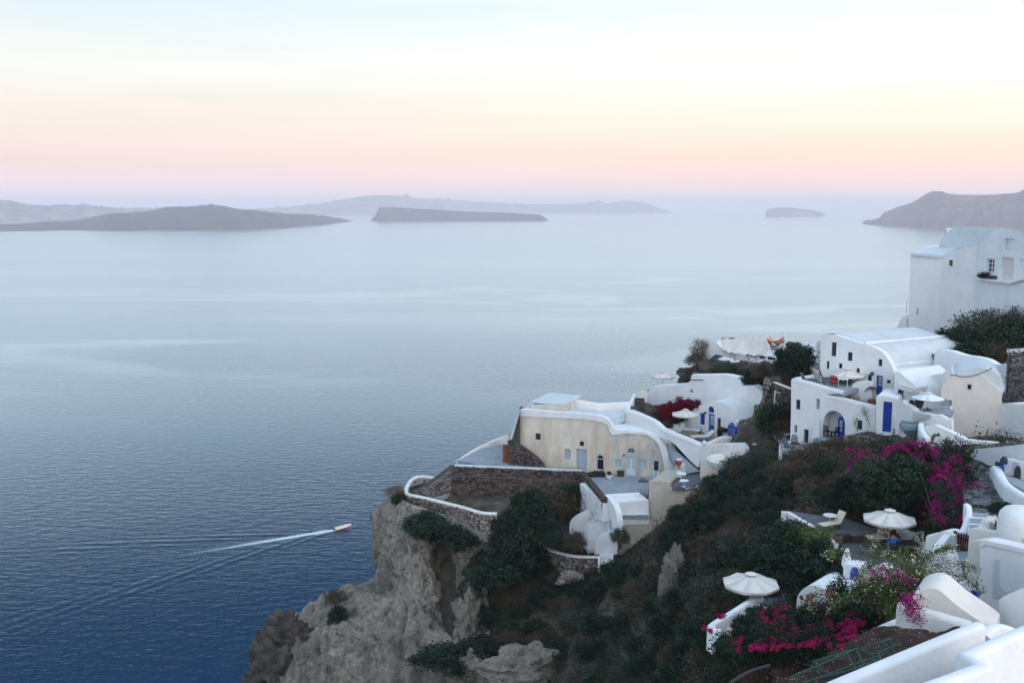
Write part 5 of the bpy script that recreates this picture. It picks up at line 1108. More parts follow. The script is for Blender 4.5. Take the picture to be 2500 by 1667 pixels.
# white wall with blue gate above the stairs
FY = Fr(D(10, 1265, 500, 62.5), D(10, 2352, 500, 56.5))
yw = T('stair_side_wall', 'long white wall descending along the right side of stone staircase', 'wall', FY.w(0, 0))
facade(yw, FY, FY.pts(10, [(1265, 395), (1290, 375), (1600, 345), (2000, 305), (2352, 262), (2600, 240), (2600, 760), (2200, 620), (2040, 560), (1960, 545), (1890, 540), (1880, 680), (1780, 700), (1640, 660), (1600, 620), (1440, 560), (1330, 520), (1270, 450)]), .5, 'white')
FYr = FY.off(.7); stone_wall('ledge_stones', 'thin strip of rubble along the top of the stair side wall', FYr, FYr.pts(10, [(1480, 350), (1530, 320), (1850, 250), (2352, 195), (2600, 170), (2600, 240), (2352, 265), (1900, 315), (1550, 352)]), .6, 'stone_grey', (.22, .12), 23)
spl = crv([D(10, 1790, 690, 57.5), D(10, 1830, 690, 57.0), D(10, 1890, 800, 55.4), D(10, 1980, 960, 53.8), D(10, 2120, 1080, 52.2), D(10, 2352, 1220, 50.6), D(10, 2560, 1330, 49)], 4)
b = MB(); b.wall(spl, .5, [1.3] * len(spl)); b.build('stair_parapet', 'white', label='smooth white parapet curving down right of the stone staircase', cat='parapet', smooth=60)
zy = D(10, 2100, 900, 56).z
b = MB(); b.slab([D(10, 1960, 850, 55.6), D(10, 2230, 920, 56.0), D(10, 2560, 1060, 54), D(10, 2560, 1230, 51), D(10, 2150, 1040, 53), D(10, 1990, 900, 54.8)], .3); b.build('landing', 'floor', label='dark grey landing behind the white stair parapet', kind='structure')
FYb = Fr(D(10, 1950, 800, 56.8), D(10, 2500, 1000, 55.6))
o = T('landing_house_wall', 'white wall with round blue-rimmed openings behind the landing', 'wall', FYb.w(0, 0))
facade(o, FYb, FYb.pts(10, [(1940, 840), (1950, 560), (2060, 560), (2260, 600), (2600, 680), (2600, 1060), (2240, 920), (2200, 890)]), .4, 'white')
b = MB(); r_ = rect(FYb, 10, 2140, 610, 2250, 760); b.fbox(FYb, r_[0], r_[1], -.04, r_[2], r_[3], .0); b.build('blue_grey_window', 'blue_grey', o)  # flat blue-grey plate on the wall face
bgt = T('blue_landing_gate', 'deep blue gate leaf with round dark finials above the stairs', 'gate', D(10, 1900, 780, 56.9))
FYg = Fr(D(10, 1880, 700, 57.0), D(10, 1950, 720, 56.2))
b = MB(); b.prism([FYg.w(*FYg.uv(10, x, y)) for x, y in ((1875, 660), (1895, 560), (1922, 518), (1940, 540), (1952, 800), (1930, 740), (1890, 680))], FYg.n * -.08); b.build('leaf', 'blue', bgt)
for x, y, rx in ((1990, 575, .36), (1850, 650, .25)):
    b = MB(); a_, y_ = FYg.uv(10, x, y); b.prism([FYg.w(a_ + rx * math.cos(t), y_ + rx * .62 * math.sin(t), -.1) for t in np.linspace(0, 2 * math.pi, 15)[:-1]], FYg.n * -.16); b.build('finial', 'dark', bgt)
b = MB(); b.prism([FYb.w(FYb.uv(10, 2240, 835)[0] + .16 * math.cos(t), FYb.uv(10, 2240, 835)[1] + .5 * math.sin(t), -.2) for t in np.linspace(0, 2 * math.pi, 15)[:-1]], FYb.n * -.2); b.build('round_vent', 'dark', o)
# ================================================================== NEAR TERRACES
Z1 = D(5, 1400, 420, 57.5).z; Z2 = Z1 - .35
b = MB(); b.slab(Zc(5, [(900, 262), (1150, 300), (1400, 325), (1600, 395), (1720, 440), (1660, 500), (1480, 505), (1300, 500), (1100, 400), (950, 300)], Z1), .5); b.build('upper_patio', 'floor_dark', label='dark paved upper patio with the deck chair', kind='structure')
b = MB(); b.slab(Zc(5, [(1180, 500), (1500, 480), (1700, 430), (1960, 420), (2230, 585), (2260, 720), (2100, 800), (1600, 840), (1420, 800), (1400, 640)], Z2), .5); b.build('umbrella_patio', 'floor_dark', label='dark paved patio under the large white parasol', kind='structure')
b = MB()
for i, (x, y) in enumerate(((1310, 505), (1400, 500), (1480, 498), (1560, 490), (1640, 470), (1700, 445))):
    q = Zp(5, x, y, Z1); b = MB(); b.bx(q.x - .5, q.y - .25, Z2 - .05, q.x + .5, q.y + .25, Z1 + .05 + .03 * (i % 2)); b.build('edge_stone', 'stone', label='dark edging stone number along the step between the two patios'.replace('number ', ''), cat='edging stone', group='edging stones of the patio step', bevel=.04)
# crumbling white boundary wall on the left
wl_ = [(815, 268), (880, 272), (960, 318), (1040, 365), (1120, 410), (1200, 465), (1270, 525), (1340, 568)]
b = MB(); b.wall([Zp(5, x, y, Z1 + .55) for x, y in wl_], .28, .9, rnd=False); b.build('boundary_wall', 'white2', label='crumbling white boundary wall left of the deck chair patio', cat='wall')
# sloping parapet wall behind the parasol
b = MB(); b.wall([Zp(6, 925, 1112, Z2 + 1.0), Zp(6, 1000, 1155, Z2 + .95), Zp(6, 1120, 1222, Z2 + .9), Zp(6, 1235, 1290, Z2 + .85)], .45, 1.0, rnd=False); b.build('grey_parapet', 'roof', label='grey slanting parapet behind the dining table', cat='parapet')
# white rounded wall left of the brown gate
FA = Fr(D(11, 470, 700, 49.5), D(11, 1010, 700, 48.2))
rb = T('rounded_gate_wall', 'bulging white wall with rounded top left of brown gate', 'wall', FA.w(0, -1))
pts = crv([(470, 800), (476, 470), (560, 455), (640, 415), (720, 382), (810, 370), (890, 378), (950, 410), (1005, 445)], 3)
facade(rb, FA, FA.pts(11, pts) + FA.pts(11, [(1008, 730), (960, 1100), (470, 1100)]), .9, 'white', smooth=45)
FA2 = Fr(D(11, 700, 700, 47.2), D(11, 1030, 740, 48.6))
facade(rb, FA2, FA2.pts(11, [(620, 1000), (700, 760), (850, 560), (950, 440), (1008, 438), (1010, 730), (1030, 735), (880, 960), (860, 1000)]), .35, 'white', name='ramped_wing', smooth=40)
# brown picket gate
FGt = Fr(D(11, 1010, 720, 48.5), D(11, 1300, 740, 47.6)); bg_ = T('brown_gate', 'dark brown picket gate between the white walls', 'gate', FGt.w(0, 0))
for i in range(6):
    x = 1030 + i * 48; a_, y0 = FGt.uv(11, x, 735); y1 = FGt.uv(11, x, 385 - 12 * math.sin(i))[1]; b = MB()
    b.prism([FGt.w(a_ - .055, y0), FGt.w(a_ + .055, y0), FGt.w(a_ + .055, y1 - .08), FGt.w(a_, y1), FGt.w(a_ - .055, y1 - .08)], FGt.n * -.03); b.build('picket', 'wood_red', bg_)
for y in (448, 650):
    b = MB(); a_, y_ = FGt.uv(11, 1018, y); b.fbox(FGt, a_, y_ - .07, .031, FGt.uv(11, 1298, y)[0], y_ + .07, .07); b.build('rail', 'wood_red', bg_)
b = MB(); a_, y_ = FGt.uv(11, 1020, 720); b.fbox(FGt, a_ - .12, y_ - .2, -.03, a_ + .04, FGt.uv(11, 1020, 360)[1], .09); b.build('post', 'wood_red', bg_)
# tall curved white wall above the gate
cv = crv([D(6, 1690, 838, 50.5), D(6, 1718, 870, 50.2), D(6, 1722, 940, 49.8), D(6, 1715, 1020, 49.4), D(6, 1695, 1090, 49.0), D(6, 1655, 1150, 48.7), D(6, 1610, 1178, 48.6)], 3)
b = MB(); b.wall(cv, [.3] * 8 + [.5] * (len(cv) - 8), [.9 + .06 * i for i in range(len(cv))]); b.build('curved_wing_wall', 'white', label='slender curved white wall rising behind the brown gate', cat='wall', smooth=60)
# white-edged steps right of it
ws = T('white_edged_steps', 'grey steps with white painted edges above the brown gate', 'steps', D(6, 1820, 1100, 47.5))
for i, (y0, y1, d_) in enumerate(((950, 1010, 49.5), (1015, 1085, 48.4), (1090, 1150, 47.4))):
    zz = D(6, 1820, y1 - 10, d_).z; p = [Zp(6, 1735, y1, zz), Zp(6, 1935 - 25 * i, y1 + 12, zz), Zp(6, 1960 - 25 * i, y0, zz), Zp(6, 1735, y0 - 8, zz)]
    b = MB(); b.slab(p, .5); s_ = b.build('step', 'floor', ws)
    b = MB(); b.hexa([p[0] + Vector((0, -.02, -.30)), p[1] + Vector((0, -.02, -.30)), p[1] + Vector((0, .25, -.30)), p[0] + Vector((0, .25, -.30)), p[0] + Vector((0, -.02, .012)), p[1] + Vector((0, -.02, .012)), p[1] + Vector((0, .25, .012)), p[0] + Vector((0, .25, .012))]); b.build('white_edge', 'white', s_)
# planter with agaves, right edge
FP = Fr(D(6, 1715, 1180, 45.8), D(6, 2352, 1240, 43.5))
pl_ = T('planter_wall', 'cream walled planter with spiky agaves at the right edge', 'planter', FP.w(0, 0))
facade(pl_, FP, FP.pts(6, [(1688, 1560), (1705, 1440), (1715, 1290), (1728, 1150), (1738, 1128), (1850, 1142), (2000, 1168), (2200, 1205), (2352, 1240), (2600, 1290), (2600, 1560)]), .45, 'pale')
zq_ = D(6, 1860, 1135, 45.6).z
b = MB(); b.wall(crv([Zp(6, 1848, 1142, zq_), Zp(6, 1890, 1070, zq_), Zp(6, 1940, 1005, zq_), Zp(6, 2010, 978, zq_), Zp(6, 2120, 975, zq_), Zp(6, 2250, 968, zq_), Zp(6, 2400, 950, zq_)], 3), .45, 1.0); b.build('back_rim', 'white2', pl_, smooth=60)
b = MB(); b.slab([Zp(6, x, y, zq_ - .35) for x, y in ((1900, 1150), (1980, 1040), (2260, 1040), (2500, 1100), (2500, 1290), (2300, 1240), (2000, 1180))], .3); b.build('soil_bed', 'floor', pl_)
b = MB(); b.lathe([(1.0, -2.2), (1.02, -.4), (.95, 0), (.75, .22), (.35, .32), (.03, .34)], D(6, 2330, 960, 44.5), 28); b.build('white_drum', 'white', label='white rounded drum rising behind the agave planter', cat='drum', smooth=60)

# ================================================================== RIGHT-HAND HOUSE (bottom right)
FR_ = Fr(D(11, 1310, 800, 43.8), D(11, 2352, 900, 41.5))
rh = T('corner_house', 'angular white house with flat terraces at the lower right edge', 'house', FR_.w(0, -4))
facade(rh, FR_, FR_.pts(11, [(1210, 1000), (1285, 860), (1300, 700), (1310, 560), (1500, 540), (1620, 560), (2352, 740), (2700, 820), (2700, 2400), (1300, 2400), (1260, 1400)]), 1.0, 'pale')
# step-back parapet band
FRb = FR_.off(-.6)
facade(rh, FRb, FRb.pts(11, [(1500, 2400), (1505, 640), (1530, 585), (1630, 560), (1900, 630), (2352, 735), (2700, 815), (2700, 2400)]), .45, 'white', name='front_wall')
b = MB(); b.wall([FRb.w(*FRb.uv(11, x, y), .3) for x, y in ((1520, 585), (1640, 530), (2000, 608), (2352, 690), (2700, 770))], .75, .2, rnd=False); b.build('coping', 'white', rh)
FN = FRb.off(-.12)
b = MB(); b.prism([FRb.w(*FRb.uv(11, x, y), -.03) for x, y in ((1785, 895), (1895, 915), (1890, 1380), (2080, 1568), (2080, 1640), (1760, 1640), (1770, 1250))], FRb.n * -.05); b.build('niche_shade_panel', 'roof', rh)  # flat grey panel painted in for the shade of a niche
# lower terrace blocks
FRc = Fr(D(7, 2110, 900, 38.5), D(7, 2352, 950, 37.5))
facade(rh, FRc, FRc.pts(7, [(2100, 1100), (2112, 770), (2160, 735), (2260, 690), (2352, 650), (2500, 620), (2500, 1100)]), 3.5, 'white', name='terrace_block')
b = MB(); b.wall(crv([D(7, 1935, 1095, 34.0), D(7, 2010, 1040, 35), D(7, 2090, 1000, 36), D(7, 2180, 1010, 36.5), D(7, 2260, 1040, 36.8)], 3), .5, 2.0); b.build('round_corner', 'white', rh, smooth=60)
fbd = Fr(D(7, 1840, 800, 40.0), D(7, 1900, 810, 39.7)); b = MB(); b.prism([fbd.w(*fbd.uv(7, x, y)) for x, y in ((1838, 950), (1840, 680), (1895, 692), (1892, 950))], fbd.n * -.1); b.build('blue_door', 'blue', rh)
# paved walkway
b = MB(); b.slab([D(11, 1030, 740, 48.4), D(11, 1300, 745, 47.3), D(11, 1290, 880, 45.5), D(11, 1230, 990, 44.5), D(11, 870, 970, 45), D(11, 900, 900, 46)], .3); b.build('gate_path', 'floor', label='blue-grey path leading to the brown gate', kind='structure')

# ================================================================== LOWER PATIO WITH THE SECOND PARASOL
Z3 = D(5, 720, 1130, 52).z
b = MB(); b.slab(Zc(5, [(560, 1080), (640, 1095), (880, 1085), (960, 1150), (940, 1230), (700, 1300), (330, 1420), (200, 1360), (300, 1260)], Z3), .5); b.build('lower_patio', 'floor', label='grey patio below the lower white parasol', kind='structure')
pw = [(618, 1058), (560, 1085), (480, 1130), (380, 1195), (280, 1258), (180, 1318), (140, 1350), (175, 1380), (240, 1400)]
b = MB(); b.wall([Zp(5, x, y, Z3 + .95) for x, y in pw], .34, 1.3); b.build('patio_parapet', 'white', label='long white parapet slanting down left of the lower parasol', cat='parapet', smooth=50)
b = MB(); b.wall([Zp(5, 520, 1150, Z3 + .55), Zp(5, 640, 1168, Z3 + .55), Zp(5, 780, 1185, Z3 + .55)], .35, .8); b.build('seat_wall', 'white', label='low white seat wall under the lower parasol', cat='wall', smooth=50)
b = MB(); b.wall([Zp(5, 235, 1352, Z3 + .35), Zp(5, 355, 1390, Z3 + .35)], .25, .7); b.build('low_kerb_wall', 'white', label='short white kerb wall at the lower end of the slanting parapet', cat='wall', smooth=50)
# little vaulted house with two holes
FZ = Fr(D(7, 180, 850, 48.5), D(7, 720, 880, 46.5)); vz = T('vaulted_store', 'little white vaulted store with two vent holes among the flowers', 'house', FZ.w(0, -1))
vo = crv([(176, 800), (185, 740), (215, 690), (260, 652), (320, 632), (380, 640), (440, 665), (500, 680), (600, 690), (720, 740)], 3)
facade(vz, FZ, FZ.pts(7, vo) + FZ.pts(7, [(740, 1000), (170, 1000)]), 2.5, 'white', smooth=45)
for x, y in ((222, 748), (282, 742)):
    b = MB(); a_, y_ = FZ.uv(7, x, y); b.prism([FZ.w(a_ + .11 * math.cos(t), y_ + .13 * math.sin(t), -.015) for t in np.linspace(0, 2 * math.pi, 11)[:-1]], FZ.n * -.01); b.build('vent_hole', 'wood', vz)
# turret with blue shutter
FTu = Fr(D(7, 625, 520, 49), D(7, 780, 530, 48.4)); tu = T('gate_turret', 'white bell-shaped gate post with rounded blue door leaf', 'gate post', FTu.w(0, -1))
facade(tu, FTu, FTu.pts(7, [(622, 640), (622, 450), (640, 432), (720, 445), (780, 460), (785, 500), (770, 640)]), 1.0, 'white')
b = MB(); q = D(7, 686, 435, 49); s_ = (D(7, 730, 435, 49) - q).length
b.lathe([(s_ * 1.1, -.1), (s_ * 1.0, .15), (s_ * .85, .35), (s_ * .66, .55), (s_ * .5, .70), (s_ * .3, .78), (.02, .80)], q - Vector((0, 0, .1)) + Vector((0, .5, 0)), 18); b.build('bell', 'white', tu, smooth=60)
b = MB(); r_ = [(692, 640), (694, 500), (705, 470), (728, 455), (752, 462), (766, 480), (766, 640)]; b.prism([FTu.w(*FTu.uv(7, x, y), -.06) for x, y in r_], FTu.n * -.05); b.build('blue_leaf', 'blue', tu)
# white mass behind the flowering vine
FZ2 = Fr(D(7, 760, 650, 47.5), D(7, 1350, 650, 45)); wm = T('vine_wall', 'white garden wall half hidden by the flowering vine', 'wall', FZ2.w(0, -1))
facade(wm, FZ2, FZ2.pts(7, crv([(735, 735), (760, 680), (800, 560), (850, 490), (930, 445), (1010, 470), (1100, 520), (1300, 560), (1420, 400), (1500, 330), (1620, 330)], 3) + [(1700, 600), (1880, 700), (1900, 1000), (735, 1000)]), .8, 'white', smooth=45)
# cream arch and planter box
FQ1 = Fr(D(7, 1290, 800, 37.8), D(7, 1880, 900, 36.6)); ah = T('arched_shed', 'cream arched shed roof beside the pink flower spray', 'shed', FQ1.w(0, -1))
facade(ah, FQ1, FQ1.pts(7, crv([(1270, 800), (1300, 715), (1380, 672), (1470, 660), (1540, 680), (1610, 735), (1700, 815), (1790, 880), (1885, 945), (1990, 1020), (2060, 1080)], 3) + [(2060, 1200), (1270, 1100)]), 2.0, 'pale', smooth=45)
zx = D(7, 1180, 800, 36).z
b = MB(); b.wall([Zp(7, 1160, 792, zx), Zp(7, 1300, 830, zx), Zp(7, 1500, 885, zx), Zp(7, 1830, 978, zx)], .55, 2.0, rnd=True); b.build('planter_box', 'white2', label='weathered white box wall with pink flowers hanging over it', cat='wall', smooth=45)
b = MB(); b.wall([Zp(7, 1175, 960, zx - 1.0), Zp(7, 1080, 1000, zx - 1.0), Zp(7, 985, 1050, zx - 1.0)], .7, .8); b.build('low_block', 'white2', label='low weathered white block beside the soil bed', cat='wall', smooth=45)
# soil bed
zso = D(7, 1200, 1120, 33.5).z
b = MB(); nx_, ny_ = 40, 26; V = []
c00, c10, c11, c01 = Zp(7, -250, 1700, zso), Zp(7, 700, 1640, zso), Zp(7, 1800, 1040, zso), Zp(7, 900, 1020, zso)
for i in range(nx_):
    for j in range(ny_):
        u, v = i / (nx_ - 1), j / (ny_ - 1); p = c00.lerp(c10, v).lerp(c01.lerp(c11, v), u); V.append(p + Vector((0, 0, .22 * noise.fractal(p * .9, .8, 2, 4) - (.0 if 0 < i < nx_ - 1 and 0 < j < ny_ - 1 else .8))))
b.add(V, [(i * ny_ + j, (i + 1) * ny_ + j, (i + 1) * ny_ + j + 1, i * ny_ + j + 1) for i in range(nx_ - 1) for j in range(ny_ - 1)], .5); b.build('soil_ground', 'soil', label='bare brown soil bed behind the foreground wall', kind='structure', weld=False)
rg = random.Random(3); fd = MB()
for i in range(480):
    u, v = rg.random() ** 1.3, rg.random(); p = c00.lerp(c10, v * .8).lerp(c01.lerp(c11, v * .8), u); p = p + Vector((0, 0, .22 * noise.fractal(p * .9, .8, 2, 4) + .04)); s_ = rg.uniform(.012, .036)
    d1 = Vector((rg.uniform(-1, 1), rg.uniform(-1, 1), rg.uniform(-.2, .5))) * s_; d2 = Vector((rg.uniform(-1, 1), rg.uniform(-1, 1), rg.uniform(-.2, .5))) * s_; fd.add([p, p + d1, p + d1 + d2, p + d2], [(0, 1, 2, 3)])
fd.build('fallen_petals', 'petal_white', label='pale fallen petals strewn over the soil bed', cat='petals', kind='stuff', weld=False)
# green iron trellis lying on the bed
tl = T('iron_trellis', 'green painted iron trellis frame on posts over the soil bed', 'trellis', Zp(7, 800, 1300, zso))
zt2 = zso + .85
def tp3(x, y, z=zt2): return Zp(7, x, y, z)
for a_, b_ in (((100, 1520), (760, 1235)), ((760, 1235), (1075, 1150)), ((330, 1360), (1090, 1140)), ((240, 1560), (880, 1390)), ((880, 1390), (1260, 1230)), ((600, 1470), (960, 1340)), ((760, 1235), (990, 1345)), ((750, 1250), (815, 1390)), ((960, 1232), (1090, 1290)), ((1075, 1185), (1240, 1240)), ((300, 1400), (470, 1470)), ((420, 1500), (1010, 1290)), ((860, 1300), (1180, 1190)), ((1000, 1180), (1130, 1280)), ((660, 1290), (740, 1420))):
    q = MB(); q.tube([tp3(*a_), tp3(*b_)], .028, 6); q.build('bar', 'green_metal', tl)
for x, y in ((330, 1360), (470, 1470), (600, 1330), (760, 1235), (1075, 1160), (960, 1340)):
    p = tp3(x, y); q = MB(); q.tube([p, p - Vector((0, 0, 1.0))], .025, 6); q.build('post', 'green_metal', tl)
# black hose edging
b = MB(); b.tube(crv([D(16, 780, 1330, 34), D(16, 900, 1260, 34.5), D(16, 1080, 1160, 35.5), D(16, 1340, 1080, 36.5)], 4), .06, 8); b.build('edging_pipe', 'dark', label='dark pipe edging between flower hedge and soil bed', cat='pipe', smooth=60)

# ================================================================== FOREGROUND WALLS
ZF = D(7, 1940, 985, 30).z
b = MB(); b.wall([Zp(7, 200, 1700, ZF), Zp(7, 700, 1490, ZF), Zp(7, 1300, 1240, ZF), Zp(7, 1700, 1075, ZF), Zp(7, 1930, 985, ZF)], .42, 3.2); b.build('foreground_parapet', 'white', label='long white parapet running diagonally across the bottom right corner', cat='parapet', smooth=50)
ZF2 = D(7, 1780, 1285, 24.5).z
zz_ = [(2600, 935), (2352, 1042), (2000, 1192), (1800, 1280)]
b = MB(); b.wall([Zp(7, x, y, ZF2) for x, y in zz_] + [Zp(7, 1960, 1385, ZF2)] + [Zp(7, x, y, ZF2) for x, y in ((1700, 1480), (1430, 1578), (1100, 1700))], .40, 3.0); b.build('zigzag_parapet', 'white', label='white parapet with a zigzag corner at the bottom right', cat='parapet', smooth=50)
b = MB(); b.slab([Zp(7, 1200, 1620, ZF - 1.6), Zp(7, 1900, 1620, ZF - 1.6), Zp(7, 2300, 1350, ZF - 1.6), Zp(7, 1950, 1080, ZF - 1.6), Zp(7, 1500, 1260, ZF - 1.6)], .3); b.build('walkway', 'floor', label='grey walkway between the two foreground parapets', kind='structure')
b = MB(); b.slab([Zp(7, 1500, 1750, ZF2 - 2.0), Zp(7, 2700, 1750, ZF2 - 2.0), Zp(7, 2700, 1050, ZF2 - 2.0), Zp(7, 2000, 1300, ZF2 - 2.0)], .3); b.build('near_walkway', 'floor', label='pale floor below the zigzag parapet', kind='structure')
# ================================================================== HILLSIDE
CT = []
def tp_(x, y, d, k=0, dz=0.0): q = D(k, x, y, d); CT.append((q.x, q.y, q.z + dz))
for q in ((1199, 1301, 95), (1200, 1450, 90), (1150, 1600, 86), (1300, 1667, 80), (1400, 1500, 84), (1500, 1400, 84), (1600, 1400, 78), (1500, 1600, 72), (1700, 1320, 76), (1640, 1300, 83), (1800, 1215, 76), (1730, 1190, 84),
          (1860, 1140, 82), (1950, 1138, 79), (2050, 1122, 74), (2150, 1105, 69), (1925, 1118, 90), (2000, 1112, 87), (2080, 1102, 83), (2150, 1092, 79), (2050, 1210, 65), (2150, 1260, 60), (1900, 1310, 65), (1850, 1400, 59), (1750, 1450, 62), (1750, 1550, 56), (1850, 1600, 47), (1600, 1500, 68), (1700, 1400, 69),
          (1700, 1667, 50), (1850, 1667, 42), (1600, 1667, 58), (1450, 1667, 71), (1100, 1660, 83), (2250, 1130, 68), (2450, 1110, 66), (2480, 985, 88), (2380, 880, 97), (2400, 815, 103), (2480, 805, 101), (2330, 838, 102), (2100, 850, 114),
          (1762, 908, 121), (1700, 920, 124), (1741, 918, 117), (1826, 940, 111), (1690, 925, 117), (1571, 998, 110), (1624, 1040, 106), (1850, 1010, 97), (1900, 1050, 94), (1880, 960, 103)): tp_(*q)
for (x, y, z) in ((60, 60, 130), (60, 90, 133), (66, 110, 136), (50, 40, 132), (30, 20, 132), (10, 18, 130), (-6, 30, 118), (0, 45, 112), (4, 60, 110), (-10, 60, 95), (-12, 75, 93), (-30, 80, 70), (-30, 100, 60), (-18, 108, 80), (-4, 118, 95), (8, 122, 95), (20, 126, 95), (35, 138, 95), (60, 140, 110), (70, 125, 130),
                  (-14.5, 97, 104), (-13, 101, 108), (-20, 92, 88), (-16, 84, 92), (28, 30, 131), (22, 24, 131), (20, 34, 132), (36, 48, 132.5), (30, 56, 130.5)): CT.append((x, y, z))
def cz(k, x, y, z): q = Zp(k, x, y, z); CT.append((q.x, q.y, q.z))
for k, x, y, z in ((8, 1400, 200, ZL - .4), (8, 1250, 150, ZL - .4), (8, 1700, 330, ZL - .6), (8, 1180, 300, ZL - 1.6), (8, 1450, 380, ZL - 1.9), (8, 1700, 440, ZL - 2.1), (1, 400, 870, ZB - .7), (1, -100, 760, ZB - .7), (1, 700, 860, ZB - .7), (1, 1300, 900, ZB - .7), (1, 1600, 900, ZB - .7), (1, 700, 500, ZB - 1),
                   (9, 1200, 640, zt - 5.2), (9, 900, 560, zt - 5.0), (9, 560, 520, zt - 4.8), (9, 900, 760, zt - 6.4), (9, 600, 700, zt - 6.2), (9, 1200, 780, zt - 5.9), (9, 1450, 600, zt - 5.3), (9, 560, 330, zt - 4.2), (2, 840, 1360, ZD - .4), (2, 1100, 1420, ZD - .5), (5, 1200, 350, Z1 - .3), (5, 1500, 450, Z1 - .3), (5, 1700, 600, Z2 - .3), (5, 2100, 640, Z2 - .3), (5, 1800, 780, Z2 - .4), (5, 720, 1130, Z3 - .3), (5, 400, 1330, Z3 - .3)): cz(k, x, y, z)
CT = np.array(CT)
def rbf_fit(P, V):
    d = np.linalg.norm(P[:, None] - P[None], axis=2); n = len(P); A = np.zeros((n + 3, n + 3)); A[:n, :n] = d; A[:n, n] = 1; A[:n, n + 1:] = P; A[n, :n] = 1; A[n + 1:, :n] = P.T
    A[:n, :n] -= np.eye(n) * .6
    return np.linalg.solve(A, np.concatenate([V, np.zeros(3)]))
RB = rbf_fit(CT[:, :2], CT[:, 2])
def rbf(XY):
    d = np.linalg.norm(XY[:, None] - CT[None, :, :2], axis=2); n = len(CT); return d @ RB[:n] + RB[n] + XY @ RB[n + 1:]
GX, GY, GS = (-16, 68), (18, 128), .5
xs = np.arange(GX[0], GX[1] + .01, GS); ys = np.arange(GY[0], GY[1] + .01, GS); XX, YY = np.meshgrid(xs, ys, indexing='ij')
XY = np.stack([XX.ravel(), YY.ravel()], 1)
TZ = np.concatenate([rbf(XY[i:i + 4000]) for i in range(0, len(XY), 4000)])
TZ += np.array([.7 * noise.fractal(Vector((x * .16, y * .16, 1.7)), .9, 2.1, 5) for x, y in XY])
CARVED = np.zeros(len(XY), bool)
def carve(poly, z, grow=.35):
    P = np.array([(p.x, p.y) for p in poly]); cx, cy = P.mean(0); P = P + (P - (cx, cy)) / np.maximum(np.linalg.norm(P - (cx, cy), axis=1, keepdims=True), .1) * grow
    m = (XY[:, 0] > P[:, 0].min()) & (XY[:, 0] < P[:, 0].max()) & (XY[:, 1] > P[:, 1].min()) & (XY[:, 1] < P[:, 1].max())
    for i in np.nonzero(m)[0]:
        if inside(XY[i], P):
            CARVED[i] = True
            if TZ[i] > z: TZ[i] = z
for fr_c, a0_, a1_, v1_, z_ in ((FM, FM.uv(2, 115, 900)[0], FM.uv(2, 1430, 900)[0], 3.0, ZD - .5), (FD, FD.uv(2, 460, 1200)[0], FD.uv(2, 1195, 1200)[0], 5, ZD - .5), (FU, FU.uv(3, 405, 400)[0], FU.uv(3, 1118, 400)[0], 10.5, FU.o.z - 5), (FC, FC.uv(3, 1560, 700)[0], FC.uv(3, 2130, 700)[0], 5, FC.o.z - 3)):
    FLOORS.append([fr_c.w(a0_, z_ - fr_c.o.z, .3), fr_c.w(a1_, z_ - fr_c.o.z, .3), fr_c.w(a1_, z_ - fr_c.o.z, v1_), fr_c.w(a0_, z_ - fr_c.o.z, v1_)])
FLOORS.append([FRW.w(-1.5, ZL - FRW.o.z, 1.0), FRW.w(W_rw - .2, ZL - FRW.o.z, 1.0), FRW.w(W_rw - .2, ZL - FRW.o.z, -3.2), FRW.w(W_rw * .5, ZL - FRW.o.z, -4.5), FRW.w(-1.0, ZL - FRW.o.z, -3.5)])
for poly in FLOORS: carve(poly, min(p.z for p in poly) - .25)
V = np.stack([XY[:, 0], XY[:, 1], TZ], 1); ny = len(ys); i = np.arange((len(xs) - 1) * (ny - 1)); a = (i // (ny - 1)) * ny + i % (ny - 1); Fq = np.stack([a, a + ny, a + ny + 1, a + 1], 1)
M['hill'] = mat('dry_hillside_soil', (.055, .047, .037), rough=1, vary=.5, scale=.9, bump=.9, bscale=3.5, dirt=(.13, .115, .095), dirt_amt=.85, dirt_scale=.28, dlo=.46, dhi=.62)
me = bpy.data.meshes.new('hillside'); me.from_pydata(V.tolist(), [], Fq.tolist()); me.polygons.foreach_set('use_smooth', [True] * len(Fq)); me.materials.append(M['hill'])
o = bpy.data.objects.new('hillside', me); col.objects.link(o); tag(o, 'dry scrub-covered hillside under the village', kind='structure')
def ground(x, y):
    i = (x - GX[0]) / GS; j = (y - GY[0]) / GS; i0 = int(min(max(i, 0), len(xs) - 2)); j0 = int(min(max(j, 0), ny - 2)); f, g = i - i0, j - j0
    T_ = TZ.reshape(len(xs), ny); return (T_[i0, j0] * (1 - f) * (1 - g) + T_[i0 + 1, j0] * f * (1 - g) + T_[i0, j0 + 1] * (1 - f) * g + T_[i0 + 1, j0 + 1] * f * g)
def hit(k, x, y, d0=20, d1=128):
    """where the line of sight meets the hillside"""
    d = d0
    while d < d1:
        q = D(k, x, y, d)
        if GX[0] < q.x < GX[1] and q.z < ground(q.x, q.y): return q
        d += .25
    return D(k, x, y, d1)

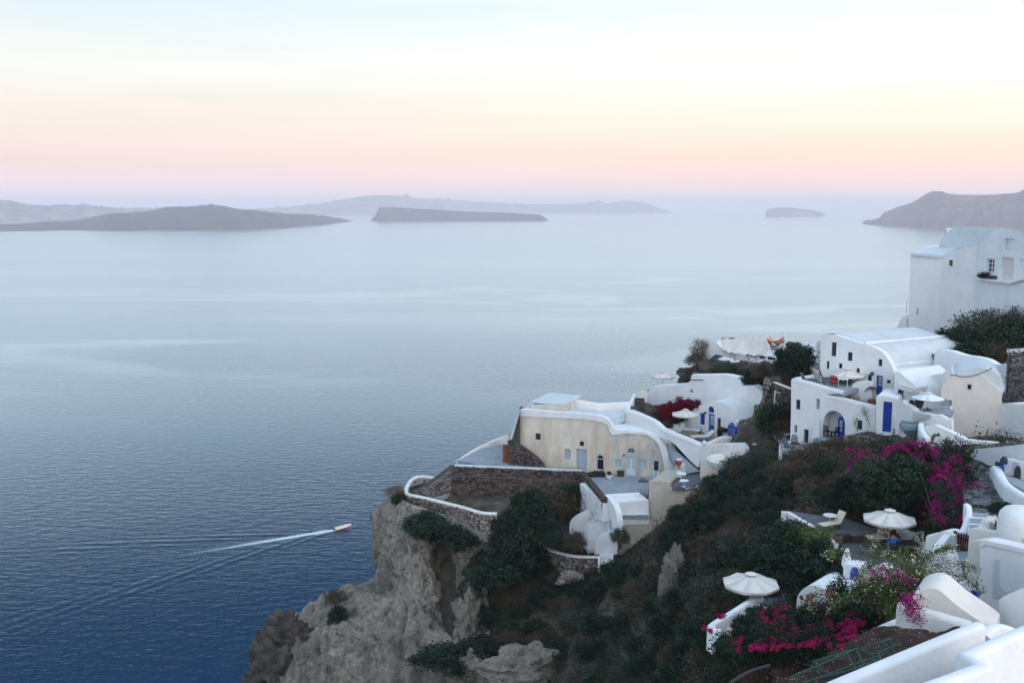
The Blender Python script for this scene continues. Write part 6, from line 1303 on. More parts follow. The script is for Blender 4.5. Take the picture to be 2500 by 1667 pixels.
# ------------------------------------------------------------------ cliff: lofted rock face with true back side
rows = [  # (y, [(x, depth) ...] left silhouette to right), native picture pixels
    (0, [(966, 100.6, 1206), (1000, 98.0, 1228), (1060, 96.8, 1246), (1130, 95.4, 1268), (1222, 93.0, 1298)]),
    (0, [(935, 100.4, 1232), (972, 97.2, 1252), (1040, 95.8, 1270), (1120, 94.6, 1292), (1218, 92.6, 1318)]),
    (0, [(915, 100.0, 1257), (950, 97.0, 1270), (1025, 95.4, 1288), (1112, 94.4, 1308), (1215, 92.6, 1332)]),
    (0, [(916, 99.6, 1300), (950, 96.6, 1305), (1020, 94.8, 1315), (1108, 94.4, 1330), (1210, 92.6, 1345)]),
    (1355, [(910, 99.0), (950, 96.0), (1020, 94.0), (1088, 95.0), (1205, 92.2)]),
    (1400, [(916, 98.4), (955, 95.0), (1025, 92.8), (1085, 94.2), (1200, 91.4)]),
    (1432, [(922, 97.8), (955, 94.0), (1030, 91.8), (1090, 93.6), (1195, 90.6)]),
    (1446, [(850, 98.0), (930, 93.0), (1030, 91.2), (1092, 93.2), (1195, 90.2)]),
    (1465, [(785, 97.0), (880, 92.2), (1020, 90.4), (1100, 92.6), (1195, 89.6)]),
    (1500, [(752, 95.6), (850, 91.0), (1000, 89.0), (1105, 91.4), (1200, 88.4)]),
    (1527, [(715, 95.0), (830, 90.0), (990, 87.8), (1100, 89.6), (1200, 87.4)]),
    (1545, [(648, 95.0), (800, 89.0), (970, 86.8), (1100, 88.2), (1200, 86.4)]),
    (1600, [(648, 92.6), (780, 87.6), (950, 85.0), (1090, 85.2), (1200, 84)]),
    (1667, [(622, 91.0), (770, 86.0), (940, 83.2), (1080, 82.6), (1200, 81.6)]),
    (1760, [(600, 88.5), (760, 83.5), (930, 81.0), (1070, 80.0), (1200, 79)]),
    (1900, [(560, 85), (740, 80), (920, 78.0), (1060, 77.0), (1200, 76)])]
NU, NR = 260, 10; LV = []
for y, l in rows:
    P = [D(0, q[0], q[2] if len(q) > 2 else y, q[1]) for q in l]; L0 = P[0]
    back = [L0 + Vector((9, 9.5, -.5)), L0 + Vector((3.2, 5.0, -.1)), L0 + Vector((.5, 1.6, 0))]
    cc = crv(back + P, 40); ln = [0.0]
    for i in range(1, len(cc)): ln.append(ln[-1] + (cc[i] - cc[i - 1]).length)
    tgt = np.linspace(0, ln[-1], NU); arr = np.array([tuple(p) for p in cc]); LV.append(np.stack([np.interp(tgt, ln, arr[:, q]) for q in range(3)], 1))
LV = np.array(LV); fine = []
for r_ in range(len(LV) - 1):
    m_ = max(2, int(np.linalg.norm(LV[r_ + 1] - LV[r_], axis=1).mean() / .15))
    p0 = LV[max(r_ - 1, 0)]; p1 = LV[r_]; p2 = LV[r_ + 1]; p3 = LV[min(r_ + 2, len(LV) - 1)]
    for j in range(m_):
        t = j / m_; fine.append(p1 + (p2 - p1) * (t * t * (3 - 2 * t) * .35 + t * .65))
fine.append(LV[-1]); CV = np.array(fine); nr = len(CV)
du = np.gradient(CV, axis=1); dv = np.gradient(CV, axis=0); NN = np.cross(dv, du); NN /= np.maximum(np.linalg.norm(NN, axis=2, keepdims=True), 1e-6)
if NN[nr // 2, NU // 2, 1] > 0: NN = -NN
for r_ in range(nr):
    for u in range(NU):
        p = Vector(CV[r_, u]); ps = Vector((p.x * .22, p.y * .22, p.z * .10))
        n1 = noise.fractal(ps, 1.0, 2.0, 4); rid = 1 - abs(noise.noise(Vector((p.x * .45 + 5, p.y * .45, p.z * .13)))) * 2
        rid2 = 1 - abs(noise.noise(Vector((p.x * .9 + 2, p.y * .9, p.z * .7)))) * 2
        strat = noise.noise(Vector((p.x * .08, p.y * .08, p.z * .9)))
        pit = noise.voronoi(p * .55)[0][0]; pit2 = noise.voronoi(p * 1.5 + Vector((7, 1, 3)))[0][0]
        msk = .5 + .5 * noise.noise(p * .12 + Vector((3, 3, 3)))
        rg1 = noise.ridged_multi_fractal(Vector((p.x * .28, p.y * .28, p.z * .09)), .9, 2.2, 6, 1.0, 2.0) - 1.1
        rg2 = noise.ridged_multi_fractal(Vector((p.x * .8, p.y * .8, p.z * .55)), .8, 2.2, 5, 1.0, 2.0) - 1.1
        h = .8 * n1 + .55 * rg1 + .26 * rg2 + .10 * strat + .14 * noise.fractal(p * 1.6, .6, 2.2, 5) - 1.3 * min(1, max(0, .25 - pit) / .15) - .5 * min(1, max(0, .2 - pit2) / .12)
        rel = p - CAM; fw_ = rel.y * CP - rel.z * SP; qx = 1250 + FPX * rel.x / fw_; qy = 833.5 - FPX * (rel.y * SP + rel.z * CP) / fw_
        gx = 1077 + (qy - 1335) * .16 + 6 * noise.noise(Vector((0, 0, p.z * .5))); t_ = min(max((qy - 1325) / 40, 0), 1) * min(max((1560 - qy) / 40, 0), 1)
        h -= 2.2 * t_ * math.exp(-((qx - gx) / 13) ** 2); gx2 = 985 + (qy - 1500) * -.1; h -= .8 * math.exp(-((qx - gx2) / 9) ** 2) * min(max((qy - 1420) / 50, 0), 1)
        CV[r_, u] += NN[r_, u] * h * min(1, r_ / 14)
b = MB(); b.add([tuple(q) for q in CV.reshape(-1, 3)], [(r_ * NU + u, r_ * NU + u + 1, (r_ + 1) * NU + u + 1, (r_ + 1) * NU + u) for r_ in range(nr - 1) for u in range(NU - 1)], .5)
b.build('cliff', 'rock', label='pale buff rock cliff falling to the sea below the lookout', kind='structure', weld=False, smooth=55)
# outcrops
def outcrop(label, k, x, y, d, rx, ry, rz, m, seed, tilt=0):
    bm = bmesh.new(); bmesh.ops.create_icosphere(bm, subdivisions=5, radius=1); cpt = D(k, x, y, d)
    for v in bm.verts:
        q = v.co.copy(); h = 1 + .55 * noise.fractal(q * 1.5 + Vector((seed, 0, 0)), .8, 2.1, 6) + .22 * (1 - 2 * abs(noise.noise(q * 2.6 + Vector((seed, 5, 5))))) - .3 * max(0, .3 - noise.voronoi(q * 2.2 + Vector((seed, 3, 1)))[0][0])
        v.co = Vector((q.x * rx * h + tilt * q.z, q.y * ry * h, q.z * rz * h)) + cpt
    me = bpy.data.meshes.new('outcrop'); bm.to_mesh(me); bm.free(); me.polygons.foreach_set('use_smooth', [True] * len(me.polygons)); me.set_sharp_from_angle(angle=R(55)); me.materials.append(M[m])
    o = bpy.data.objects.new('rock_outcrop', me); col.objects.link(o); tag(o, label, 'rock')
outcrop('square tuff stump standing right of the tall cliff face', 8, 1580, 1130, 88.5, 1.25, 1.4, 2.3, 'rock', 3)
outcrop('dark jagged lava crag at the left foot of the cliff', 8, 250, 1300, 92.5, 1.9, 2.0, 2.6, 'rock_dark', 5, .3)
outcrop('low black lava shelf at the bottom left of the cliff', 8, 200, 1500, 90, 2.2, 2, 3.0, 'rock_dark', 9)
outcrop('tuff boulder ridge at the bottom beneath the scrub', 8, 2020, 1470, 79.5, 3.0, 1.8, 1.7, 'rock', 11)
outcrop('pale tuff knob at the bottom edge left of the boulder ridge', 8, 1640, 1540, 81.5, 2.2, 1.5, 1.9, 'rock', 13)
outcrop('pale upright rock slab among cactus on the slope', 9, 1900, 980, 70, .85, .8, 2.3, 'rock', 15, .15)
outcrop('whitish broken rock just below the garden steps', 9, 830, 910, 87.5, 1.0, .6, .5, 'rock', 19)
outcrop('dark rock band under the tarpaulin terrace', 2, 1010, 665, 115, 4.2, 2.2, 1.4, 'rock_dark', 21)
outcrop('rocky knoll between the tarpaulin terrace and the vine', 2, 1400, 725, 109.5, 2.4, 1.8, 1.7, 'rock_dark', 23)
outcrop('rock shoulder at the left end of the dark rock band', 2, 690, 660, 116.5, 1.7, 1.6, 1.0, 'rock_dark', 25)
outcrop('stony bank left of the red bougainvillea', 2, 230, 1150, 107, 2.6, 1.2, 1.3, 'rock_dark', 27)
# ================================================================== VEGETATION
NR_ = np.random.default_rng(7)
def leaf_mesh(name, C, size, m, parent=None, tint=None, aspect=.5, droop=0.0, rng=NR_, **tg):
    """one mesh of small diamond leaves centred on C"""
    n = len(C); C = np.asarray(C, float)
    if parent is not None: C = C - np.array(_off(parent))
    t = rng.normal(size=(n, 3)); t[:, 2] -= droop; t /= np.linalg.norm(t, axis=1, keepdims=True)
    r = rng.normal(size=(n, 3)); bb = np.cross(t, r); bb /= np.maximum(np.linalg.norm(bb, axis=1, keepdims=True), 1e-6)
    s = np.asarray(size).reshape(-1, 1) * np.ones((n, 1)) * .5
    V = np.stack([C + t * s, C + bb * s * aspect, C - t * s, C - bb * s * aspect], 1).reshape(-1, 3)
    me = bpy.data.meshes.new(name); me.vertices.add(4 * n); me.vertices.foreach_set('co', V.astype(np.float32).ravel())
    me.loops.add(4 * n); me.loops.foreach_set('vertex_index', np.arange(4 * n, dtype=np.int32)); me.polygons.add(n)
    me.polygons.foreach_set('loop_start', np.arange(0, 4 * n, 4, dtype=np.int32)); me.update(calc_edges=True); me.validate()
    a = me.attributes.new('tint', 'FLOAT', 'FACE'); a.data.foreach_set('value', (tint if tint is not None else rng.random(n)).astype(np.float32))
    me.materials.append(M[m]); o = bpy.data.objects.new(name, me); col.objects.link(o)
    if parent is not None: o.parent = parent
    return tag(o, **tg)
def clumps(rng, cen, rad, n_cl, per, spread=.2, low=-.35, fill=.5):
    d = rng.normal(size=(n_cl * 3, 3)); d /= np.linalg.norm(d, axis=1, keepdims=True); d = d[d[:, 2] > low][:n_cl]
    r = (fill + (1 - fill) * rng.random(len(d)) ** .6)[:, None]; cl = d * r
    p = np.repeat(cl, per, 0) + rng.normal(size=(len(cl) * per, 3)) * spread
    tn = np.repeat(rng.random(len(cl)), per) * .6 + rng.random(len(cl) * per) * .4
    return np.asarray(cen) + p * np.asarray(rad), tn
PROTO = {}
def shrub_proto(kind):
    if kind in PROTO: return PROTO[kind]
    m, n_cl, per, ls, asp, spread = {'dark': ('leaf_dark', 110, 46, .13, .5, .13), 'olive': ('leaf_olive', 120, 46, .11, .35, .14), 'green': ('leaf_green', 90, 40, .13, .5, .14), 'brown': ('leaf_brown', 100, 44, .12, .3, .15), 'dry': ('leaf_dry', 80, 40, .16, .15, .17)}[kind]
    L_ = []
    for v in range(3):
        rng = np.random.default_rng(hash(kind) % 1000 if False else sum(map(ord, kind)) * 7 + v)
        P, tn = clumps(rng, (0, 0, .45), (1, 1, .75), n_cl, per, spread, -.5, .35); o = leaf_mesh('crown', P, ls * (.6 + .8 * rng.random(len(P))), m, None, tn, asp, rng=rng)
        b = MB(); rr = random.Random(v)
        for i in range(7):
            a_ = rr.uniform(0, 6.28); e = Vector((math.cos(a_) * rr.uniform(.3, .75), math.sin(a_) * rr.uniform(.3, .75), rr.uniform(.4, .9))); b.tube([(0, 0, -.5), e * .45 + Vector((.05 * math.sin(i), 0, -.1)), e], [.05, .03, .008], 5)
        s_ = b.build('trunk', 'wood_dark'); L_.append((o.data, s_.data)); bpy.data.objects.remove(o); bpy.data.objects.remove(s_)
    PROTO[kind] = L_; return L_
_sv = [0]
def shrub(label, kind, loc, rad, name='shrub', cat='shrub', group=None):
    _sv[0] += 1; cr, tr_ = shrub_proto(kind)[_sv[0] % 3]; rx, ry, rz = rad if isinstance(rad, tuple) else (rad, rad, rad * .85)
    o = T(name, label, cat, loc, group); o.rotation_euler = (0, 0, _sv[0] * 1.3); o.scale = (rx, ry, rz)
    for nm, me in (('crown', cr), ('trunk', tr_)):
        q = bpy.data.objects.new(nm, me); col.objects.link(q); q.parent = o
    return o
def sh_px(label, kind, k, x, y, d, rx, rz, ry=None, **kw):
    """shrub whose middle shows at this place in the picture"""
    q = D(k, x, y, d); return shrub(label, kind, (q.x, q.y, q.z - rz * .45), (rx, ry or rx * .8, rz), **kw)

# --- named bushes on the promontory and the slope
sh_px('dark rounded bush hanging over the cliff below the curved wall', 'dark', 8, 1300, 440, 95.2, 2.9, 1.5)
sh_px('dark bush spilling right of the cliff top under the lookout', 'dark', 8, 1490, 540, 94, 2.4, 1.6)
sh_px('reddish dry tuft on the very tip of the cliff', 'dry', 8, 1060, 205, 100.5, 1.1, .9)
sh_px('small dark bush just under the dry tuft at the cliff tip', 'dark', 8, 1090, 275, 99.5, .9, 1.0)
sh_px('tall dark bush against the retaining wall', 'dark', 9, 400, 190, 95, 2.2, 2.6)
sh_px('wide dark bush below the tall bush at the retaining wall', 'dark', 9, 230, 380, 93.5, 2.6, 2.2)
sh_px('maroon-dark bush beside the cave house arch', 'brown', 9, 690, 130, 97.5, 2.0, 1.9)
sh_px('dark bush in the corner of retaining wall and cave house', 'dark', 9, 820, 60, 98.5, 1.6, 1.8)
sh_px('dark mass of bush at the left of the garden wall', 'dark', 9, 260, 620, 91, 3.0, 2.4)
sh_px('dark bush falling down the gully left of the rubble heap', 'dark', 9, 120, 850, 89.5, 3.0, 2.4)
sh_px('round dark garden shrub before the stair fins', 'brown', 9, 870, 520, 89.5, 1.35, 1.3)
sh_px('green garden shrub inside the curved wall', 'dark', 9, 690, 510, 90.5, 1.4, .9)
sh_px('small dark shrub by the sunken white path', 'dark', 9, 620, 380, 92.5, 1.2, .9)
sh_px('thin grey-green shrub at the corner of the cave house', 'olive', 9, 1340, 480, 87.5, .9, 1.2)
sh_px('tiny fern-like sprig on the tan wall', 'green', 9, 1890, 280, 87.5, .7, .8)
sh_px('large dark bush before the tan wall', 'dark', 9, 2170, 400, 80, 2.3, 2.4)
sh_px('dark bush right of the large one by the tan wall', 'dark', 5, 160, 330, 76, 2.2, 2.2)
sh_px('brownish scrub bush left of the large dark bush', 'brown', 9, 1880, 470, 82, 2.0, 1.6)
sh_px('grey-green shrub beside the white bowl corner', 'olive', 13, 1850, 1100, 88, 1.9, 1.4)
sh_px('grey-green shrub right of the bowl corner shrub', 'olive', 13, 2150, 1050, 87.5, 1.9, 1.7)
sh_px('dark green bush under the grey-green shrubs', 'dark', 13, 1900, 1400, 85, 2.6, 2.0)
sh_px('dark bush between the grey-green shrubs and the hill path', 'dark', 13, 2250, 1380, 84, 2.3, 1.8)
sh_px('large dark green bush above the lower parasol', 'dark', 5, 900, 560, 55, 1.9, 1.5)
sh_px('dark green bush beside the crumbling boundary wall', 'green', 5, 1080, 520, 54.5, 1.5, .9)
sh_px('big dark bush left of the white gate turret', 'dark', 5, 1180, 760, 52.5, 1.9, 1.5)
sh_px('deep green bush behind the lower parasol', 'dark', 5, 780, 800, 53.5, 1.9, 1.5)
sh_px('dark bush between lower parasol and vaulted store', 'dark', 5, 960, 960, 51.5, 1.3, .8)
sh_px('dark shrub left of the gate turret base', 'dark', 5, 1390, 930, 49.5, .75, .8)
sh_px('grey-green bush below the upright rock slab', 'olive', 9, 2050, 1180, 66, 2.0, 1.7)
sh_px('grey-green bush at left of the slanting parapet', 'olive', 5, 60, 1100, 58, 1.7, 1.4)
sh_px('dark bush under the slanting parapet', 'dark', 5, 60, 1440, 50, 1.3, 1.0)
sh_px('leafy oleander bush inside the slanting parapet', 'dark', 5, 470, 1370, 46.5, .75, .7)
sh_px('leafy oleander bush under the lower parasol', 'dark', 5, 600, 1260, 47.5, .7, .5)
sh_px('dark olive tree crown above the patio parasol', 'dark', 6, 900, 560, 57.5, 2.2, 1.7, ry=1.6, name='olive_tree', cat='tree')
sh_px('grey-green olive crown left of the dark one', 'olive', 6, 640, 520, 58, 1.7, 1.4, name='olive_tree', cat='tree')
sh_px('low dark bush below the olive trees', 'dark', 6, 750, 780, 57, 2.0, 1.3)
sh_px('dark bush in shade behind the deck chair', 'dark', 6, 350, 720, 60, 1.7, 1.3)
sh_px('small dark plant on the stairs beside the planter', 'dark', 6, 2120, 920, 46, .7, .5)
sh_px('brown scrub bush on the slope under the arched porch', 'brown', 3, 560, 1250, 79, 2.4, 1.2)
sh_px('brown scrub bush left of the arched porch footing', 'brown', 3, 330, 1330, 77, 2.4, 1.3)
sh_px('grey-green scrub below the brown slope bushes', 'olive', 3, 150, 1480, 75, 2.0, 1.3)
sh_px('dark bush growing over the passage left of white house', 'dark', 2, 1620, 1180, 93.5, 2.0, 2.4)
sh_px('brown-green creeper right of that passage bush', 'brown', 2, 1720, 1300, 92, 1.3, 2.0)
sh_px('green bush in the corner under the white rack', 'green', 2, 1500, 1150, 95.5, 1.2, 2.0)
sh_px('olive-coloured dry bush at the left end of tarpaulin terrace', 'dry', 2, 760, 370, 124.5, 1.6, 2.2)
sh_px('grey cactus scrub above the middle of the mound', 'olive', 2, 1050, 560, 112.5, 1.7, .8)
sh_px('dark scrub left of the vine passage', 'brown', 2, 1490, 610, 104, 1.6, 1.3)
sh_px('dark scrub over the right end of the mound', 'dark', 2, 1330, 730, 106, 1.5, .8)
sh_px('dry scrub along the left of the dark rock band', 'brown', 2, 760, 600, 115, 1.8, .9)
sh_px('second dry bush lower at the left end of tarpaulin terrace', 'brown', 2, 700, 470, 122, 1.5, 1.3)
sh_px('grey cactus-like scrub on the dark rock band', 'brown', 2, 950, 590, 114, 2.0, .9)
sh_px('grey scrub at the middle of the dark rock band', 'olive', 2, 1180, 610, 112.0, 2.2, 1.1)
sh_px('dark scrub at the right of the dark rock band', 'dark', 2, 1330, 680, 107.0, 1.9, 1.2)
sh_px('dark vine crown over the timber doors', 'dark', 2, 1850, 425, 99.5, 2.4, 1.6, name='vine', cat='vine')
sh_px('lower curtain of the dark vine over the timber doors', 'dark', 2, 1810, 560, 98.9, 1.9, 2.0, name='vine', cat='vine')
sh_px('big olive-green bush on the hillside under the tall house', 'olive', 4, 1260, 1180, 98, 3.6, 2.6)
sh_px('dark bush left of the big hillside bush', 'dark', 4, 1010, 1290, 97, 2.6, 1.6)
sh_px('dark bush at the right of the big hillside bush', 'dark', 4, 1480, 1260, 96, 3.0, 2.4)
sh_px('olive bush at the right edge of the hillside', 'olive', 4, 1640, 1150, 97, 2.6, 2.4)
sh_px('drooping brown bush over the slope wall', 'brown', 4, 1410, 1440, 93, 2.0, 1.6)
sh_px('dark low scrub along the top of the slope wall', 'dark', 4, 1180, 1390, 94, 2.6, 1.2)
sh_px('dark round bush on the lower cliff spur', 'brown', 8, 640, 960, 94, 1.3, 1.0)
sh_px('brown bush in the middle of the lower cliff spur', 'brown', 8, 480, 1220, 91.3, 1.5, .9)
sh_px('dark scrub streak on the cliff spur', 'dark', 8, 660, 1110, 90.2, 1.2, 1.6)
sh_px('dark bush at the foot of the tuff stump', 'dark', 8, 1430, 1400, 82, 3.0, 1.2)
sh_px('dark bush on the gully floor left of the boulder ridge', 'dark', 8, 1650, 1340, 83, 2.4, 1.5)

# --- bushes nobody could tell apart, spread over the slope
rs = random.Random(31); lab = {'dark': 'dark green bush among many on the scrub slope', 'brown': 'brownish bush among many on the scrub slope', 'olive': 'grey-green bush among many on the scrub slope'}; placed = []
for _ in range(1500):
    px, py = rs.uniform(1190, 2050), rs.uniform(1150, 1690); q = hit(0, px, py)
    if q.y > 96 or (px < 1650 and py < 1370) or q.y < 40: continue
    i_, j_ = int((q.x - GX[0]) / GS), int((q.y - GY[0]) / GS)
    if CARVED.reshape(len(xs), ny)[max(0, i_ - 3):i_ + 4, max(0, j_ - 3):j_ + 4].any(): continue
    if any((q.x - a_[0]) ** 2 + (q.y - a_[1]) ** 2 < 2.2 for a_ in placed): continue
    placed.append((q.x, q.y)); r_ = rs.uniform(.7, 1.6); kd = rs.choice(['dark', 'dark', 'dark', 'brown', 'olive'])
    shrub(lab[kd], kd, (q.x, q.y, ground(q.x, q.y) - .15), (r_, r_ * .9, r_ * rs.uniform(.6, .9)), group=kd + ' bushes on the scrub slope')
    if len(placed) > 190: break
# --- low scrub covering the slope
def scatter():
    rg = np.random.default_rng(11); buckets = {'leaf_dark': [], 'leaf_brown': [], 'leaf_olive': [], 'leaf_dry': []}; tints = {k_: [] for k_ in buckets}
    carved = CARVED.reshape(len(xs), ny); n = 0
    for _ in range(30000):
        px, py = rg.uniform(1120, 2200), rg.uniform(1080, 1700)
        if py < 1200 and px < 1700: continue
        q = hit_fast(px, py)
        if q is None: continue
        i, j = int((q[0] - GX[0]) / GS), int((q[1] - GY[0]) / GS)
        if carved[min(i, len(xs) - 1), min(j, ny - 1)]: continue
        f = noise.fractal(Vector((q[0] * .13, q[1] * .13, 4.4)), .8, 2, 4); g = noise.fractal(Vector((q[0] * .2 + 9, q[1] * .2, 1.4)), .8, 2, 3)
        if rg.random() < .4 and g > .2: continue
        kind = 'leaf_dark' if f < .1 else ('leaf_brown' if f < .34 else 'leaf_olive')
        if rg.random() < .06: kind = 'leaf_dry'
        big = rg.random() ** 2.2; R_ = .2 + .75 * big; m_ = int(9 + 30 * big); p = rg.normal(size=(m_, 3)) * (R_ * .5, R_ * .5, R_ * .35) + (q[0], q[1], q[2] + R_ * .3)
        buckets[kind].append(p); tints[kind].append(np.full(m_, rg.random()) * .6 + rg.random(m_) * .4)
    for _ in range(5000):      # the same scrub goes on over the open ground to the right
        x_, y_ = rg.uniform(26, 66), rg.uniform(36, 118); i, j = int((x_ - GX[0]) / GS), int((y_ - GY[0]) / GS)
        if x_ < y_ * .50 - 2 and y_ > 40: continue
        if carved[max(0, i - 2):i + 3, max(0, j - 2):j + 3].any(): continue
        f = noise.fractal(Vector((x_ * .13, y_ * .13, 4.4)), .8, 2, 4); kind = 'leaf_dark' if f < .0 else ('leaf_brown' if f < .30 else 'leaf_olive')
        big = rg.random() ** 2; R_ = .25 + .9 * big; m_ = int(9 + 30 * big); p = rg.normal(size=(m_, 3)) * (R_ * .5, R_ * .5, R_ * .35) + (x_, y_, TZ2[i, j] + R_ * .3)
        buckets[kind].append(p); tints[kind].append(np.full(m_, rg.random()) * .6 + rg.random(m_) * .4)
    for k_, nm, lb in (('leaf_dark', 'low_scrub', 'low dark green scrub covering the slope'), ('leaf_brown', 'brown_scrub', 'low brownish scrub covering the slope'), ('leaf_olive', 'grey_scrub', 'low grey-green scrub on the slope'), ('leaf_dry', 'dry_grass', 'scattered dry grass tufts on the slope')):
        P_ = np.concatenate(buckets[k_]); leaf_mesh(nm, P_, .17 * (.6 + .9 * rg.random(len(P_))), k_, None, np.concatenate(tints[k_]), .35, rng=rg, label=lb, cat='scrub', kind='stuff')
TZ2 = TZ.reshape(len(xs), ny)
def hit_fast(px, py):
    r = ray(px, py); ds = np.arange(24, 118, .35) + random.random() * .35; t = ds / r.y; X = r.x * t; Zz = H + r.z * t
    i = ((X - GX[0]) / GS).astype(int); j = ((ds - GY[0]) / GS).astype(int); ok = (i >= 0) & (i < len(xs)) & (j >= 0) & (j < ny)
    gz = np.where(ok, TZ2[np.clip(i, 0, len(xs) - 1), np.clip(j, 0, ny - 1)], -999); w = np.nonzero(Zz < gz)[0]
    return None if len(w) == 0 else (X[w[0]], ds[w[0]], gz[w[0]])
scatter()

# --- bougainvilleas and flowering plants: leaves, bract clusters and stems
def bloom(name, label, k, leafs, flowers, leaf_m, flower_m, stem_from, cat='bougainvillea', ls=.12, fs=.09, nl=420, nf=260, seed=1, stems=6):
    rng = np.random.default_rng(seed); q0 = D(k, *stem_from); o = T(name, label, cat, q0); P = []; tn = []
    for (x, y, d, r) in leafs:
        cpt = np.array(D(k, x, y, d)); p, t = clumps(rng, cpt, (r, r * .8, r), 14, max(6, int(nl / 14)), .25, -1.1, .2); P.append(p); tn.append(t)
    leaf_mesh('foliage', np.concatenate(P), ls * (.6 + .8 * rng.random(sum(map(len, P)))), leaf_m, o, np.concatenate(tn), .55, rng=rng)
    P = []; tn = []
    for (x, y, d, r) in flowers:
        if d == 0: d = dd(x, y) - .1
        cpt = np.array(D(k, x, y, d)); p, t = clumps(rng, cpt, (r, r * .7, r * .8), 9, max(5, int(nf / 9)), .3, -1.1, .1); P.append(p); tn.append(t)
    leaf_mesh('blossom', np.concatenate(P), fs * (.6 + .8 * rng.random(sum(map(len, P)))), flower_m, o, np.concatenate(tn), .8, rng=rng)
    rr = random.Random(seed); pick = rr.sample(leafs, min(stems, len(leafs)))
    for (x, y, d, r) in pick:
        e = D(k, x, y, d); m_ = q0.lerp(e, .5) + Vector((rr.uniform(-.3, .3), rr.uniform(-.3, .3), .35)); b = MB(); b.tube(crv([q0, m_, e], 4), .035, 5); b.build('stem', 'wood_dark', o)
    return o
rr = random.Random(5)
fl = [(480, 240), (545, 290), (430, 370), (500, 360), (690, 290), (740, 290), (850, 175), (920, 190), (1000, 165), (1090, 160), (1180, 150), (1240, 175), (1180, 300), (1260, 330), (1220, 420), (1150, 260), (1400, 380), (1500, 400), (1480, 470), (1590, 590), (1560, 620), (1450, 720), (1380, 830), (1360, 850), (1500, 920), (1460, 900), (1620, 1020), (1590, 1060), (1450, 1080), (1620, 700), (1690, 440), (1350, 640), (1640, 780), (1580, 880), (1330, 300), (1430, 600), (1530, 720), (380, 440), (420, 500), (1190, 600), (1820, 650), (1560, 330), (1010, 230), (780, 210), (1620, 860), (1300, 560), (1400, 950), (1680, 620)]
lf_ = [(rr.uniform(1080, 1660), rr.uniform(220, 1080)) for _ in range(34)] + [(600, 350), (760, 300), (900, 260), (1000, 260), (1100, 240), (480, 420), (1300, 260), (1500, 320), (1700, 560), (1650, 700), (1200, 1000), (1100, 900), (1300, 1120), (1480, 1120)]
dd = lambda x, y: 60.5 - (y - 150) / 1000 * (10.5 if x > 1290 else 3.5)
bloom('bougainvillea', 'huge magenta bougainvillea arching beside the stone staircase', 6, [(x, y, dd(x, y) + .7, .75) for x, y in lf_], [(x + rr.uniform(-14, 14), y + rr.uniform(-14, 14), dd(x, y) - .1, rr.uniform(.2, .4)) for x, y in fl] + [(rr.uniform(1120, 1680), rr.uniform(180, 1080), 0, rr.uniform(.10, .24)) for _ in range(120)] + [(rr.uniform(330, 620), rr.uniform(220, 480), 59.3, rr.uniform(.12, .26)) for _ in range(18)], 'leaf_dark', 'magenta', (1350, 1120, 51), nl=700, nf=125, seed=2, stems=9, ls=.14, fs=.09)
fl = [(800, 1200), (760, 1220), (680, 1220), (620, 1240), (1110, 1090), (1130, 1180), (1180, 1200), (1000, 1235), (1320, 1260), (1370, 1250), (670, 1290), (660, 1320), (820, 1390), (940, 1375), (1070, 1345), (1110, 1400), (1120, 1440), (450, 1430), (420, 1490), (440, 1475), (650, 1480), (590, 1540), (730, 1520), (860, 1530), (1090, 1550), (1440, 1380), (1480, 1400), (1410, 1480), (350, 1550), (1300, 1040), (1620, 1030), (1530, 910), (1700, 1160), (1850, 1160), (1880, 1170), (1710, 1230), (1830, 1060), (560, 1560), (240, 1290), (140, 1400), (900, 1450), (760, 1400), (1550, 1300), (1230, 1330)]
rr = random.Random(9); lf_ = [(rr.uniform(480, 1560), rr.uniform(1230, 1560)) for _ in range(46)] + [(rr.uniform(230, 700), rr.uniform(1400, 1640)) for _ in range(16)] + [(rr.uniform(1350, 1900), rr.uniform(1000, 1330)) for _ in range(22)]
lf_ = [q for q in lf_ if q[1] > 1110 + (620 - q[0]) * .69 + 150]
d2 = lambda x, y: 47.5 - (y - 1050) / 520 * 7 - (x - 900) / 1000 * 3.0
bloom('bougainvillea', 'pink-red bougainvillea hedge spreading along the soil bed', 5, [(x, y, d2(x, y) + .3, .55) for x, y in lf_], [(x + rr.uniform(-8, 8), y + rr.uniform(-8, 8), d2(x, y) - .25, rr.uniform(.07, .20)) for x, y in fl + [(x + rr.uniform(-60, 60), y + rr.uniform(-40, 40)) for x, y in fl * 2] + [(rr.uniform(620, 1560), rr.uniform(1190, 1570)) for _ in range(120)]], 'leaf_dark', 'pinkred', (1000, 1500, 42), nl=520, nf=105, seed=4, stems=10, ls=.13, fs=.07)
fl = [(330, 1000), (400, 975), (460, 970), (300, 1030), (350, 1060), (430, 1050), (500, 1020), (590, 950), (640, 960), (690, 970), (620, 990), (320, 1100), (380, 1120), (450, 1110), (540, 1000), (520, 940), (720, 975), (350, 1020)]
bloom('bougainvillea', 'dark crimson bougainvillea behind the patio parasol', 2, [(x, y + 40, 106, .6) for x, y in fl] + [(x, 1150, 105.6, .6) for x in (350, 420, 490, 550)], [(x, y, 105.3, .5) for x, y in fl], 'leaf_dark', 'crimson', (480, 1200, 105.5), nl=260, nf=240, seed=6, ls=.2, fs=.16)
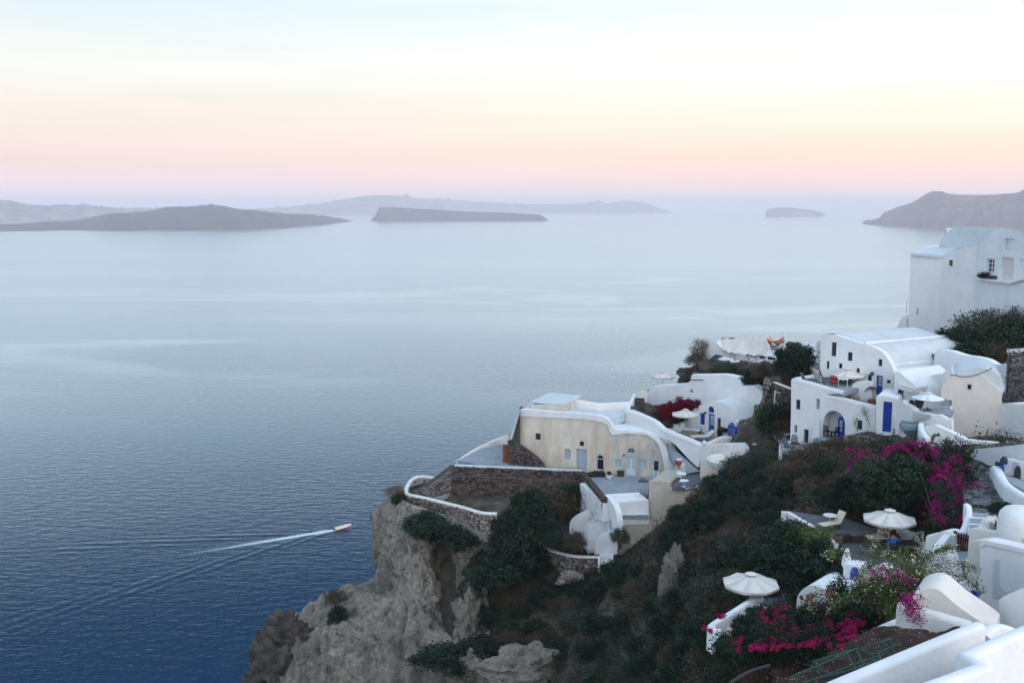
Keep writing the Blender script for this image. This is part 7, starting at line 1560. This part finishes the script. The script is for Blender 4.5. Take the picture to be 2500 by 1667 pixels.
# flowering vine with long arching branches
rng = np.random.default_rng(21); rr = random.Random(21)
vq = D(7, 1120, 900, 40.5); vn = T('flowering_vine', 'bright green vine with arching branches, white and pink flowers', 'vine', vq)
br = [[(1120, 900), (1080, 600), (980, 400), (800, 330), (560, 320), (490, 350)], [(1120, 900), (1150, 550), (1100, 380), (1000, 300), (900, 190)], [(1120, 900), (1200, 600), (1350, 480), (1550, 430), (1750, 425), (1890, 490)], [(1120, 900), (1300, 650), (1500, 520), (1700, 540), (1850, 600), (1940, 700)],
      [(1120, 900), (1350, 680), (1500, 600), (1650, 680), (1740, 820), (1780, 880)], [(1120, 900), (1050, 700), (900, 620), (780, 640), (640, 760), (480, 850)], [(1120, 900), (1250, 600), (1420, 400), (1560, 300), (1680, 280)], [(1120, 900), (1150, 700), (1250, 520), (1350, 560), (1480, 640)],
      [(1120, 900), (1000, 640), (900, 480), (830, 480), (760, 560)], [(1120, 900), (1000, 760), (800, 740), (600, 760), (350, 720), (300, 860)], [(1120, 900), (1220, 720), (1350, 600), (1450, 560), (1600, 590), (1700, 640)], [(1120, 900), (1100, 500), (1180, 360), (1280, 350), (1380, 320)]]
P = []; tn = []; W_ = []; Wp = []
for i, l in enumerate(br):
    cc = crv([D(7, x, y, 40.2 - .4 * math.sin(j * 1.3 + i) + (.9 if y < 500 else 0)) for j, (x, y) in enumerate(l)], 10); b = MB(); b.tube(cc, [.03 * (1 - .75 * j / len(cc)) for j in range(len(cc))], 5); b.build('branch', 'wood_dark', vn)
    for j, p in enumerate(cc):
        t = j / len(cc); m_ = int(26 * (1 - .45 * t)); s_ = .26 * (1 - .6 * t)
        pp_ = rng.normal(size=(m_, 3)) * s_ + np.array(p); P.append(pp_); tn.append(np.full(m_, rng.random()) * .5 + rng.random(m_) * .5)
        if rng.random() < .5: W_.append(rng.normal(size=(5, 3)) * .07 + np.array(p) + rng.normal(size=3) * .2)
for x, y in ((1250, 590), (1290, 600), (1400, 640), (1150, 510), (1040, 560), (1000, 470), (1190, 550), (900, 520)): Wp.append(rng.normal(size=(60, 3)) * .12 + np.array(D(7, x, y, 39.6)))
for t in np.linspace(0, 1, 26): Wp.append(rng.normal(size=(44, 3)) * (.10 + .12 * math.sin(math.pi * t)) + np.array(D(7, 1215 + 200 * t + 10 * math.sin(9 * t), 775 + 235 * t, 35.4)))
for x, y in ((1215, 770), (1250, 790), (1200, 790), (1330, 740), (1800, 720), (1820, 760), (1850, 780), (1790, 700), (1830, 800)): Wp.append(rng.normal(size=(60, 3)) * .13 + np.array(D(7, x, y, 36.0 if x < 1500 else 39.2)))
for x, y in ((1290, 520), (1200, 620), (1100, 640), (1350, 540), (1050, 700), (1180, 480), (1400, 570), (1000, 560), (1240, 680), (1130, 760)):
    P.append(rng.normal(size=(260, 3)) * .34 + np.array(D(7, x, y, 40.4))); tn.append(rng.random(260))
leaf_mesh('foliage', np.concatenate(P), .085 * (.6 + .8 * rng.random(sum(map(len, P)))), 'leaf_green', vn, np.concatenate(tn), .6, rng=rng)
leaf_mesh('white_blossom', np.concatenate(W_), .075, 'petal_white', vn, None, .8, rng=rng)
leaf_mesh('pink_blossom', np.concatenate(Wp), .075, 'magenta', vn, None, .8, rng=rng)
# agaves in the planter
def agave(label, loc, r, n=26, seed=1, m='leaf_olive'):
    rr = random.Random(seed); o = T('agave', label, 'agave', loc)
    for i in range(n):
        a_ = rr.uniform(0, 6.28); e = rr.uniform(.15, 1.3); d_ = Vector((math.cos(a_) * math.cos(e), math.sin(a_) * math.cos(e), math.sin(e))); s_ = Vector((-math.sin(a_), math.cos(a_), 0)) * r * .07; p = Vector(loc); t_ = p + d_ * r * rr.uniform(.75, 1.1); mid = p + d_ * r * .45 + Vector((0, 0, r * .05))
        b = MB(); b.add([p - s_ * .6, p + s_ * .6, mid + s_, t_, mid - s_, mid - Vector((0, 0, r * .03))], [(0, 1, 2, 5), (0, 5, 4), (5, 2, 3), (5, 3, 4), (0, 4, 2, 1), (4, 3, 2)], rr.random()); b.build('leaf', m, o)
    return o
agave('spiky agave at the inner corner of the cream planter', Zp(6, 2050, 1130, zq_ - .35), .62, seed=2)
agave('second spiky agave nearer the right edge in the planter', Zp(6, 2215, 1220, zq_ - .35), .55, seed=5)
agave('large cactus-like agave on the slope below the boundary wall', hit(5, 380, 620) + Vector((0, -.6, .2)), 1.7, 34, 8, 'leaf_olive')
agave('large agave beside the upright rock slab', hit(9, 2120, 900) + Vector((0, -.6, .2)), 1.7, 34, 9, 'leaf_olive')
# climber on the white house wall and sprigs over the bougainvillea
def sprig(label, k, pts, d, m='leaf_green', n=9, s=.10, name='climber', cat='climber'):
    cc = crv([D(k, x, y, d) for x, y in pts], 8); o = T(name, label, cat, cc[0]); b = MB(); b.tube(cc, .02, 4); b.build('stem', 'wood', o); rng = np.random.default_rng(len(label))
    P = np.concatenate([rng.normal(size=(n, 3)) * s + np.array(p) for p in cc]); leaf_mesh('leaves', P, .10, m, o, None, .6, rng=rng); return o
dcl = FW.w(FW.uv(14, 1650, 1000)[0], 0, -.35).y
sprig('sparse climber on the white wall right of the porch window', 14, [(1720, 1260), (1740, 1080), (1690, 900), (1650, 820), (1610, 760)], dcl, n=7, s=.16)
sprig('small climber left of the same porch window', 14, [(1530, 1250), (1490, 1100), (1475, 1020), (1510, 940)], dcl, n=6, s=.13)
sprig('tall pale shoot right of the big blue door', 14, [(2220, 1320), (2210, 1240), (2225, 1170)], dcl - 4, n=8, s=.10)
sprig('hooked shoot rising over the bougainvillea', 10, [(590, 250), (600, 160), (630, 110), (690, 85), (730, 90)], 60, n=8, s=.05)
sprig('leafy shoot right of the hooked one', 10, [(860, 330), (870, 260), (885, 190)], 60, n=22, s=.10)
sprig('arching shoot across the foot of rounded gate wall', 11, [(480, 880), (560, 800), (700, 740), (830, 700), (930, 690)], 44, n=12, s=.05)
# ================================================================== PARASOLS, FURNITURE, PEOPLE, SMALL THINGS
def parasol(label, rim, floor_z, Rr, m='canvas', rot=0.0, val=.17, sides=8, name='parasol'):
    """rim = centre of the canopy edge"""
    h = rim.z - floor_z; o = T(name, label, 'parasol', (rim.x, rim.y, floor_z)); o.rotation_euler = (0, 0, rot); N = sides; rise = Rr * .36
    def rp(a, f): # point on canopy: a angle index, f 0 apex..1 rim
        q = 2 * math.pi * a / N; sag = -.07 * Rr * math.sin(math.pi * f); return Vector((Rr * f * math.cos(q), Rr * f * math.sin(q), h + rise * (1 - f) + sag * .6))
    for i in range(N):
        b = MB(); V = []; fsn = (.10, .3, .5, .7, .88, 1.0)
        for f in fsn: V += [rp(i, f), (rp(i, f) + rp(i + 1, f)) * .5 + Vector((0, 0, -.035 * Rr * f)), rp(i + 1, f)]
        n = len(fsn); V += [V[3 * n - 3] - Vector((0, 0, val)), V[3 * n - 2] - Vector((0, 0, val * .9)), V[3 * n - 1] - Vector((0, 0, val))]
        if i % 2: pass
        F = [(3 * r_ + c_, 3 * r_ + c_ + 1, 3 * r_ + c_ + 4, 3 * r_ + c_ + 3) for r_ in range(n) for c_ in range(2)]
        b.add(V, F, .5); me = b; ob = me.build('canopy_panel', m, smooth=40); ob.parent = o; so = ob.modifiers.new('solid', 'SOLIDIFY'); so.thickness = .012
        b = MB(); b.tube([rp(i, f) - Vector((0, 0, .035)) for f in (.12, .3, .5, .7, .88, .98)], .012, 4); ob = b.build('rib', 'wood', None); ob.parent = o
    b = MB(); V = [Vector((0, 0, h + rise * 1.06))]; rr_ = Rr * .22
    for i in range(N): q = 2 * math.pi * i / N; V.append(Vector((rr_ * math.cos(q), rr_ * math.sin(q), h + rise * .88)))
    b.add(V, [(0, 1 + i, 1 + (i + 1) % N) for i in range(N)], .5); ob = b.build('vent_cap', m); ob.parent = o; so = ob.modifiers.new('solid', 'SOLIDIFY'); so.thickness = .02
    b = MB(); b.tube([(0, 0, 0), (0, 0, h + rise * 1.1)], .032, 8); ob = b.build('pole', 'metal'); ob.parent = o
    b = MB(); b.lathe([(.30, 0), (.30, .06), (.10, .09), (.06, .22)], (0, 0, 0), 16); ob = b.build('base', 'metal_dark'); ob.parent = o
    return o
parasol('large off-white parasol shading the dining patio', D(5, 1850, 332, 54), Z2, 1.48, rot=.1)
parasol('lower off-white parasol above the slanting parapet', D(5, 522, 945, 51), Z3, 1.52, rot=.3)
parasol('off-white parasol in front of the blue door house', D(2, 582, 1082, 102.2), zp_, 1.48, rot=.2)
parasol('off-white parasol on the roof terrace of the white house', D(3, 660, 525, 91.5), zfu, 1.62, rot=.15)
parasol('pale blue-white parasol on the cream house terrace', D(3, 1435, 748, 75.4), zgf, 1.22, m='canvas_blue', rot=.2, val=.05)
parasol('distant pale parasol seen against the sea behind the mound', D(2, 318, 648, 121), D(2, 318, 648, 121).z - 2.2, 1.5, rot=.25)

def lb(name, m, o, *boxes):
    b = MB()
    for q in boxes: b.bx(*q)
    ob = b.build(name, m); ob.parent = o; return ob
def chair(label, loc, rz, m='wood_dark', seat_m=None, slats=4, s=1.0, cat='chair'):
    o = T('chair', label, cat, loc); o.rotation_euler = (0, 0, rz); o.scale = (s, s, s)
    lb('seat', seat_m or m, o, (-.23, -.22, .42, .23, .24, .46))
    for x in (-.22, .18):
        lb('leg', m, o, (x, -.22, 0, x + .04, -.18, .42)); lb('leg', m, o, (x, .20, 0, x + .04, .24, .92))
    for i in range(slats): lb('back_slat', seat_m or m, o, (-.18, .205, .54 + i * .095, .18, .235, .60 + i * .095))
    return o
def table(label, loc, rz, w=.8, d=.8, h=.74, m='wood', top_m=None, cat='table'):
    o = T('table', label, cat, loc); o.rotation_euler = (0, 0, rz); lb('table_top', top_m or m, o, (-w / 2, -d / 2, h - .04, w / 2, d / 2, h))
    for x in (-w / 2 + .04, w / 2 - .09):
        for y in (-d / 2 + .04, d / 2 - .09): lb('leg', m, o, (x, y, 0, x + .05, y + .05, h - .04))
    return o
def round_table(label, loc, r=.38, h=.72, m='metal', top_m='white'):
    o = T('round_table', label, 'table', loc); b = MB(); b.lathe([(r, 0), (r + .015, .012), (r, .03)], (0, 0, h - .03), 24); ob = b.build('table_top', top_m); ob.parent = o
    b = MB(); b.tube([(0, 0, .03), (0, 0, h - .03)], .03, 8); ob = b.build('pedestal', m); ob.parent = o
    b = MB(); b.lathe([(.24, 0), (.24, .02), (.06, .05)], (0, 0, 0), 16); ob = b.build('foot', m); ob.parent = o
    return o
def lounger(label, loc, rz, m='wood', cush='cushion', back=50, L_=1.35, w=.6, s=1.0):
    o = T('sun_lounger', label, 'lounger', loc); o.rotation_euler = (0, 0, rz); o.scale = (s, s, s)
    lb('frame', m, o, (0, -w / 2, .26, L_, -w / 2 + .05, .32), (0, w / 2 - .05, .26, L_, w / 2, .32), (0, -w / 2 + .05, .27, .05, w / 2 - .05, .31), (L_ - .05, -w / 2 + .05, .27, L_, w / 2 - .05, .31))
    for x in (.05, L_ - .1):
        for y in (-w / 2 + .06, w / 2 - .11): lb('leg', m, o, (x, y, 0, x + .05, y + .05, .26))
    lb('seat_cushion', cush, o, (.02, -w / 2 + .03, .32, L_ - .02, w / 2 - .03, .40))
    a = R(back); bk = .75; b = MB(); e = Vector((-math.cos(a) * bk, 0, math.sin(a) * bk)); nrm = Vector((math.sin(a), 0, math.cos(a))) * .08; p0 = Vector((0, 0, .33))
    y0, y1 = Vector((0, -w / 2 + .03, 0)), Vector((0, w / 2 - .03, 0))
    b.hexa([p0 + y0, p0 + y1, p0 + e + y1, p0 + e + y0, p0 + y0 + nrm, p0 + y1 + nrm, p0 + e + y1 + nrm, p0 + e + y0 + nrm]); ob = b.build('back_cushion', cush); ob.parent = o
    b = MB(); n2 = -nrm * .5; b.hexa([p0 + y0, p0 + y1, p0 + e + y1, p0 + e + y0, p0 + y0 + n2, p0 + y1 + n2, p0 + e + y1 + n2, p0 + e + y0 + n2]); ob = b.build('back_board', m); ob.parent = o
    b = MB(); b.tube([p0 + e * .8 + y0, Vector((-.35, -w / 2 + .03, 0))], .02, 5); ob = b.build('strut', m); ob.parent = o
    return o
def pot(label, loc, r, h, m='terracotta', plant=None, pr=.4, name='flower_pot', cat='pot'):
    o = T(name, label, cat, loc); b = MB(); b.lathe([(r * .68, 0), (r * .95, h * .55), (r * 1.0, h * .85), (r * 1.08, h * .86), (r * 1.08, h), (r * .9, h), (r * .88, h * .8)], (0, 0, 0), 18); ob = b.build('body', m, smooth=50); ob.parent = o
    if plant:
        rng = np.random.default_rng(int(r * 100) + len(label)); P, tn = clumps(rng, (0, 0, h + pr * .6), (pr, pr, pr * .8), 20, 22, .25, -.6, .3); q = leaf_mesh('plant', P, .12, plant, None, tn, .4, rng=rng); q.parent = o
    return o
# --- deck-chair patio
q = Zp(6, 250, 1120, Z1); lounger('wooden deck chair with cream cushions on the upper patio', (q.x - .2, q.y, Z1), R(205), 'wood_dark', 'cushion', 58)
q = Zp(6, 120, 1105, Z1); round_table('round white table beside the deck chair', (q.x, q.y, Z1), .40)
# --- dining patio
q = Zp(12, 1500, 330, Z2); table('cream square table left of the blue-shirted person', (q.x, q.y + .2, Z2), .25, .95, .8, .72, 'wood', 'cushion')
q = Zp(12, 1960, 400, Z2); table('dark dining table behind the flowering vine', (q.x + .1, q.y - .2, Z2), .1, 1.3, .8, .74, 'wood_dark')
q = Zp(12, 1900, 330, Z2); lounger('cream cushioned deck chair under the large parasol', (q.x + .35, q.y + .9, Z2), R(35), 'wood', 'cushion', 48)
q = Zp(12, 2130, 350, Z2); chair('cream backed chair right of the dining table', (q.x, q.y, Z2), R(-60), 'wood_dark', 'cushion', 5, 1.1)
q = Zp(12, 2215, 430, Z2); chair('second cream backed chair nearer the white metal chair', (q.x, q.y, Z2), R(-50), 'wood_dark', 'cushion', 5, 1.1)
q = Zp(6, 1185, 1400, Z2); chair('white metal chair against the rounded gate wall', (q.x, q.y, Z2), R(20), 'metal', None, 5, 1.15)

def person(label, loc, rz, shirt, hair, sleeves=True, lean=.12):
    o = T('person', label, 'person', loc); o.rotation_euler = (0, 0, rz)
    P = {'pel': (0, 0, .52), 'bel': (0, .02, .66), 'che': (0, lean * .6, .86), 'nk0': (0, lean, 1.02), 'nk': (0, lean + .02, 1.10), 'chin': (0, lean + .06, 1.17), 'hd': (0, lean + .06, 1.25), 'top': (0, lean + .05, 1.33)}
    Rd = {'pel': .145, 'bel': .13, 'che': .145, 'nk0': .075, 'nk': .052, 'chin': .065, 'hd': .092, 'top': .06}
    E = [('pel', 'bel'), ('bel', 'che'), ('che', 'nk0'), ('nk0', 'nk'), ('nk', 'chin'), ('chin', 'hd'), ('hd', 'top')]
    for s, x in (('l', -1), ('r', 1)):
        P.update({s + 'sh': (x * .17, lean * .8, .97), s + 'el': (x * .25, lean + .10, .74), s + 'wr': (x * .16, lean + .33, .77), s + 'ha': (x * .13, lean + .41, .78), s + 'hi': (x * .09, .02, .48), s + 'kn': (x * .13, .44, .50), s + 'an': (x * .12, .42, .08), s + 'to': (x * .13, .58, .03)})
        Rd.update({s + 'sh': .062, s + 'el': .042, s + 'wr': .028, s + 'ha': .034, s + 'hi': .095, s + 'kn': .058, s + 'an': .038, s + 'to': .03})
        E += [('nk0', s + 'sh'), (s + 'sh', s + 'el'), (s + 'el', s + 'wr'), (s + 'wr', s + 'ha'), ('pel', s + 'hi'), (s + 'hi', s + 'kn'), (s + 'kn', s + 'an'), (s + 'an', s + 'to')]
        for f in range(5):
            n1, n2 = s + 'f%d' % f, s + 'g%d' % f; off = (f - 1.5) * .021; ln = (.05, .075, .08, .075, .06)[f]
            bx_ = P[s + 'ha'][0] + (off if f else x * -.045); P[n1] = (bx_, P[s + 'ha'][1] + ln * .55, .785); P[n2] = (bx_, P[s + 'ha'][1] + ln, .765); Rd[n1] = .009; Rd[n2] = .007; E += [(s + 'ha', n1), (n1, n2)]
    def skin(name, keys, edges, rad, m):
        me = bpy.data.meshes.new(name); idx = {k_: i for i, k_ in enumerate(keys)}; me.from_pydata([P[k_] for k_ in keys], [(idx[a], idx[b]) for a, b in edges], [])
        ob = bpy.data.objects.new(name, me); col.objects.link(ob); ob.parent = o; md = ob.modifiers.new('skin', 'SKIN'); md.use_smooth_shade = True
        if not me.skin_vertices:
            bmq = bmesh.new(); bmq.from_mesh(me); bmq.verts.layers.skin.verify(); bmq.to_mesh(me); bmq.free()
        sv = me.skin_vertices[0].data
        for k_, i in idx.items(): sv[i].radius = (rad(k_), rad(k_)); sv[i].use_root = (k_ == 'pel')
        sb = ob.modifiers.new('sub', 'SUBSURF'); sb.levels = 1; sb.render_levels = 2; me.materials.append(M[m]); return ob
    skin('body', list(P), E, lambda k_: Rd[k_], 'skin')
    ck = ['pel', 'bel', 'che', 'nk0', 'lsh', 'rsh', 'lel', 'rel']; ce = [e for e in E if e[0] in ck and e[1] in ck]
    skin('shirt', ck, ce, lambda k_: Rd[k_] * 1.0 + .022, shirt)
    tk = ['pel', 'lhi', 'rhi', 'lkn', 'rkn', 'lan', 'ran']; te = [e for e in E if e[0] in tk and e[1] in tk]; skin('trousers', tk, te, lambda k_: Rd[k_] + .014, 'dark')
    b = MB(); b.lathe([(.02, .135), (.07, .12), (.105, .06), (.112, 0), (.105, -.06), (.085, -.13), (.03, -.14)], (0, lean + .025, 1.27), 14); ob = b.build('hair', hair, smooth=60); ob.parent = o
    return o
q = Zp(12, 1810, 470, Z2); po = person('person in a blue shirt seated at the table, seen from behind', (q.x, q.y + .1, Z2), R(-20), 'shirt', 'hair'); po.scale = (1.12, 1.12, 1.08)
chair('dark chair under the person in the blue shirt', (q.x, q.y + .05, Z2), R(160), 'wood_dark')
q = Zp(12, 1690, 330, Z2); person('fair-haired person in a pale top seated across the table', (q.x - .05, q.y + .75, Z2), R(170), 'cushion', 'hair_fair')
# --- lower patio
q = Zp(16, 1560, 300, Z3); lounger('folded grey deck chair on the lower patio', (q.x, q.y, Z3), R(200), 'wood_dark', 'grey_cloth', 60, s=.8)
q = Zp(16, 1620, 110, Z3); pot('big round clay jar in the bushes behind the lower patio', (q.x, q.y, Z3 - .1), .42, .95, 'tan', name='clay_jar', cat='jar')
# --- patio of the blue door house
q = Zp(13, 800, 560, zp_); o = table('stone-fronted patio table beside the parasol pole', (q.x + .3, q.y + .4, zp_), R(-25), 1.9, 1.0, .95, 'stone_grey', 'white2'); lb('front_panel', 'stone_grey', o, (-.9, -.46, 0, .9, -.40, .9))
for i, (x, y, lb_) in enumerate(((950, 520, 'left'), (1020, 520, 'right'))):
    q = Zp(13, x, y, zp_); chair('brown slatted chair at the %s end of the patio table' % lb_, (q.x, q.y - .1, zp_), R(200 - 60 * i), 'wood', None, 4, 1.1)
q = Zp(13, 1120, 605, zp_); lounger('white sun lounger with raised brown back on the patio', (q.x + .2, q.y + .2, zp_ + .1), R(190), 'wood', 'canvas', 38, 1.5, .75, 1.2)
q = D(13, 1395, 440, 101.2); pot('tall black jar beside the dark shuttered window', (q.x, q.y, zp_), .30, 1.15, 'black', 'leaf_green', .22, 'tall_jar', 'jar')
b = MB(); q = FD.uv(2, 1030, 1262); b.prism([FD.w(q[0] + x, q[1] + y, -.35) for x, y in ((-.45, .1), (-.3, .25), (.1, .2), (.5, .22), (.55, -.05), (.2, -.3), (-.05, -.05), (-.3, -.15))], FD.n * -.3); b.build('hanging_bundle', 'black', label='black bundle hanging on the wall left of tiny window', cat='bundle', bevel=.05)
o = T('wall_lantern', 'white globe lantern on the corner of the white stair wall', 'lantern', D(13, 1095, 715, 95.9)); b = MB(); b.lathe([(.05, .16), (.2, .22), (.27, .42), (.2, .6), (.04, .68)], o.location, 16); b.build('globe', 'pale_blue', o, smooth=60); b = MB(); b.lathe([(.3, 0), (.3, .05), (.16, .10), (.16, .18)], o.location, 12); b.build('foot', 'metal_dark', o)
# --- side terrace of the tan block
q = Zp(1, 1815, 1000, zv); round_table('round white table nearer the shelf on the dark terrace', (q.x, q.y, zv), .48, .8)
q = Zp(1, 1843, 1050, zv); round_table('round white table at the front of the dark terrace', (q.x, q.y - .0, zv), .42, .62)
o = T('pot_shelf', 'narrow white tiered shelf under the clay pot', 'shelf', (D(1, 1790, 950, 93.5).x, 93.5, zv))
for i in range(4): lb('shelf_board', 'white', o, (-.25, -.2, .1 + i * .55, .25, .2, .22 + i * .55))
for x in (-.27, .23): lb('side', 'cream', o, (x, -.2, 0, x + .04, .2, 2.0))
q = D(1, 1787, 852, 93.5); pot('round terracotta pot on the white tiered shelf', q, .34, .55, 'terracotta')
b = MB(); q = D(1, 1832, 900, 94.2); b.wall([D(1, 1820, 826, 94.4), D(1, 1855, 830, 94.2)], .4, 1.6); b.build('plaster_post', 'pale', label='pale plaster post right of the tiered shelf', cat='post', smooth=50)
q = D(13, 1840, 850, 92.8); pot('dark bowl pot on a white saucer by the grey-green shrub', q, .42, .3, 'dark', None); 
# --- courtyard of the beige house
b = MB(); q = Zp(1, 1005, 945, ZB)
bm = bmesh.new(); bmesh.ops.create_icosphere(bm, subdivisions=3, radius=1)
for v in bm.verts: h_ = 1 + .35 * noise.noise(v.co * 1.8); v.co = Vector((v.co.x * 1.1 * h_, v.co.y * .5 * h_, max(v.co.z, -.1) * .55 * h_)) + q
me = bpy.data.meshes.new('covered_heap'); bm.to_mesh(me); bm.free(); me.materials.append(M['black']); o = bpy.data.objects.new('covered_heap', me); col.objects.link(o); tag(o, 'black covered heap lying before the arched shop door', 'heap')
q = Zp(1, 1127, 975, ZB); pot('white tub with red contents in the courtyard', q, .36, .45, 'metal', 'crimson', .22, 'tub', 'tub')
q = Zp(1, 1234, 948, ZB); o = T('dark_crate', 'dark open crate under the left small window', 'crate', q); lb('back', 'wood_dark', o, (-.33, .2, 0, .33, .23, .55)); lb('side', 'wood_dark', o, (-.33, -.2, 0, -.30, .2, .55)); lb('side', 'wood_dark', o, (.30, -.2, 0, .33, .2, .55)); lb('bottom', 'wood_dark', o, (-.30, -.2, 0, .30, .2, .04)); lb('front', 'wood_dark', o, (-.33, -.23, 0, .33, -.2, .42))
q = Zp(1, 1450, 1000, ZB); bm = bmesh.new(); bmesh.ops.create_icosphere(bm, subdivisions=2, radius=1)
for v in bm.verts: h_ = 1 + .4 * noise.noise(v.co * 2.3 + Vector((4, 0, 0))); v.co = Vector((v.co.x * .55 * h_, v.co.y * .35 * h_, max(v.co.z, -.1) * .28 * h_)) + q
me = bpy.data.meshes.new('cloth_heap'); bm.to_mesh(me); bm.free(); me.materials.append(M['grey_cloth']); o = bpy.data.objects.new('cloth_heap', me); col.objects.link(o); tag(o, 'small heap of grey cloth on the courtyard edge', 'heap')
o = T('broom', 'dark broom leaning beside the right-hand pale door', 'broom', Zp(1, 1570, 985, ZB)); b = MB(); p = o.location; b.tube([p + Vector((0, 0, .1)), p + Vector((.05, .1, 1.1))], .03, 5); b.build('handle', 'wood_dark', o); b = MB(); b.lathe([(.16, 0), (.12, .2), (.04, .35)], p, 8); b.build('brush', 'black', o)
# --- white house terraces
def on_roof(k, x, y, z): return Zp(k, x, y, z)
q = D(14, 410, 225, 91.2); lounger('grey lounge chair at the left corner of the roof terrace', (q.x + .5, q.y + .3, zfu), R(10), 'metal_dark', 'grey_cloth', 62, 1.2, .6)
q = D(14, 740, 300, 92.0); lounger('dark grey lounge chair in the middle of the roof terrace', (q.x + .5, q.y, zfu), R(-15), 'metal_dark', 'grey_cloth', 66, 1.5, .7, 1.15)
q = D(14, 940, 320, 90.5); table('low dark table beside the middle lounge chair', (q.x, q.y, zfu), R(-20), .7, .6, .5, 'metal_dark')
q = D(14, 1100, 370, 89.0); chair('red cushioned chair at the white terrace table', (q.x, q.y + .4, zfu), R(140), 'wood_dark', 'red', 5, 1.15)
q = D(14, 1260, 400, 89.3); table('small white table right of the red chair', (q.x, q.y + .4, zfu), R(-20), .9, .6, .75, 'metal', 'white')
q = FW.w(FW.uv(14, 1395, 600)[0], z2 - FW.o.z, .95); chair('brown slatted chair with white bands on the lower terrace', (q.x, q.y, z2), R(175), 'wood_red', 'wood', 4, 1.15)
q = FW.w(FW.uv(14, 1640, 595)[0], z2 - FW.o.z, 1.9); pp2 = pot('big terracotta pot with a young palm on the lower terrace', (q.x, q.y, z2), .40, .72, 'terracotta'); b = MB(); b.tube([(0, 0, .6), (-.05, 0, 1.2), (-.10, 0, 1.75)], .03, 6); ob = b.build('palm_trunk', 'wood'); ob.parent = pp2
rng = np.random.default_rng(3); P = []
for i in range(12):
    a_ = i * .52; P.append(np.array([(-.10 + math.cos(a_) * t * .65, math.sin(a_) * t * .65, 1.75 + .38 * t - .75 * t * t) for t in np.linspace(.1, 1, 26)]) + rng.normal(size=(26, 3)) * .03)
ob = leaf_mesh('palm_fronds', np.concatenate(P), .17, 'leaf_olive', None, None, .3, rng=rng); ob.parent = pp2
zpo = FW.w(arch_r[0], arch_r[1]).z + .02
b = MB(); b.slab([FW.w(arch_r[0] - .3, zpo + .18 - FW.o.z, -1.3), FW.w(arch_r[2] + .2, zpo + .18 - FW.o.z, -1.3), FW.w(arch_r[2] + .2, zpo + .18 - FW.o.z, 1.4), FW.w(arch_r[0] - .3, zpo + .18 - FW.o.z, 1.4)], .3); b.build('porch_floor', 'floor', label='grey floor of the arched porch', kind='structure')
am_ = (arch_r[0] + arch_r[2]) / 2; wv = arch_r[2] - arch_r[0]
chair('dark chair at the left inside the arched porch', FW.w(arch_r[0] + wv * .18, zpo + .18 - FW.o.z, .25), R(120), 'black', None, 4, 1.2)
chair('dark chair beside the blue door of the arched porch', FW.w(arch_r[0] + wv * .50, zpo + .18 - FW.o.z, .3), R(-150), 'black', None, 4, 1.2)
# --- terrace at the left foot of the white house
zft = D(14, 300, 1500, 85.5).z
b = MB(); b.slab([D(14, 30, 1560, 85), D(14, 600, 1560, 82.5), D(14, 560, 1440, 87), D(14, 200, 1400, 89), D(14, 40, 1420, 88)], .4); b.build('foot_terrace', 'floor', label='small grey terrace at the left foot of the white house', kind='structure')
b = MB(); b.wall([D(14, 45, 1600, 84.5), D(14, 50, 1440, 88), D(14, 190, 1385, 89.5), D(14, 290, 1400, 89)], .3, 1.0); b.build('foot_terrace_parapet', 'white', label='low white parapet around the small foot terrace', cat='parapet', smooth=50)
q = D(14, 160, 1530, 86); lounger('dark metal lounge chair on the small foot terrace', (q.x, q.y, q.z - .1), R(-50), 'metal_dark', 'grey_cloth', 60)
q = D(14, 320, 1480, 87); chair('dark wooden chair against the foot of the white house', (q.x, q.y, q.z - .3), R(150), 'wood_dark', None, 6, 1.3)
q = D(14, 440, 1500, 86); table('white table before the lower dark door', (q.x, q.y, q.z - .75), R(-40), 1.4, .7, .74, 'metal', 'white')
# --- cream house terrace
q = D(15, 495, 1100, 76.2); pot('dark pot with a small bush behind the picket gate', (q.x, q.y, zgf), .34, .55, 'dark', 'leaf_dark', .30)
q = D(15, 350, 1010, 77.6); pot('wide dark planter on the wall left of the picket gate', (q.x, q.y, q.z - .1), .45, .18, 'dark', 'leaf_dark', .2, 'bowl_planter', 'planter')
rng = np.random.default_rng(5); P, tn = clumps(rng, np.array(FH3.w(*FH3.uv(4, 1297, 625), -.25)), (.85, .3, .34), 30, 40, .25, -1, .2); fo_b = T('window_plant', 'dark plant filling the flower box of the tall house window', 'plant', FH3.w(*FH3.uv(4, 1297, 650), -.25)); leaf_mesh('foliage', P, .12, 'leaf_dark', fo_b, tn, .5, rng=rng)
q = hit(9, 1785, 740); pot('small white marker jar on the scrub slope', (q.x, q.y, q.z), .12, .3, 'white', None, .1, 'marker_jar', 'jar')
# a scrap of whitewashed wall in the bushes at the bottom
q = hit(5, 20, 1470); b = MB(); b.wall([q + Vector((-.5, .2, .5)), q + Vector((.1, 0, .42)), q + Vector((.5, -.2, .25))], .3, .9); b.build('wall_scrap', 'white', label='short scrap of white wall in the bushes at the bottom', cat='wall', smooth=50)
# ================================================================== HAZE
b = MB(); b.bx(-SEA_R - 600, -2600, -1.6, SEA_R + 600, SEA_R + 600, 345)
hz = bpy.data.materials.new('haze_air'); hz.use_nodes = True; nt = hz.node_tree; nt.nodes.clear()
ho = nt.nodes.new('ShaderNodeOutputMaterial'); pv = nt.nodes.new('ShaderNodeVolumePrincipled')
pv.inputs['Color'].default_value = (.95, .93, .99, 1); pv.inputs['Density'].default_value = 8e-5; pv.inputs['Anisotropy'].default_value = .0
nt.links.new(pv.outputs[0], ho.inputs['Volume'])
o = b.build('haze', hz, label='pale blue evening haze over the bay', kind='stuff')
